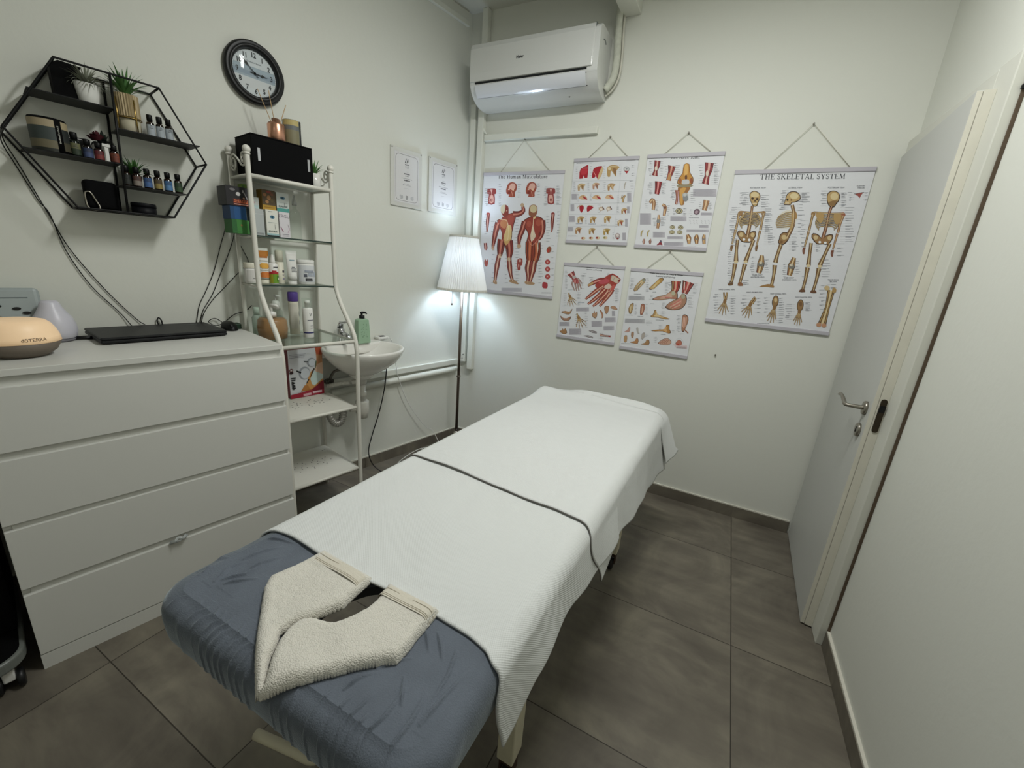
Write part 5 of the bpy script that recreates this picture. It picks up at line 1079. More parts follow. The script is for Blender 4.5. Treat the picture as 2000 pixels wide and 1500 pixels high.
# ------------------------------------------------------------ anatomical wall charts
def homog(src, dst):
    A = []; bb = []
    for (x, y), (u, v) in zip(src, dst):
        A.append([x, y, 1, 0, 0, 0, -u*x, -u*y]); bb.append(u); A.append([0, 0, 0, x, y, 1, -v*x, -v*y]); bb.append(v)
    n = 8
    M = [r+[q] for r, q in zip(A, bb)]
    for i in range(n):
        p = max(range(i, n), key=lambda k: abs(M[k][i])); M[i], M[p] = M[p], M[i]
        for k in range(n):
            if k != i:
                f = M[k][i]/M[i][i]; M[k] = [a-f*c for a, c in zip(M[k], M[i])]
    h = [M[i][n]/M[i][i] for i in range(n)]
    return lambda x, y: ((h[0]*x+h[1]*y+h[2])/(h[6]*x+h[7]*y+1), (h[3]*x+h[4]*y+h[5])/(h[6]*x+h[7]*y+1))
def _ser():
    T, N = .155, .055
    arc = lambda cx, cy, rx, ry, a0, a1, n=8: [(cx+rx*math.cos(math.radians(a0+(a1-a0)*i/n)), cy+ry*math.sin(math.radians(a0+(a1-a0)*i/n))) for i in range(n+1)]
    V = lambda x, y0=0, y1=1, w=T: ([(x, y0), (x, y1)], w)
    F = lambda x0, x1, y: ([(x0, y), (x1, y)], N)
    D = {
    'T': (.78, [V(.39), F(.0, .78, .97), F(.22, .56, .025), V(.02, .75, 1, N), V(.76, .75, 1, N)]),
    'H': (.86, [V(.16), V(.70), F(.16, .70, .5), F(0, .32, .025), F(0, .32, .975), F(.54, .86, .025), F(.54, .86, .975)]),
    'E': (.72, [V(.16), F(0, .68, .975), F(0, .72, .025), F(.16, .52, .51), V(.67, .78, 1, N), V(.71, 0, .24, N), V(.51, .40, .62, N)]),
    'S': (.58, [(arc(.29, .74, .22, .23, 30, 200)+[(.30, .50)]+arc(.29, .26, .22, .24, 40, -150), .10), V(.51, .70, .96, N), V(.05, .04, .32, N)]),
    'K': (.86, [V(.16), F(0, .32, .025), F(0, .32, .975), ([(.20, .42), (.70, .97)], N), ([(.36, .58), (.76, .02)], T), F(.56, .84, .975), F(.58, .88, .025)]),
    'L': (.68, [V(.16), F(0, .32, .975), F(0, .68, .025), V(.66, 0, .28, N)]),
    'A': (.86, [([(.08, 0), (.42, 1)], N), ([(.42, 1), (.74, 0)], T), F(.2, .62, .34), F(-.04, .22, .025), F(.56, .90, .025)]),
    'Y': (.82, [([(.10, 1), (.42, .45)], T), ([(.74, 1), (.42, .45)], N), V(.42, 0, .5), F(-.04, .28, .975), F(.58, .88, .975), F(.25, .59, .025)]),
    'M': (1.06, [V(.14, 0, 1, N), ([(.18, 1), (.52, .02)], T), ([(.52, .02), (.86, 1)], N), V(.88), F(0, .28, .025), F(.72, 1.06, .025), F(0, .2, .975), F(.84, 1.06, .975)]),
    'J': (.44, [([(.26, 1), (.26, .1), (.12, -.12), (.0, -.08)], T*.9), F(.08, .44, .975)]),
    'h': (.60, [V(.12), F(0, .24, .025), ([(.14, .48), (.30, .66), (.44, .56), (.46, .36), (.46, 0)], .12), F(.34, .60, .025), F(0, .12, .975)]),
    'e': (.50, [(arc(.26, .33, .21, .32, 5, 330, 12), .10), F(.06, .46, .36)]),
    'u': (.62, [([(.12, .65), (.12, .18), (.24, .0), (.46, .16)], .12), V(.48, 0, .65), F(0, .12, .63), F(.36, .48, .63), F(.48, .62, .025)]),
    'm': (.92, [V(.12, 0, .65), F(0, .24, .025), ([(.14, .46), (.28, .65), (.42, .52), (.43, 0)], .12), ([(.45, .46), (.60, .65), (.75, .52), (.76, 0)], .12), F(.33, .53, .025), F(.66, .90, .025), F(0, .12, .63)]),
    'a': (.52, [([(.08, .52), (.24, .65), (.38, .54), (.38, .08), (.50, .03)], .12), (arc(.22, .17, .17, .17, 60, 330, 10), .09)]),
    'n': (.60, [V(.12, 0, .65), F(0, .24, .025), ([(.14, .46), (.30, .65), (.44, .54), (.46, 0)], .12), F(.34, .60, .025), F(0, .12, .63)]),
    's': (.40, [(arc(.20, .49, .14, .15, 20, 200)+[(.2, .33)]+arc(.20, .16, .15, .16, 40, -160), .085)]),
    'c': (.46, [(arc(.25, .33, .20, .32, 45, 320, 12), .105)]),
    'l': (.28, [V(.13), F(0, .28, .025), F(0, .13, .975)]),
    't': (.36, [([(.14, .9), (.14, .14), (.22, .0), (.36, .08)], .12), F(0, .34, .62)]),
    'r': (.42, [V(.12, 0, .65), F(0, .26, .025), ([(.14, .44), (.28, .64), (.40, .58)], .09), F(0, .12, .63)]),
    'i': (.28, [V(.13, 0, .65), F(0, .28, .025), F(0, .13, .63), V(.13, .82, .96)]),
    'o': (.52, [(arc(.26, .33, .21, .32, 0, 360, 14), .10)]),
    'k': (.58, [V(.12), F(0, .24, .025), ([(.14, .26), (.44, .62)], N), ([(.26, .40), (.52, .02)], .12), F(.34, .56, .63)])}
    return D
SERIF = _ser()
class Art:
    """flat artwork traced in sheet-sketch coordinates and mapped onto the sheet"""
    def __init__(s, x0, z1, W_, H_, quad, d):
        s.g = G(); s.W, s.H = W_, H_; s.f = homog(quad, [(0, 0), (W_, 0), (W_, H_), (0, H_)]); s.x0, s.z1, s.d = x0, z1, d; s.k = 0; s.n = 0
        s.rnd = random.Random(int(x0*997))
    def p(s, x, y, k=None):
        u, v = s.f(x, y); return (s.x0+u, YB-s.d-.0003-.0002*(s.k if k is None else k)-s.n*1e-6, s.z1-v)
    def poly(s, P, col, smooth=0):
        s.n += 1
        if smooth:
            P = [(q.x, q.y) for q in catmull([Vector((x, y, 0)) for x, y in P], smooth, True)]
        s.g.add([s.p(x, y) for x, y in P], [tuple(range(len(P)))], col=col); return s
    def ell(s, x, y, rx, ry, col, rot=0, n=18):
        c, q = math.cos(rot), math.sin(rot)
        return s.poly([(x+rx*math.cos(2*PI*i/n)*c-ry*math.sin(2*PI*i/n)*q, y+rx*math.cos(2*PI*i/n)*q+ry*math.sin(2*PI*i/n)*c) for i in range(n)], col)
    def stroke(s, P, w, col, sub=3):
        P = catmull([Vector((x, y, 0)) for x, y in P], sub) if sub and len(P) > 2 else [Vector((x, y, 0)) for x, y in P]
        n = len(P); vs = []; s.n += 1
        for i, q in enumerate(P):
            t = (P[min(n-1, i+1)]-P[max(0, i-1)]); t = t.normalized() if t.length else Vector((1, 0, 0)); nn = Vector((-t.y, t.x, 0))
            if isinstance(w, (list, tuple)):
                f = i/(n-1)*(len(w)-1); a = min(len(w)-2, int(f)); ww = w[a]+(w[a+1]-w[a])*(f-a)
            else: ww = w
            vs += [s.p(*(q+nn*ww/2)[:2]), s.p(*(q-nn*ww/2)[:2])]
        s.g.add(vs, [(2*i, 2*i+1, 2*i+3, 2*i+2) for i in range(n-1)], col=col); return s
    def limb(s, P, w, base, hi=None, lo=None):
        """tapered limb with a darker outline and a lighter core"""
        s.k = 1; s.stroke(P, [q*1.22 for q in w] if isinstance(w, (list, tuple)) else w*1.18, lo or '4a2a22'); s.k = 2; s.stroke(P, w, base)
        if hi:
            s.k = 3; ww = w if isinstance(w, (list, tuple)) else [w, w]
            s.stroke(P, [q*.30 for q in ww], hi)
            if max(ww) > 15:
                for sg in (-1, 1):
                    Q = []
                    for i, (x, y) in enumerate(P):
                        a, b = P[max(0, i-1)], P[min(len(P)-1, i+1)]; l = math.hypot(b[0]-a[0], b[1]-a[1]) or 1
                        o = sg*.31*ww[min(len(ww)-1, int(i*len(ww)/len(P)))]; Q.append((x-(b[1]-a[1])/l*o, y+(b[0]-a[0])/l*o))
                    s.stroke(Q, [q*.09 for q in ww], lo or '4a2a22')
        s.k = 1; return s
    def words(s, x0, y0, x1, n, gap, col='9a9ba2', h=2.2, fill=.9, slant=0, jit=.25):
        """lines of unreadably small print"""
        s.k = 1
        for i in range(n):
            y = y0+i*gap; x = x0+(s.rnd.random()*jit*(x1-x0)*.3); e = x1-s.rnd.random()*jit*(x1-x0)
            while x < e:
                l = s.rnd.uniform(4, 11); x2 = min(e, x+l)
                s.g.add([s.p(x, y+slant*(x-x0)), s.p(x2, y+slant*(x2-x0)), s.p(x2, y+h+slant*(x2-x0)), s.p(x, y+h+slant*(x-x0))], [(0, 1, 2, 3)], col=col); x = x2+2.2/fill
        return s
    def block(s, x0, y0, x1, y1, col='b9b6bd'):
        s.k = 0; s.poly([(x0, y0), (x1, y0), (x1, y1), (x0, y1)], col); s.words(x0+2, y0+2, x1-2, max(1, int((y1-y0-3)/4.2)), 4.2, '8f8d96', 1.6); return s
    def labels(s, x, y0, y1, n, l, side, col='8b8c92'):
        """column of small captions with leader lines"""
        s.k = 1
        for i in range(n):
            y = y0+(y1-y0)*i/max(1, n-1)+s.rnd.uniform(-3, 3); ll = l*s.rnd.uniform(.55, 1)
            a, b = (x, x+ll) if side > 0 else (x-ll, x)
            s.n -= 3; s.poly([(a, y), (b, y), (b, y+2.4), (a, y+2.4)], col)
            if s.rnd.random() < .5: s.poly([(a, y+4.2), (a+(b-a)*.6, y+4.2), (a+(b-a)*.6, y+6.2), (a, y+6.2)], 'a4a5ab')
            c, d = (a-l*.5, a) if side > 0 else (b, b+l*.5)
            s.poly([(c, y+.8), (d, y+.8), (d, y+1.6), (c, y+1.6)], 'b3b3b6')
        return s
    def text(s, t, x, y, size, col='26262c', bold=.02, ws=1, rot=0, shear=0):
        s.k = 1; vs, fs = text2d(t, bold*.5, shear); c, q = math.cos(rot), math.sin(rot)
        for i, f in enumerate(fs):
            s.n += 1; s.g.add([s.p(x+vs[j][0]*size*ws*c+vs[j][1]*size*q, y+vs[j][0]*size*ws*q-vs[j][1]*size*c) for j in f], [tuple(range(len(f)))], col=col)
        s.n -= len(fs); s.k = 1; return s
    def serif(s, t, x, y, size, col='26262c', ws=1, sl=0, ital=0):
        """book-face lettering from thick and thin strokes; centred on x, baseline y"""
        W_ = sum(SERIF[c][0]+.12 if c in SERIF else .38 for c in t)*size*ws; px = x-W_/2
        for c in t:
            if c not in SERIF: px += .38*size*ws; continue
            w_, S = SERIF[c]
            for P, tk in S:
                s.k = 1; s.stroke([(px+(u+ital*v)*size*ws, y+sl*(px+u*size-x)-v*size) for u, v in P], tk*size, col, 4)
            px += (w_+.12)*size*ws
        s.k = 1; return s
rail_m = mat('chart_rail', 'b9b6bd', .45)
def chart(label, x0, x1, z0, z1, hook, quad, art, curl=0):
    W_, H_ = x1-x0, z1-z0; xm = (x0+x1)/2
    t = thing('wall_chart', label, 'poster', (xm, YB, z0), group='anatomy charts on the back wall')
    RH = .020
    g = G(); g.box((x0+.002, YB-.0066, z0+.004), (x1-.002, YB-.0058, z1-.004)); sh = g.build('sheet', mat('sheet_white', 'dcdde0', .45), t)
    A = Art(x0, z1, W_, H_, quad, .0066); art(A); A.g.build('print', paper, sh)
    for z in (z1-RH, z0):
        g = G(); g.box((x0, YB-.0115, z), (x1, YB-.0005, z+RH)); g.build('rail', rail_m, t, bevel=.002)
    hx, hz = hook
    g = G(); g.tube([(x0+W_*.22, YB-.006, z1-.002), (hx, YB-.008, hz), (x1-W_*.17, YB-.006, z1-.002)], .0014, 6); g.build('cord', grey_cord, t)
    g = G(); g.cyl((0, 0, 0), .0045, 0, .012, 10, M=Matrix.Translation((hx, YB-.001, hz)) @ Matrix.Rotation(PI/2, 4, 'X')); g.build('nail', mat('nail_grey', '8b887e', .5), t)
    return t
RED, RED2, PINK, BON, BON2, TAN = '8f3a34', 'b4574a', 'd39a84', 'b3935f', 'd9c398', 'b98f6a'
# --- muscle chart
def musculature(A):
    A.serif('The Human Musculature', 392, 422, 30, '22222a', .98)
    # small torso left, two heads, torso right
    for x, s in ((127, 1), (628, -1)):
        A.k = 1; A.poly([(x-35*s, 510), (x-15*s, 505), (x+15*s, 503), (x+38*s, 510), (x+38*s, 550), (x+26*s, 552), (x+27*s, 630), (x-28*s, 630), (x-22*s, 552), (x-36*s, 550)], '93403e', 2)
        A.k = 2; A.poly([(x-14*s, 565), (x+14*s, 562), (x+16*s, 620), (x-16*s, 622)], 'd8a79a', 2); A.poly([(x-10*s, 512), (x+10*s, 512), (x, 545)], 'd5aaa0'); A.ell(x, 600, 9, 15, '8b3430')
        A.k = 3; A.stroke([(x, 515), (x, 625)], 3, 'e3c4b8')
    for x in (303, 469):
        A.k = 1; A.poly([(x-48, 500), (x-30, 462), (x+5, 452), (x+35, 470), (x+38, 510), (x+22, 540), (x+20, 573), (x-30, 573), (x-26, 555), (x-45, 550), (x-52, 528)], '9a4d3c', 3)
        A.k = 2; A.poly([(x-30, 500), (x-10, 465), (x+18, 465), (x+28, 495), (x+5, 520), (x-15, 510)], 'd8ab9c', 2); A.ell(x-28, 512, 8, 5, 'e8d5c5'); A.poly([(x-40, 535), (x-18, 525), (x-12, 545), (x-30, 550)], '7b2f28', 2)
        A.k = 3; A.ell(x+8, 515, 7, 10, 'e2c4a2'); A.stroke([(x-5, 530), (x+5, 570)], 5, 'c98d78')
    # little arms, left and right
    for x, s in ((92, 1), (640, -1)):
        A.limb([(x+8, 718), (x, 780), (x-2, 830), (x-6, 870)], [22, 24, 17, 9], '8f3a36', 'd5a99a'); A.k = 2; A.ell(x+6, 716, 16, 13, '93403c')
    # front figure
    A.limb([(185, 790), (165, 850), (150, 920), (135, 1000)], [46, 40, 32, 18], RED, 'c98470')
    A.k = 2; A.ell(137, 1002, 13, 19, 'c9a88e')
    A.limb([(310, 720), (360, 715), (396, 690), (390, 645)], [48, 38, 30, 18], RED, 'c98470'); A.k = 3; A.ell(388, 643, 15, 17, 'bfa58a')
    A.limb([(215, 930), (203, 1000), (195, 1070)], [62, 52, 32], RED, 'c57b68'); A.limb([(190, 1060), (172, 1150), (160, 1230), (152, 1290)], [30, 36, 24, 20], '9a4840', 'd9b79c')
    A.limb([(270, 940), (280, 1020), (275, 1090)], [62, 52, 32], RED, 'c57b68'); A.limb([(275, 1085), (280, 1160), (290, 1230), (305, 1280)], [32, 36, 24, 20], '9a4840', 'd9b79c')
    A.k = 2; A.ell(196, 1068, 14, 20, 'd8bf9c'); A.ell(275, 1095, 15, 20, 'd8bf9c'); A.poly([(138, 1275), (165, 1278), (170, 1308), (140, 1300)], 'b08f6d', 2); A.poly([(285, 1268), (310, 1265), (352, 1298), (345, 1308), (278, 1288)], 'b08f6d', 2)
    A.k = 1; A.poly([(172, 770), (215, 755), (260, 720), (325, 705), (335, 740), (318, 800), (302, 870), (295, 940), (250, 965), (212, 935), (215, 880), (195, 830)], '52291f', 2)
    A.k = 2; A.poly([(177, 773), (216, 760), (260, 726), (320, 710), (328, 740), (312, 800), (297, 870), (290, 935), (250, 958), (217, 932), (220, 880), (200, 830)], '9a4337', 2)
    A.k = 3; A.poly([(205, 775), (255, 760), (262, 800), (240, 840), (205, 820)], 'b8784f', 2); A.poly([(270, 745), (315, 735), (308, 790), (275, 815)], 'a04c3e', 2); A.poly([(262, 815), (295, 820), (292, 930), (245, 950), (230, 905), (245, 860)], 'd8bd86', 3); A.stroke([(258, 770), (272, 860), (262, 945)], 4, 'e6d6ab')
    A.stroke([(200, 765), (250, 768), (272, 815)], 5, 'dcc0a0'); A.poly([(225, 920), (250, 945), (290, 925), (258, 975), (240, 970)], 'cda56a', 2)
    A.k = 2; A.poly([(216, 740), (240, 742), (262, 735), (258, 765), (225, 770)], '8b3a30', 2); A.k = 3; A.poly([(205, 690), (212, 650), (240, 638), (268, 655), (272, 695), (268, 725), (240, 742), (222, 728)], '7f3228', 3); A.k = 4; A.poly([(205, 690), (210, 652), (240, 638), (245, 660), (235, 705), (222, 712)], 'cfc5aa', 3); A.ell(257, 690, 5, 4, 'd9cbb0'); A.k = 1
    # back figure
    A.limb([(410, 780), (388, 850), (365, 910), (358, 975)], [44, 38, 32, 18], RED, 'c98470'); A.k = 2; A.ell(360, 985, 17, 21, 'c0a083')
    A.limb([(555, 770), (560, 840), (545, 900), (525, 930)], [46, 40, 30, 20], RED, 'c98470')
    A.limb([(455, 950), (450, 1040), (450, 1110)], [66, 60, 42], '90402f', 'c2724f'); A.limb([(448, 1105), (435, 1170), (438, 1240), (432, 1290)], [40, 44, 26, 18], '9a4840', 'd9b79c')
    A.limb([(505, 955), (508, 1050), (490, 1120)], [62, 56, 42], '90402f', 'c2724f'); A.limb([(488, 1110), (478, 1180), (462, 1250), (452, 1295)], [40, 44, 26, 18], '9a4840', 'd9b79c')
    A.k = 2; A.stroke([(528, 935), (512, 1050), (500, 1110)], [12, 9, 6], 'ded3c2'); A.poly([(408, 1285), (440, 1278), (492, 1296), (480, 1310), (418, 1306)], 'b08f6d', 2)
    A.k = 1; A.poly([(392, 790), (415, 758), (460, 740), (500, 735), (545, 745), (572, 775), (560, 840), (532, 880), (528, 960), (470, 985), (420, 960), (438, 890), (415, 840)], '52291f', 2)
    A.k = 2; A.poly([(398, 792), (418, 763), (460, 746), (500, 741), (543, 751), (565, 777), (554, 838), (527, 880), (522, 955), (470, 978), (427, 955), (444, 890), (420, 838)], '964034', 2)
    A.k = 3; A.poly([(462, 870), (476, 810), (492, 870), (500, 905), (465, 950), (456, 900)], 'd9c9b2', 2); A.stroke([(486, 700), (480, 800), (474, 900)], 5, 'e4d4b4'); A.poly([(478, 730), (505, 735), (490, 760)], 'd8c290', 2); A.stroke([(436, 925), (470, 980), (520, 930)], 3, 'd4a08c'); A.ell(445, 800, 20, 26, 'a85442'); A.ell(525, 790, 24, 28, 'a85442')
    A.k = 3; A.poly([(442, 700), (450, 655), (482, 638), (512, 655), (514, 700), (500, 735), (470, 742), (445, 728)], '8f5a42', 3); A.k = 4; A.poly([(455, 690), (458, 655), (482, 642), (508, 658), (508, 690), (490, 705), (470, 704)], 'c9bb95', 3); A.k = 1
    # odds and ends down the sides
    A.limb([(72, 960), (76, 1000), (74, 1020)], [22, 24, 14], 'a24a48', 'd9b0a2'); A.k = 2; A.poly([(62, 1120), (72, 1095), (80, 1115), (92, 1095), (95, 1130), (85, 1160), (68, 1150)], 'a8544a', 2)
    A.k = 1; A.poly([(345, 1100), (388, 1090), (385, 1145), (372, 1150), (372, 1180), (348, 1188)], '9a453c', 2); A.k = 2; A.ell(368, 1108, 10, 12, 'd5aaa0'); A.ell(357, 1150, 5, 16, 'd5aaa0')
    A.k = 1; A.ell(613, 1015, 20, 28, '8f5840', .3); A.k = 2; A.ell(608, 1022, 9, 16, 'b53d34', .3)
    for y in (1118, 1178, 1240): A.k = 1; A.ell(602, y, 21, 22, 'a84444'); A.k = 2; A.ell(602, y, 14, 15, 'b75a58'); A.ell(602, y, 4, 4, 'e0c0b8')
    A.k = 1; A.poly([(560, 1290), (585, 1288), (602, 1300), (600, 1335), (580, 1340), (557, 1330)], 'a83e44', 2)
    A.labels(330, 690, 1300, 26, 34, 1); A.labels(150, 780, 1290, 14, 30, -1); A.labels(190, 470, 640, 10, 26, 1); A.labels(350, 470, 575, 7, 30, 1); A.labels(515, 465, 575, 6, 28, 1); A.labels(675, 490, 640, 14, 40, 1); A.labels(600, 490, 640, 12, 36, -1)
    A.labels(590, 740, 940, 10, 36, 1); A.labels(100, 500, 640, 10, 34, -1); A.labels(85, 720, 880, 9, 28, -1); A.labels(525, 980, 1290, 14, 40, 1); A.labels(635, 980, 1320, 8, 26, 1); A.labels(700, 700, 900, 9, 26, -1); A.labels(240, 980, 1290, 10, 26, 1)
    A.block(208, 1338, 385, 1372, 'c0bfc6'); A.words(550, 1372, 640, 2, 8)
chart('tall muscle chart with red standing figures behind the lamp shade', -1.628, -1.043, 1.172, 1.956, (-1.335, 2.140), [(62, 372), (745, 357), (640, 1432), (4, 1368)], musculature)
# --- shoulder chart
def shoulder(A):
    A.words(205, 400, 430, 1, 6, '77777e', 5); A.words(800, 380, 920, 2, 9, '8a8a90')
    def sh(x, y, s, a='b3935f', b='8f6a45', red=False):
        A.k = 1; A.poly([(x-38*s, y-28*s), (x-10*s, y-42*s), (x+25*s, y-38*s), (x+42*s, y-25*s), (x+22*s, y-5*s), (x+18*s, y+38*s), (x+2*s, y+18*s), (x-16*s, y-5*s), (x-22*s, y+36*s), (x-40*s, y+34*s), (x-42*s, y-5*s)], a, 2)
        A.k = 2; A.poly([(x-2*s, y-22*s), (x+20*s, y-12*s), (x+16*s, y+28*s), (x+2*s, y+8*s)], b, 2); A.ell(x-26*s, y-18*s, 11*s, 11*s, 'd8c8a4'); A.stroke([(x-20*s, y-34*s), (x+38*s, y-30*s)], 5*s, 'd0bb90')
        if red: A.k = 3; A.poly([(x-30*s, y-20*s), (x+5*s, y-28*s), (x+2*s, y+2*s), (x-24*s, y+4*s)], 'a8323c', 2)
    # the two red shoulders
    A.k = 1; A.poly([(262, 468), (300, 445), (352, 420), (354, 462), (340, 575), (305, 578), (298, 545), (285, 585), (243, 588), (247, 510)], 'a3202c', 1); A.k = 2; A.poly([(262, 480), (340, 468), (330, 530), (270, 540)], 'bb3440', 2); A.stroke([(262, 462), (350, 462)], 6, 'e2b8b4')
    A.k = 1; A.poly([(410, 480), (440, 455), (510, 440), (520, 500), (500, 560), (462, 600), (440, 560), (425, 575), (392, 574)], 'a3202c', 2); A.k = 2; A.poly([(490, 490), (518, 450), (522, 505), (480, 590), (455, 595)], 'cdb488', 2); A.stroke([(410, 500), (440, 560)], 7, 'd98a84')
    sh(645, 505, 1.75); A.k = 1; A.ell(800, 485, 36, 34, 'a9acae'); A.k = 2; A.ell(800, 485, 24, 22, 'd4d5d4'); A.ell(800, 480, 12, 10, '8a8c90'); A.poly([(775, 505), (825, 505), (800, 540)], 'a02a30')
    sh(270, 690, 1.1, 'b89a72', '93704a'); sh(440, 680, 1.0, 'b98f78', '8f6a5a'); sh(620, 695, 1.1, 'ab8458', 'c9ab80'); A.limb([(770, 720), (775, 670), (790, 640)], [8, 10, 8], 'b9b2a4')
    for x, rr in ((290, True), (450, True), (600, False)):
        A.k = 1; A.poly([(x-60, 815), (x-20, 785), (x+20, 790), (x+45, 830), (x, 838), (x-40, 830)], 'd3b08c', 2); A.k = 2; A.poly([(x, 795), (x+45, 830), (x+30, 838), (x-5, 812)], 'a8323c' if rr else 'b0574a', 2); A.stroke([(x-45, 800), (x+10, 785)], 7, 'b9955c')
    A.limb([(750, 880), (755, 830), (775, 795)], [18, 22, 18], 'b08a52', 'd8c090'); A.limb([(728, 840), (745, 790)], [6, 8], 'a8925c')
    A.k = 1; A.poly([(240, 915), (280, 905), (292, 940), (264, 992), (245, 965)], 'a3202c', 2); A.poly([(330, 925), (350, 908), (405, 930), (370, 960), (335, 985), (326, 960)], 'a3202c', 2); A.stroke([(210, 940), (240, 905), (285, 905)], 6, 'b3935f'); A.stroke([(350, 908), (405, 915)], 6, 'b3935f')
    for x in (500, 588): A.k = 1; A.ell(x-5, 950, 30, 24, 'c2ad96'); A.k = 2; A.ell(x-8, 955, 16, 14, 'e2d8cc'); A.stroke([(x+10, 925), (x+30, 960)], 9, '5a3230'); A.stroke([(x-20, 960), (x-18, 985)], 6, 'b59a80')
    sh(765, 985, .85, 'b08a58', '8f4f40'); sh(255, 1075, .95); sh(400, 1080, .95); sh(570, 1080, 1.05); sh(720, 1125, .9, 'b08a58', '9a4a40')
    sh(225, 1205, .95, 'a87f58', '8f5f45'); sh(385, 1215, .95); sh(555, 1225, .98, 'a88a4a', '8f7030'); A.k = 1; A.ell(680, 1280, 30, 38, 'a99a9a'); A.k = 2; A.ell(680, 1270, 16, 18, 'd8d0cc'); A.poly([(660, 1300), (700, 1300), (680, 1318)], '8f3a3a')
    for x, c in ((278, '9a4a40'), (370, '8f3a3a'), (447, '9a4040'), (535, '8f8a50')): A.k = 1; A.ell(x, 1295, 27, 17, 'd2c09a'); A.k = 2; A.ell(x-8, 1293, 13, 12, c); A.ell(x+8, 1297, 7, 8, 'e3c9b0')
    for y in (612, 748, 880, 1010, 1150):
        A.k = 1; A.poly([(155-(y-612)*.10, y), (880-(y-612)*.19, y+6), (880-(y-612)*.19, y+8), (155-(y-612)*.10, y+2)], 'a9adb2')
    A.stroke([(750, 400), (640, 1240)], 1.6, 'b5b9bc', 0)
    for a in ((150, 765, 215, 835), (135, 890, 180, 970), (118, 1028, 185, 1100), (98, 1160, 165, 1210), (800, 765, 850, 875), (795, 930, 828, 1010), (770, 1075, 802, 1170), (735, 1240, 778, 1330)): A.block(*a)
    for a in ((205, 440, 580, 6, 28, 1), (372, 440, 575, 7, 28, 1), (525, 440, 580, 7, 30, 1), (715, 430, 560, 6, 26, 1), (885, 440, 560, 5, 30, -1), (175, 630, 735, 8, 34, 1), (340, 640, 730, 6, 30, 1), (530, 635, 730, 5, 30, 1), (870, 625, 720, 4, 40, -1), (215, 770, 850, 6, 26, 1), (365, 770, 850, 6, 24, 1), (690, 800, 880, 6, 24, 1), (460, 905, 990, 4, 30, 1), (680, 935, 1000, 5, 26, 1), (660, 1080, 1160, 5, 26, 1), (305, 1040, 1120, 5, 24, 1), (625, 1240, 1310, 5, 20, 1)): A.labels(*a)
    for x, y in ((190, 1118), (340, 1125), (490, 1140)): A.words(x, y, x+90, 1, 6, '6b6f86', 7)
    A.words(95, 1258, 220, 2, 9)
chart('shoulder anatomy chart with rows of red and bone joints, upper row', -.990, -.600, 1.533, 2.018, (-.783, 2.124), [(190, 345), (958, 328), (785, 1395), (70, 1345)], shoulder)
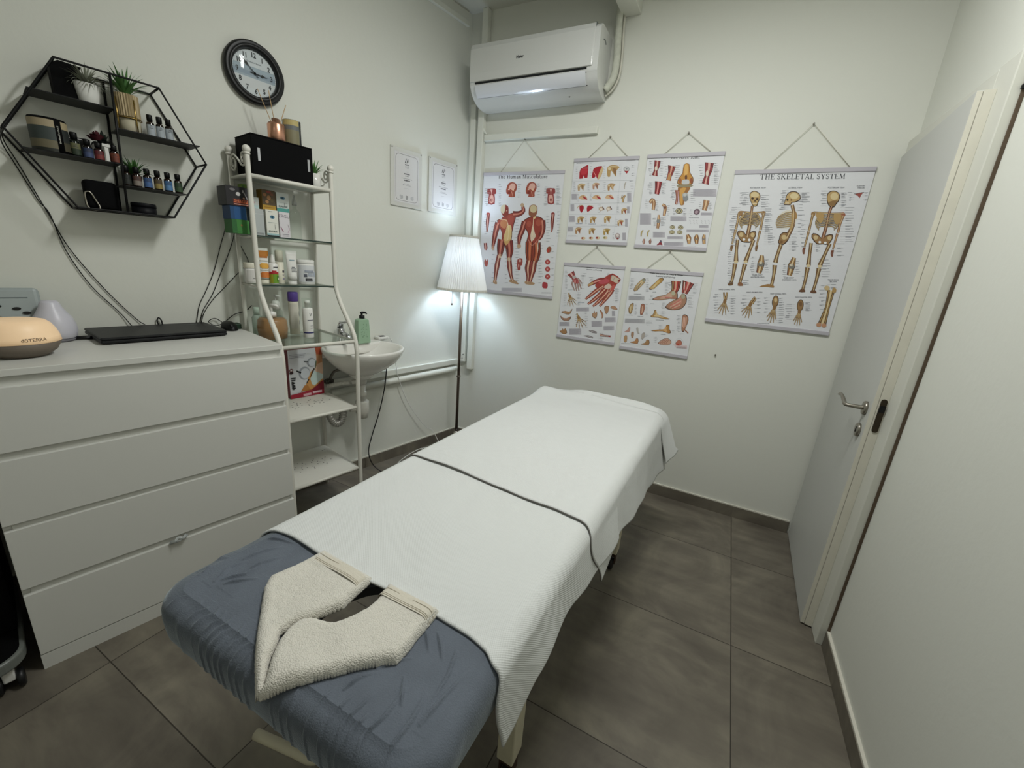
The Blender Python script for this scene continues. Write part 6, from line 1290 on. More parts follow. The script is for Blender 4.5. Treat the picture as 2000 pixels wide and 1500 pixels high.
# --- knee chart
def knee(A):
    A.serif('The Knee Joint', 612, 414, 36, '1d1d22', 1.05, -.03, .2)
    def kn(P, w, c=RED, h=PINK): A.limb(P, w, c, h, '4a1f1c')
    kn([(305, 440), (298, 500), (285, 550), (275, 605)], [56, 50, 34, 54], '9a3034', 'cda496'); A.k = 4; A.ell(290, 525, 16, 26, 'd9cfbf')
    kn([(465, 495), (455, 560), (438, 610), (430, 655)], [72, 52, 40, 46], '9f3a36', 'd0a08a'); A.k = 3; A.stroke([(445, 580), (430, 652)], [30, 34], 'b98a58')
    kn([(318, 668), (312, 740), (300, 808)], [66, 54, 42], '97262c', 'd08a86')
    kn([(885, 455), (878, 530), (862, 600), (842, 690)], [82, 72, 46, 66], '9a3034', 'd8ada0'); A.k = 4; A.ell(862, 575, 15, 34, 'd9cfbf'); A.stroke([(890, 460), (885, 540)], 5, 'e0b5aa'); A.stroke([(850, 630), (835, 690)], 5, 'e0b5aa')
    # the big joint
    A.k = 1; A.poly([(598, 478), (660, 472), (668, 560), (705, 620), (706, 670), (680, 700), (545, 700), (528, 665), (545, 625), (585, 570)], '6b431f', 2)
    A.k = 2; A.poly([(602, 480), (656, 474), (662, 562), (698, 622), (698, 668), (676, 694), (549, 694), (536, 664), (552, 628), (590, 572)], 'c08a3c', 2)
    A.k = 3; A.poly([(612, 482), (640, 480), (640, 580), (612, 600), (605, 560)], 'dcae62', 2); A.ell(625, 620, 14, 30, '6a4220'); A.poly([(580, 660), (600, 645), (655, 645), (660, 690), (585, 695)], 'c2c4c6', 2); A.ell(560, 660, 16, 30, '9a5a34'); A.ell(685, 655, 15, 32, '93512e')
    A.poly([(535, 700), (690, 698), (690, 720), (545, 730)], '8f8468', 2)
    A.k = 2; A.poly([(535, 735), (600, 725), (665, 715), (672, 745), (635, 800), (612, 850), (605, 920), (560, 920), (550, 830)], '9a6a38', 2); A.k = 3; A.poly([(560, 745), (630, 735), (600, 800), (590, 915), (570, 915), (560, 820)], 'cb9a50', 2)
    A.poly([(590, 800), (640, 790), (655, 860), (620, 880), (595, 850)], 'a7a9a6', 2); A.k = 4; A.ell(622, 850, 30, 34, '85888a'); A.ell(615, 812, 18, 18, 'bdbfbd')
    A.limb([(525, 760), (528, 840), (518, 918)], [34, 22, 22], 'a8604e', 'd8b0a0'); A.k = 4; A.stroke([(545, 770), (540, 915)], 7, 'c9b0c0')
    # smaller knees
    for P, w in (([(225, 905), (250, 870), (270, 900), (262, 980)], [26, 34, 34, 30]), ([(365, 920), (395, 950), (385, 1045)], [24, 34, 24]), ([(325, 1035), (325, 1100), (315, 1185)], [16, 34, 24]), ([(860, 870), (850, 920), (835, 980)], [56, 50, 44])): A.limb(P, w, 'b88a62', 'dcbf98', '6a4a34')
    A.k = 3; A.ell(320, 1105, 20, 20, '8a8a88'); A.ell(393, 955, 12, 14, '7a4a3a')
    for x, y, r in ((553, 990, 42), (480, 1170, 30), (572, 1172, 32), (475, 1225, 32), (563, 1225, 32)):
        A.k = 1; A.ell(x, y, r, r*.72, '6f6650'); A.k = 2; A.ell(x-r*.4, y, r*.42, r*.5, 'c9bf9c'); A.ell(x+r*.4, y, r*.42, r*.5, 'b9ae86'); A.k = 3; A.ell(x-r*.4, y, r*.2, r*.26, '6a6a5a'); A.ell(x+r*.4, y, r*.2, r*.26, '6a6a5a')
    A.k = 1; A.ell(752, 998, 36, 32, '6a5560', -.5); A.k = 2; A.ell(748, 1000, 20, 16, 'a9939c', -.5)
    for x in (665, 752, 835):
        A.limb([(x-15 if x < 700 else x+5, 1250), (x, 1290), (x+4, 1352)], [22, 48 if x < 800 else 34, 28], 'b08050', 'd8b888', '5a3a24'); A.k = 4; A.ell(x, 1300, 16, 9, 'e8d8c0' if x < 700 else '8a8076')
    for x, y in ((135, 1240), (205, 1240)): A.limb([(x+18, 1205), (x, 1230), (x-5, 1275)], [10, 14, 12], 'b8a878')
    for x, y in ((160, 1335), (232, 1335)): A.limb([(x+5, 1300), (x, 1330), (x, 1360)], [8, 26, 12], 'a87868', 'd2b0a2')
    A.k = 1; A.poly([(350, 1310), (362, 1345), (370, 1370), (345, 1365), (305, 1370), (330, 1345), (340, 1325)], '8a3038', 2); A.k = 2; A.ell(352, 1328, 9, 12, '5a5a6a')
    for a in ((705, 745, 970, 828), (115, 1018, 240, 1145), (455, 1050, 636, 1102), (262, 1222, 398, 1285), (425, 1270, 600, 1300), (638, 1195, 888, 1222), (385, 1335, 605, 1380), (797, 1005, 930, 1035), (780, 1145, 885, 1175)): A.block(*a)
    for a in ((245, 450, 600, 9, 44, -1), (335, 450, 600, 9, 40, 1), (415, 500, 650, 6, 34, -1), (505, 490, 640, 8, 60, 1), (250, 680, 800, 8, 56, -1), (355, 680, 800, 8, 50, 1), (505, 690, 860, 10, 56, -1), (815, 480, 680, 8, 56, -1), (940, 460, 690, 12, 60, 1), (680, 780, 890, 6, 60, 1), (200, 870, 960, 5, 36, -1), (290, 880, 990, 6, 36, 1), (420, 930, 1040, 6, 34, 1), (350, 1070, 1150, 6, 60, 1), (295, 1070, 1150, 6, 44, -1), (800, 890, 960, 4, 26, -1), (890, 900, 960, 4, 40, 1), (600, 960, 1030, 5, 40, 1), (510, 960, 1030, 5, 36, -1), (700, 975, 1035, 4, 40, -1)): A.labels(*a)
    A.k = 1
    for x in (668, 710, 745, 800, 840, 880): A.stroke([(x, 1090), (x+14, 1098), (x+8, 1120), (x+20, 1130)], 3, 'b0aeb4', 2)
    A.words(655, 1062, 800, 1, 6, '77777e', 4); A.words(640, 1378, 760, 1, 6)
chart('knee joint chart with one large orange knee, upper row beside the skeleton chart', -.556, -.160, 1.524, 2.022, (-.358, 2.119), [(195, 375), (1068, 325), (865, 1435), (52, 1400)], knee)
# --- hand chart
def hand_chart(A):
    A.text('Human Hand & Wrist', 580, 306, 30, '1f1f24', .03, .9, .09); A.text('Anatomy and Pathology', 580, 338, 25, '3a3a40', .012, .9, .09)
    # the big palm, wrist at upper right, fingers to lower left
    OUT = '5b2a22'
    def fing(P, w, c='b0574a', h='d9a890'): A.limb(P, w, c, h, OUT)
    fing([(700, 560), (610, 620), (520, 690), (450, 745)], [52, 46, 38, 22]); fing([(730, 600), (640, 690), (560, 760), (480, 815)], [54, 48, 40, 22]); fing([(770, 630), (690, 720), (620, 790), (550, 848)], [54, 46, 38, 22]); fing([(830, 610), (770, 700), (710, 770), (645, 848)], [50, 44, 38, 24])
    fing([(760, 480), (660, 480), (570, 510), (485, 555)], [64, 58, 46, 24], 'a84848', 'd89a8a'); A.k = 4; A.stroke([(560, 512), (485, 553)], [30, 20], 'c2a068')
    A.k = 2; A.poly([(720, 440), (830, 385), (945, 475), (880, 545), (840, 620), (760, 680), (690, 640), (600, 580), (590, 540), (640, 490)], 'a04038', 2)
    A.k = 3; A.poly([(815, 395), (940, 475), (890, 530), (800, 480)], 'c9b8a4', 1); A.poly([(720, 560), (770, 530), (810, 560), (790, 600), (740, 600), (712, 585)], 'cbb9ae', 2); A.poly([(640, 490), (740, 455), (790, 490), (730, 530), (650, 530)], 'b85058', 2); A.ell(830, 590, 22, 50, 'c05a52', .5)
    A.k = 4; A.stroke([(800, 420), (830, 400)], 16, '7a1f24'); A.stroke([(900, 500), (940, 470)], 16, '7a1f24'); A.stroke([(820, 410), (800, 480)], 6, '8a8a8c'); A.stroke([(860, 440), (830, 500)], 6, '8a8a8c')
    for dx in (0, 40, 80, 120): A.stroke([(790+dx*.2, 520+dx*.4), (620+dx, 640+dx*.9)], 5, 'e0c0a8')
    # upper-left hand
    A.limb([(250, 365), (290, 430), (310, 470)], [88, 50, 60], 'a85050', 'd5aaa0', OUT); A.k = 4; A.ell(300, 425, 26, 22, 'b5b2ae')
    for e in ((270, 520, 300, 620), (310, 520, 330, 630), (340, 515, 362, 625), (360, 500, 395, 600), (350, 450, 405, 520)): A.limb([(310+(e[0]-310)*.3, 470), (e[0], e[1]), (e[2], e[3])], [20, 20, 10], '9a6a60', 'cdbcb2', OUT)
    A.k = 3; A.ell(325, 485, 44, 34, 'a23a40', .5); A.k = 4
    for x in (295, 315, 335, 355): A.stroke([(x, 460), (x+6, 510)], 5, 'd8b0a4')
    # skeleton hands
    def bh(x, y, a, s, n=5):
        for i in range(n):
            an = a+(-.62+.31*i); l = s*(.72 if i in (0,) else (1, .98, 1.02, .96, .85)[i])
            P = [(x+math.cos(an)*s*.12, y+math.sin(an)*s*.12), (x+math.cos(an)*l*.5, y+math.sin(an)*l*.5), (x+math.cos(an)*l, y+math.sin(an)*l)]
            A.limb(P, [s*.075, s*.06, s*.035], 'b08c58', 'd8c49a', '5a452c')
            A.k = 3
            for f in (.5, .75): A.ell(x+math.cos(an)*l*f, y+math.sin(an)*l*f, s*.045, s*.04, '6f5232')
        A.k = 3; A.ell(x, y, s*.16, s*.13, '9a744a', a); A.limb([(x-math.cos(a)*s*.1, y-math.sin(a)*s*.1), (x-math.cos(a)*s*.36, y-math.sin(a)*s*.36)], [s*.12, s*.09], 'b5945f', 'd8c49a', '5a452c'); A.k = 1
    bh(235, 700, 1.25, 150); bh(350, 1000, 1.2, 165)
    for P, c in (([(110, 920), (170, 905), (230, 920), (270, 870), (240, 945), (190, 955)], 'b08a68'), ([(100, 970), (130, 1000), (190, 1010), (245, 985), (225, 1040), (150, 1045), (110, 1010)], 'a8806a'), ([(540, 950), (560, 940), (570, 905), (585, 945), (605, 920), (608, 975), (585, 1020), (545, 995)], 'b58f70'), ([(640, 900), (670, 915), (690, 960), (685, 1010), (668, 1020), (670, 970)], 'b07f60'), ([(705, 870), (735, 845), (775, 855), (765, 915), (745, 955), (722, 950)], 'ad8466'), ([(800, 855), (845, 845), (885, 885), (875, 905), (800, 880)], 'b78f72'), ([(85, 1190), (120, 1180), (125, 1148), (145, 1175), (165, 1150), (190, 1215), (140, 1235)], 'a98058')):
        A.k = 1; A.poly(P, '5f4634', 2); A.k = 2; cx = sum(p[0] for p in P)/len(P); cy = sum(p[1] for p in P)/len(P); A.poly([(cx+(x-cx)*.88, cy+(y-cy)*.88) for x, y in P], c, 2)
    A.limb([(490, 1190), (540, 1205), (600, 1220)], [8, 26, 20], '8f8a8c', 'c5c0c2'); A.limb([(420, 1262), (480, 1270), (545, 1290)], [6, 22, 14], '8f8a8c', 'c9c4c6'); A.limb([(640, 1250), (700, 1265), (790, 1275)], [26, 22, 18], 'b98a7a', 'dcc0b2'); A.k = 3; A.ell(770, 1275, 14, 10, 'a02a30')
    for a in ((318, 862, 498, 915), (85, 1062, 225, 1120), (215, 1160, 385, 1245), (528, 1055, 675, 1140), (710, 1010, 860, 1075), (690, 1128, 838, 1190), (810, 915, 855, 990)): A.block(*a)
    for a in ((175, 340, 590, 14, 40, 1), (400, 400, 590, 10, 40, 1), (150, 660, 830, 8, 44, 1), (340, 650, 820, 9, 50, 1), (560, 430, 480, 3, 60, -1), (860, 600, 790, 14, 60, 1), (560, 640, 720, 5, 50, -1), (440, 920, 1140, 10, 44, 1), (330, 960, 1120, 7, 30, -1), (420, 380, 420, 3, 60, 1), (780, 380, 440, 4, 30, -1), (640, 1230, 1330, 5, 60, 1)): A.labels(*a)
    A.words(205, 605, 285, 1, 6, '6c8a94', 5); A.words(115, 832, 250, 1, 6, '8ca0a6', 5); A.words(340, 790, 440, 1, 6, '8a9aa6', 8)
chart('hand and wrist chart with a large red palm, lower row left', -.984, -.590, .928, 1.414, (-.781, 1.520), [(165, 212), (1010, 290), (830, 1405), (42, 1270)], hand_chart)
# --- foot chart
def foot(A):
    A.text('Foot and Joints of Foot & Ankle', 650, 318, 36, '1f1f24', .03, .92, .06); A.text('Anatomy and Pathology', 640, 352, 28, '45454a', .012, .95, .06)
    OUT = '4c3226'
    def lp(P, c, h=None, hs=.82):
        A.k = 1; A.poly(P, OUT, 2); cx = sum(p[0] for p in P)/len(P); cy = sum(p[1] for p in P)/len(P)
        A.k = 2; A.poly([(cx+(x-cx)*.92, cy+(y-cy)*.92) for x, y in P], c, 2)
        if h: A.k = 3; A.poly([(cx+(x-cx)*.5, cy+(y-cy)*.6) for x, y in P], h, 2)
        A.k = 1
    lp([(225, 520), (255, 460), (300, 410), (345, 370), (378, 375), (372, 420), (330, 470), (280, 520), (240, 545)], 'b59a72', 'd3c09a'); A.k = 3; A.ell(355, 395, 18, 20, '93957e')
    for i in range(4): A.stroke([(330-8*i, 420+12*i), (255+8*i, 500+10*i)], 4, '6a5238', 0)
    lp([(425, 505), (470, 455), (520, 410), (565, 362), (615, 368), (600, 410), (550, 450), (500, 500), (450, 520)], 'b08a4c', 'd0b070')
    for i in range(4): A.k = 3; A.stroke([(530-6*i, 430+9*i), (445+12*i, 500+6*i)], 5, 'd9c698', 0)
    # two big feet with red legs
    A.limb([(780, 400), (775, 480), (755, 545)], [108, 90, 66], '9f4a40', 'd2a48c', OUT); A.k = 3; A.stroke([(742, 405), (735, 520)], 16, 'a58a58'); A.stroke([(800, 405), (790, 520)], 18, 'b03a38'); A.stroke([(762, 405), (760, 510)], 12, 'b5524a')
    lp([(475, 640), (560, 600), (650, 580), (715, 530), (790, 540), (805, 600), (790, 640), (700, 635), (600, 655), (500, 655)], 'a8846a', 'c9a590'); A.k = 3; A.ell(745, 560, 24, 30, 'b7b49a'); A.stroke([(500, 640), (600, 620), (700, 600)], 7, 'c98f84'); A.stroke([(640, 620), (790, 625)], 12, 'b8605a')
    A.limb([(940, 410), (915, 490), (890, 560)], [130, 92, 62], 'a34a46', 'd5a294', OUT); A.k = 3; A.stroke([(890, 412), (885, 510)], 14, 'd9c2b4'); A.stroke([(925, 412), (900, 520)], 16, 'b84e4c'); A.stroke([(968, 412), (930, 540)], 12, '9a3a38')
    lp([(645, 745), (690, 690), (760, 650), (830, 610), (860, 560), (915, 590), (920, 680), (860, 760), (770, 782), (690, 775)], 'a87f66', 'c08a78'); A.k = 3; A.ell(875, 600, 26, 34, 'a9a48c')
    for i in range(5): A.stroke([(850-4*i, 640+24*i), (690+16*i, 735+9*i)], 7, ('c46a62', 'd8b8a0')[i % 2], 0)
    # bones and small feet
    lp([(165, 770), (195, 710), (232, 700), (225, 770), (205, 835), (175, 835)], 'a98a5c', 'd2bd92'); lp([(318, 800), (330, 712), (372, 710), (380, 770), (350, 850), (322, 850)], 'a8705c', 'd0a890')
    for x in (185, 205, 340, 360): A.k = 3; A.stroke([(x, 740), (x-4, 820)], 4, '5f4630')
    lp([(460, 860), (490, 840), (505, 790), (530, 785), (535, 830), (600, 860), (710, 898), (650, 905), (560, 885), (470, 880)], 'b08c5a', 'd6bf92'); lp([(465, 1055), (560, 1040), (650, 1030), (665, 980), (705, 980), (705, 1030), (728, 1070), (700, 1090), (620, 1062), (520, 1065)], 'b07f44', 'd2a874')
    lp([(868, 870), (890, 835), (935, 850), (950, 910), (925, 990), (895, 1060), (865, 1050), (862, 980)], 'a97a60', 'c99680'); A.k = 3
    for x in (885, 905, 925): A.stroke([(x, 870), (x-10, 1000)], 6, 'd8b8a4')
    A.stroke([(900, 1030), (950, 1080)], 14, 'a06a50')
    for P, c in (([(115, 1080), (150, 1060), (190, 1010), (195, 1060), (170, 1082)], 'c0988c'), ([(275, 1030), (300, 1022), (305, 1070), (320, 1095), (295, 1098)], 'b5b1ac'), ([(210, 1090), (245, 1078), (240, 1150), (215, 1150)], 'a98468'), ([(350, 1100), (390, 1085), (385, 1140), (362, 1172), (345, 1160)], 'b3aaa2'), ([(120, 1135), (158, 1128), (155, 1205), (120, 1212)], 'b8936a'), ([(200, 1210), (260, 1195), (275, 1162), (305, 1165), (300, 1228), (225, 1222)], 'b58458'), ([(340, 1230), (395, 1215), (410, 1180), (448, 1180), (445, 1245), (360, 1240)], 'a8825a'), ([(560, 1220), (620, 1165), (690, 1150), (735, 1190), (720, 1230), (640, 1240)], 'c79f8a'), ([(790, 1210), (830, 1165), (870, 1190), (865, 1240), (805, 1245)], 'b9705c')): lp(P, c)
    for i in range(4): A.k = 3; A.stroke([(590+25*i, 1220), (640+22*i, 1165)], 5, '9a5f50', 0)
    A.k = 1; A.ell(838, 1200, 52, 52, 'b9bdbe', 0, 26); A.ell(838, 1200, 49, 49, 'dcdde0', 0, 26); lp([(790, 1210), (830, 1165), (870, 1190), (865, 1240), (805, 1245)], 'b9705c'); A.k = 4; A.ell(822, 1225, 8, 8, 'b01f24')
    A.k = 1; A.poly([(760, 1228-2), (940, 1240), (940, 1282), (800, 1272)], 'd8c6c8'); A.words(805, 1255, 935, 3, 9, 'a9787c', 4)
    for a in ((162, 602, 370, 660), (122, 905, 380, 962)): A.block(*a, col='b5b5b8')
    for a in ((225, 370, 500, 9, 56, -1), (390, 370, 540, 8, 44, 1), (640, 400, 560, 10, 46, 1), (720, 400, 500, 6, 44, -1), (1000, 430, 560, 8, 60, 1), (940, 590, 740, 9, 70, 1), (480, 590, 640, 4, 50, -1), (640, 680, 760, 6, 56, -1), (250, 710, 840, 8, 34, 1), (390, 710, 850, 8, 34, 1), (600, 800, 870, 5, 60, 1), (850, 850, 1060, 13, 60, -1), (600, 980, 1030, 4, 44, -1), (740, 1050, 1090, 3, 50, 1), (400, 930, 980, 4, 100, 1), (390, 1100, 1130, 3, 50, 1), (520, 1140, 1200, 4, 40, 1)): A.labels(*a)
    for x0, y, x1 in ((230, 575, 330), (475, 545, 530), (140, 855, 235), (285, 870, 385), (525, 912, 635), (595, 1100, 665), (850, 1088, 890), (450, 700, 500), (85, 1230, 200)): A.words(x0, y, x1, 1, 6, '6d7178', 6)
chart('foot and ankle chart with two red lower legs, lower row right', -.555, -.150, .914, 1.410, (-.349, 1.515), [(185, 228), (1138, 285), (942, 1415), (58, 1300)], foot)
# --- skeleton chart
def skeleton(A):
    A.serif('THE SKELETAL SYSTEM', 672, 411, 34, '2a2c33', 1.08, -.006, .12)
    O = '38241a'; B_, H_ = '94734a', 'cbb68c'
    def bone(P, w, c=B_, h=H_): A.limb(P, w, c, h, O)
    def arm(sx, ex, wx_, hy, s=1):
        pass
    for t_, x, y in (('ANTERIOR VIEW', 372, 474), ('LATERAL VIEW', 622, 474), ('POSTERIOR VIEW', 896, 474)): A.text(t_, x, y, 15, '6a6c74', .02, .95)
    def ribs(cx, y0, cx2, y1, w0, w1, n=9, spine=True):
        for i in range(n):
            f = i/(n-1); xx = cx+(cx2-cx)*f; y = y0+(y1-y0)*f; w_ = (w0+(w1-w0)*f)*math.sin(.75+f*1.55)
            for sg in (-1, 1): A.k = 2; A.stroke([(xx, y-3), (xx+sg*w_*.55, y-9), (xx+sg*w_, y+4), (xx+sg*w_*.92, y+18)], [7, 8.5, 8.5, 6], O); A.k = 3; A.stroke([(xx, y-3), (xx+sg*w_*.55, y-9), (xx+sg*w_, y+4), (xx+sg*w_*.92, y+18)], [3, 4, 4, 2.5], 'bfa678')
    # anterior
    bone([(335, 590), (330, 630), (318, 720), (302, 800)], [16, 14, 20, 22], '9a6f4c', 'cbb088')
    ribs(325, 645, 312, 722, 74, 66)
    bone([(255, 628), (322, 634)], 9); bone([(408, 632), (338, 636)], 9)
    A.k = 2; A.ell(255, 640, 16, 16, B_); A.ell(410, 640, 16, 16, B_)
    bone([(246, 640), (236, 700), (226, 745)], [15, 12, 15]); bone([(224, 748), (212, 800), (200, 845)], [14, 11, 9]); bone([(232, 748), (216, 800), (204, 845)], [7, 6, 5])
    bone([(412, 640), (400, 700), (390, 750)], [15, 12, 15]); bone([(388, 755), (378, 800), (366, 850)], [14, 11, 9])
    for hx, hy, sg in ((196, 850, -1), (362, 852, -1)):
        for i in range(4): A.k = 2; A.stroke([(hx+4*i, hy), (hx-6+4.5*i, hy+22), (hx-3+2*i, hy+42)], [5, 4, 2.5], '7a5a36')
    A.k = 1; A.poly([(234, 780), (245, 755), (280, 762), (300, 790), (325, 764), (358, 760), (360, 790), (335, 830), (300, 836), (262, 828)], O, 2); A.k = 2; A.poly([(238, 781), (248, 760), (278, 767), (300, 795), (326, 769), (354, 765), (355, 789), (333, 825), (300, 831), (265, 823)], B_, 2); A.k = 3; A.ell(262, 783, 14, 15, 'c9b285'); A.ell(338, 785, 13, 15, 'c9b285'); A.ell(280, 815, 9, 9, 'e6e6e6'); A.ell(316, 818, 9, 9, 'e6e6e6')
    for P, Q in (([(238, 815), (230, 890), (228, 962)], [(222, 975), (212, 1040), (200, 1096)]), ([(345, 818), (318, 890), (292, 962)], [(288, 978), (272, 1040), (256, 1098)])):
        bone(P, [20, 17, 26]); bone(Q, [26, 17, 16]); A.k = 4; A.ell(P[2][0], P[2][1]+2, 13, 9, 'd6c49a')
    A.k = 2; A.poly([(190, 1092), (210, 1095), (206, 1118), (172, 1118)], '6f5236', 2); A.poly([(248, 1095), (266, 1098), (276, 1122), (240, 1120)], '8a5f42', 2)
    A.k = 2; A.poly([(318, 540), (316, 510), (335, 492), (362, 492), (386, 510), (388, 540), (376, 565), (366, 592), (340, 592), (328, 570)], O, 3); A.k = 3; A.poly([(321, 540), (320, 512), (337, 496), (361, 496), (382, 512), (384, 539), (372, 563), (362, 588), (343, 588), (331, 568)], 'b89a66', 3); A.k = 4; A.poly([(325, 525), (330, 505), (352, 498), (375, 508), (378, 525), (352, 532)], 'd5c295', 2); A.ell(336, 541, 9, 8, '3a2616'); A.ell(368, 544, 9, 8, '3a2616'); A.poly([(350, 550), (356, 550), (358, 562), (348, 562)], '3a2616'); A.k = 5; A.stroke([(338, 574), (366, 575)], 4, 'e0d6ba'); A.k = 1
    # lateral
    bone([(602, 585), (612, 640), (606, 720), (578, 780), (565, 810)], [20, 20, 22, 24, 22], '9a744c', 'cdb48a')
    A.k = 1; A.poly([(492, 700), (515, 650), (560, 622), (610, 625), (632, 660), (622, 710), (590, 735), (540, 740), (498, 730)], 'd9d2c4', 2)
    for i in range(8):
        f = i/7; A.k = 2; P = [(606+10*(1-abs(2*f-1)), 632+13*i), (560-14*f, 640+13*i), (508-16*math.sin(f*2.6), 664+10*i)]; A.stroke(P, [8, 9, 7], O); A.k = 3; A.stroke(P, [4, 4.5, 3.5], 'bfa678')
    A.k = 3; A.stroke([(600, 640), (604, 690), (592, 750)], [12, 10, 14], 'b3935f'); A.k = 2; A.ell(620, 650, 14, 30, 'a5804e', -.2)
    A.k = 1; A.poly([(520, 785), (545, 765), (580, 775), (578, 815), (545, 850), (508, 838), (515, 810)], O, 2); A.k = 2; A.poly([(524, 788), (546, 770), (575, 779), (573, 812), (543, 845), (513, 835), (520, 811)], B_, 2); A.k = 3; A.ell(548, 800, 17, 16, 'c9b285'); A.ell(530, 830, 11, 9, '7a5832')
    bone([(528, 848), (506, 910), (490, 968)], [22, 18, 26]); bone([(487, 985), (480, 1050), (466, 1115)], [26, 17, 18]); A.k = 2; A.poly([(380, 1128), (440, 1110), (478, 1118), (480, 1134), (430, 1128)], '9a7648', 2)
    A.k = 2; A.poly([(545, 580), (556, 545), (565, 515), (590, 495), (630, 495), (656, 520), (655, 550), (625, 566), (600, 570), (590, 585), (560, 585)], O, 3); A.k = 3; A.poly([(550, 577), (560, 546), (569, 518), (592, 500), (628, 500), (651, 522), (650, 547), (622, 561), (598, 565), (588, 580), (562, 580)], 'bd9f6b', 3); A.k = 4; A.ell(615, 525, 28, 20, 'd8c79b'); A.ell(570, 550, 7, 8, '3a2616'); A.k = 5; A.stroke([(556, 572), (580, 572)], 4, 'e0d6ba'); A.ell(596, 552, 6, 6, '7a5a34'); A.k = 1
    # posterior
    bone([(866, 590), (848, 640), (828, 730), (806, 805)], [16, 16, 18, 20], '8f5f45', 'c49c7c')
    ribs(845, 650, 830, 735, 84, 74)
    A.k = 4; A.poly([(762, 640), (810, 640), (806, 690), (785, 705), (765, 670)], 'b3935f', 2); A.poly([(880, 645), (930, 650), (918, 700), (895, 715), (880, 690)], 'b3935f', 2); A.k = 1
    bone([(745, 632), (840, 640)], 9); bone([(945, 640), (856, 642)], 9); A.k = 2; A.ell(742, 645, 15, 15, B_); A.ell(940, 650, 16, 16, '9a5f48')
    bone([(740, 648), (726, 705), (714, 755)], [15, 12, 15]); bone([(712, 760), (698, 815), (684, 865)], [14, 11, 9]); bone([(942, 655), (920, 715), (905, 770)], [15, 12, 15], 'a0704c'); bone([(902, 775), (886, 830), (872, 880)], [14, 11, 9], 'a0704c')
    for hx, hy in ((676, 868), (864, 885)):
        for i in range(4): A.k = 2; A.stroke([(hx+4.5*i, hy), (hx-5+4.5*i, hy+22), (hx+2*i, hy+44)], [5, 4, 2.5], '7a4a36')
    A.k = 1; A.poly([(730, 800), (742, 772), (780, 785), (802, 810), (830, 785), (872, 782), (868, 815), (842, 848), (805, 846), (765, 845)], O, 2); A.k = 2; A.poly([(735, 800), (745, 777), (778, 790), (802, 815), (831, 790), (867, 787), (863, 813), (840, 843), (805, 841), (768, 840)], B_, 2); A.k = 3; A.ell(758, 802, 15, 15, 'cab488'); A.ell(850, 805, 14, 15, 'cab488'); A.ell(785, 832, 9, 8, 'e6e6e6'); A.ell(822, 836, 9, 8, 'e6e6e6'); A.poly([(795, 800), (812, 800), (803, 845)], '9a6f4c')
    for P, Q in (([(728, 838), (718, 915), (710, 985)], [(704, 1000), (690, 1080), (672, 1145)]), ([(852, 842), (818, 915), (785, 988)], [(780, 1005), (762, 1085), (742, 1150)])):
        bone(P, [20, 17, 26]); bone(Q, [26, 17, 16]); A.k = 4; A.ell(P[2][0], P[2][1]+4, 14, 9, 'd6c49a')
    A.k = 2; A.poly([(664, 1140), (682, 1142), (688, 1162), (645, 1160)], '6b4a34', 2); A.poly([(734, 1145), (752, 1148), (764, 1168), (722, 1166)], '6b4a34', 2)
    A.k = 2; A.poly([(833, 535), (840, 505), (868, 490), (902, 496), (920, 520), (914, 555), (895, 580), (880, 600), (852, 596), (836, 570)], O, 3); A.k = 3; A.poly([(837, 535), (844, 508), (869, 495), (900, 500), (915, 521), (909, 552), (890, 576), (877, 594), (855, 591), (841, 568)], 'b89a66', 3); A.k = 4; A.ell(882, 528, 26, 24, 'd5c295', -.2); A.poly([(845, 565), (900, 555), (880, 590), (855, 588)], '8a6a40', 2); A.k = 1
    # knee joints, bottom row of hands and feet, femur
    for x, y in ((395, 975), (598, 990)):
        bone([(x+6 if x < 500 else x+18, y-55), (x, y), (x-15, y+62)], [20, 40, 28], 'b08a58', 'd6c29a'); A.k = 4; A.ell(x, y+4, 20, 17, '77746c'); A.ell(x-2, y-6, 10, 9, 'cfc5ae'); A.stroke([(x-20, y+30), (x-26, y+60)], 6, '8f5a44'); A.k = 1
    def handb(x, y, a, s, sp=.26):
        for i in range(5):
            an = a+(i-2)*sp; l = s*(.78, .98, 1.02, .98, .82)[i]
            bone([(x+math.cos(an)*s*.14, y+math.sin(an)*s*.14), (x+math.cos(an)*l*.55, y+math.sin(an)*l*.55), (x+math.cos(an)*l, y+math.sin(an)*l)], [s*.085, s*.07, s*.04])
        A.k = 4; A.ell(x, y, s*.17, s*.12, '8a6840', a); A.k = 1
    bone([(148, 1165), (155, 1215)], [9, 12]); bone([(170, 1165), (162, 1215)], [9, 12]); handb(155, 1225, 1.75, 92)
    bone([(355, 1195), (325, 1235)], [9, 12]); bone([(362, 1205), (338, 1240)], [9, 12]); handb(325, 1245, 1.95, 92)
    for x, y, a, s in ((485, 1265, 1.85, 100), (650, 1290, 1.75, 92)):
        A.k = 1; A.ell(x+6, y-40, 22, 40, O, .15); A.k = 2; A.ell(x+6, y-40, 18, 36, B_, .15); A.k = 3; A.ell(x+8, y-50, 10, 16, 'c9b285' if x < 600 else '7a5a3a'); handb(x, y, a, s, .2)
    bone([(860, 1150), (835, 1260), (800, 1370)], [40, 26, 44], 'b3935f', 'dccaa0'); A.k = 4; A.ell(832, 1135, 18, 16, 'c9b285'); A.ell(880, 1150, 14, 18, 'b3935f'); A.ell(778, 1376, 17, 14, 'c09070'); A.ell(812, 1380, 16, 14, 'c09070'); A.k = 1
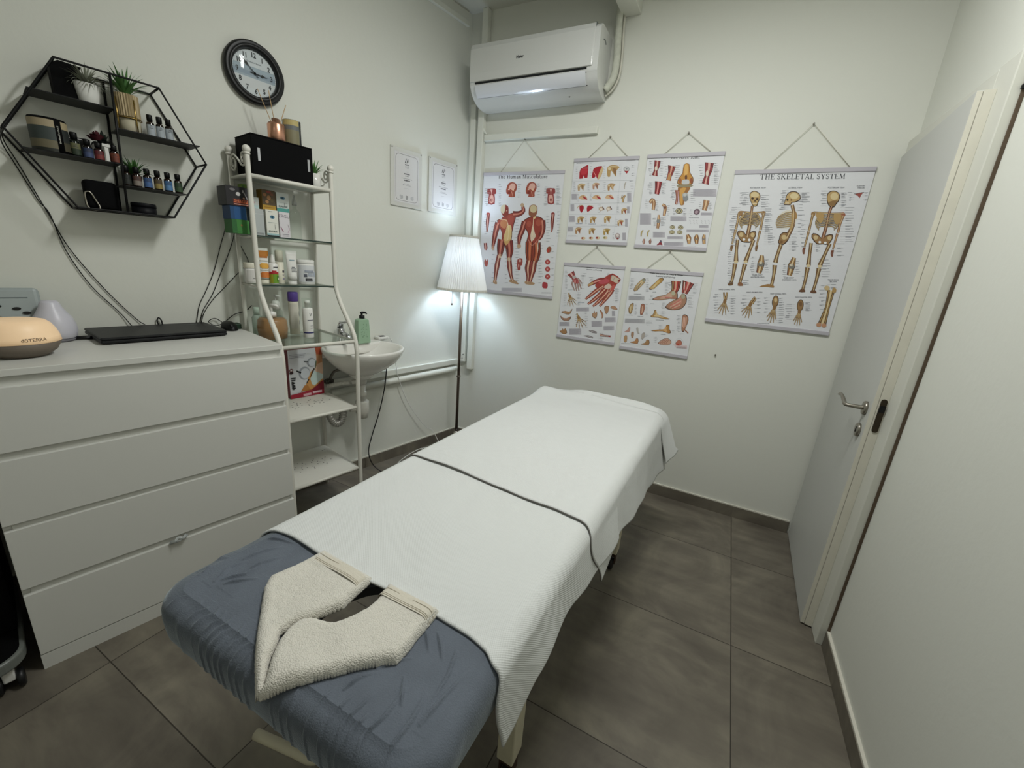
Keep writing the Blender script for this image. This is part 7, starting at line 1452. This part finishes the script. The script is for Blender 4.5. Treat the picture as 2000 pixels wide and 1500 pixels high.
    for t_, x, y, sz in (('HAND (DORSAL VIEW)', 168, 1150, 11), ('HAND (PALMAR VIEW)', 352, 1168, 11), ('FOOT (DORSAL VIEW)', 510, 1178, 11), ('FOOT (PLANTAR VIEW)', 678, 1200, 11), ('KNEE JOINT', 372, 1055, 13), ('(ANTERIOR VIEW)', 372, 1068, 12), ('KNEE JOINT', 580, 1073, 13), ('(POSTERIOR VIEW)', 582, 1086, 12), ('FEMUR CROSS', 874, 1085, 12), ('SECTION', 874, 1097, 12), ('AUDITORY', 1060, 462, 12), ('OSSICLES', 1060, 475, 12)): A.text(t_, x, y, sz, '5f6068', .02, .95)
    A.k = 1; A.poly([(1020, 515), (1050, 505), (1075, 500), (1060, 520), (1050, 540), (1040, 525)], '9a5048', 2); A.stroke([(1012, 512), (1080, 500)], 3, '5a5a5c')
    for a in ((310, 500, 580, 7, 50, -1), (395, 515, 590, 6, 56, 1), (560, 485, 585, 10, 40, -1), (665, 500, 560, 8, 60, 1), (555, 585, 610, 3, 46, -1), (830, 490, 590, 7, 44, -1), (930, 500, 590, 9, 40, 1), (232, 600, 850, 18, 50, -1), (420, 610, 760, 12, 54, 1), (440, 770, 840, 6, 50, 1), (195, 880, 1100, 15, 26, -1), (640, 620, 760, 6, 50, 1), (600, 780, 880, 10, 44, 1), (690, 690, 860, 7, 40, -1), (955, 600, 830, 14, 70, 1), (900, 840, 920, 4, 50, 1), (800, 950, 1060, 7, 60, 1), (700, 1060, 1130, 4, 40, -1), (350, 930, 1040, 9, 30, -1), (425, 950, 1030, 6, 26, 1), (560, 980, 1060, 7, 26, -1), (625, 960, 1040, 7, 34, 1), (440, 1090, 1120, 2, 40, -1), (275, 1085, 1110, 3, 44, 1), (110, 1180, 1300, 8, 36, -1), (195, 1190, 1300, 8, 34, 1), (300, 1190, 1290, 6, 44, -1), (370, 1200, 1290, 5, 34, 1), (440, 1200, 1290, 6, 28, -1), (515, 1200, 1360, 12, 40, 1), (600, 1240, 1340, 8, 44, -1), (690, 1230, 1280, 5, 44, 1), (815, 1120, 1270, 7, 36, -1), (860, 1110, 1140, 3, 50, 1), (280, 850, 860, 2, 20, 1), (1000, 500, 550, 4, 30, -1), (1085, 500, 550, 3, 26, 1), (270, 500, 570, 5, 24, -1), (650, 560, 600, 3, 34, 1), (760, 850, 890, 4, 30, 1)): A.labels(*a, col='9a9ca2')
    A.words(370, 1368, 460, 1, 6, '7d7f86', 3)
chart('largest chart, three brown skeletons under a big title, beside the door', -.097, .488, 1.145, 1.930, (.200, 2.123), [(220, 350), (1170, 328), (842, 1447), (22, 1357)], skeleton)
# small nail on the bare wall under the charts
g = G(); g.cyl((0, 0, 0), .004, 0, .010, 10, M=Matrix.Translation((-.006, YB-.0005, .963)) @ Matrix.Rotation(PI/2, 4, 'X')); single(g, 'wall_nail', mat('nail_dark', '5a564c', .5), 'tiny dark nail in the bare back wall below the foot chart', 'nail', (-.006, YB-.005, .963))
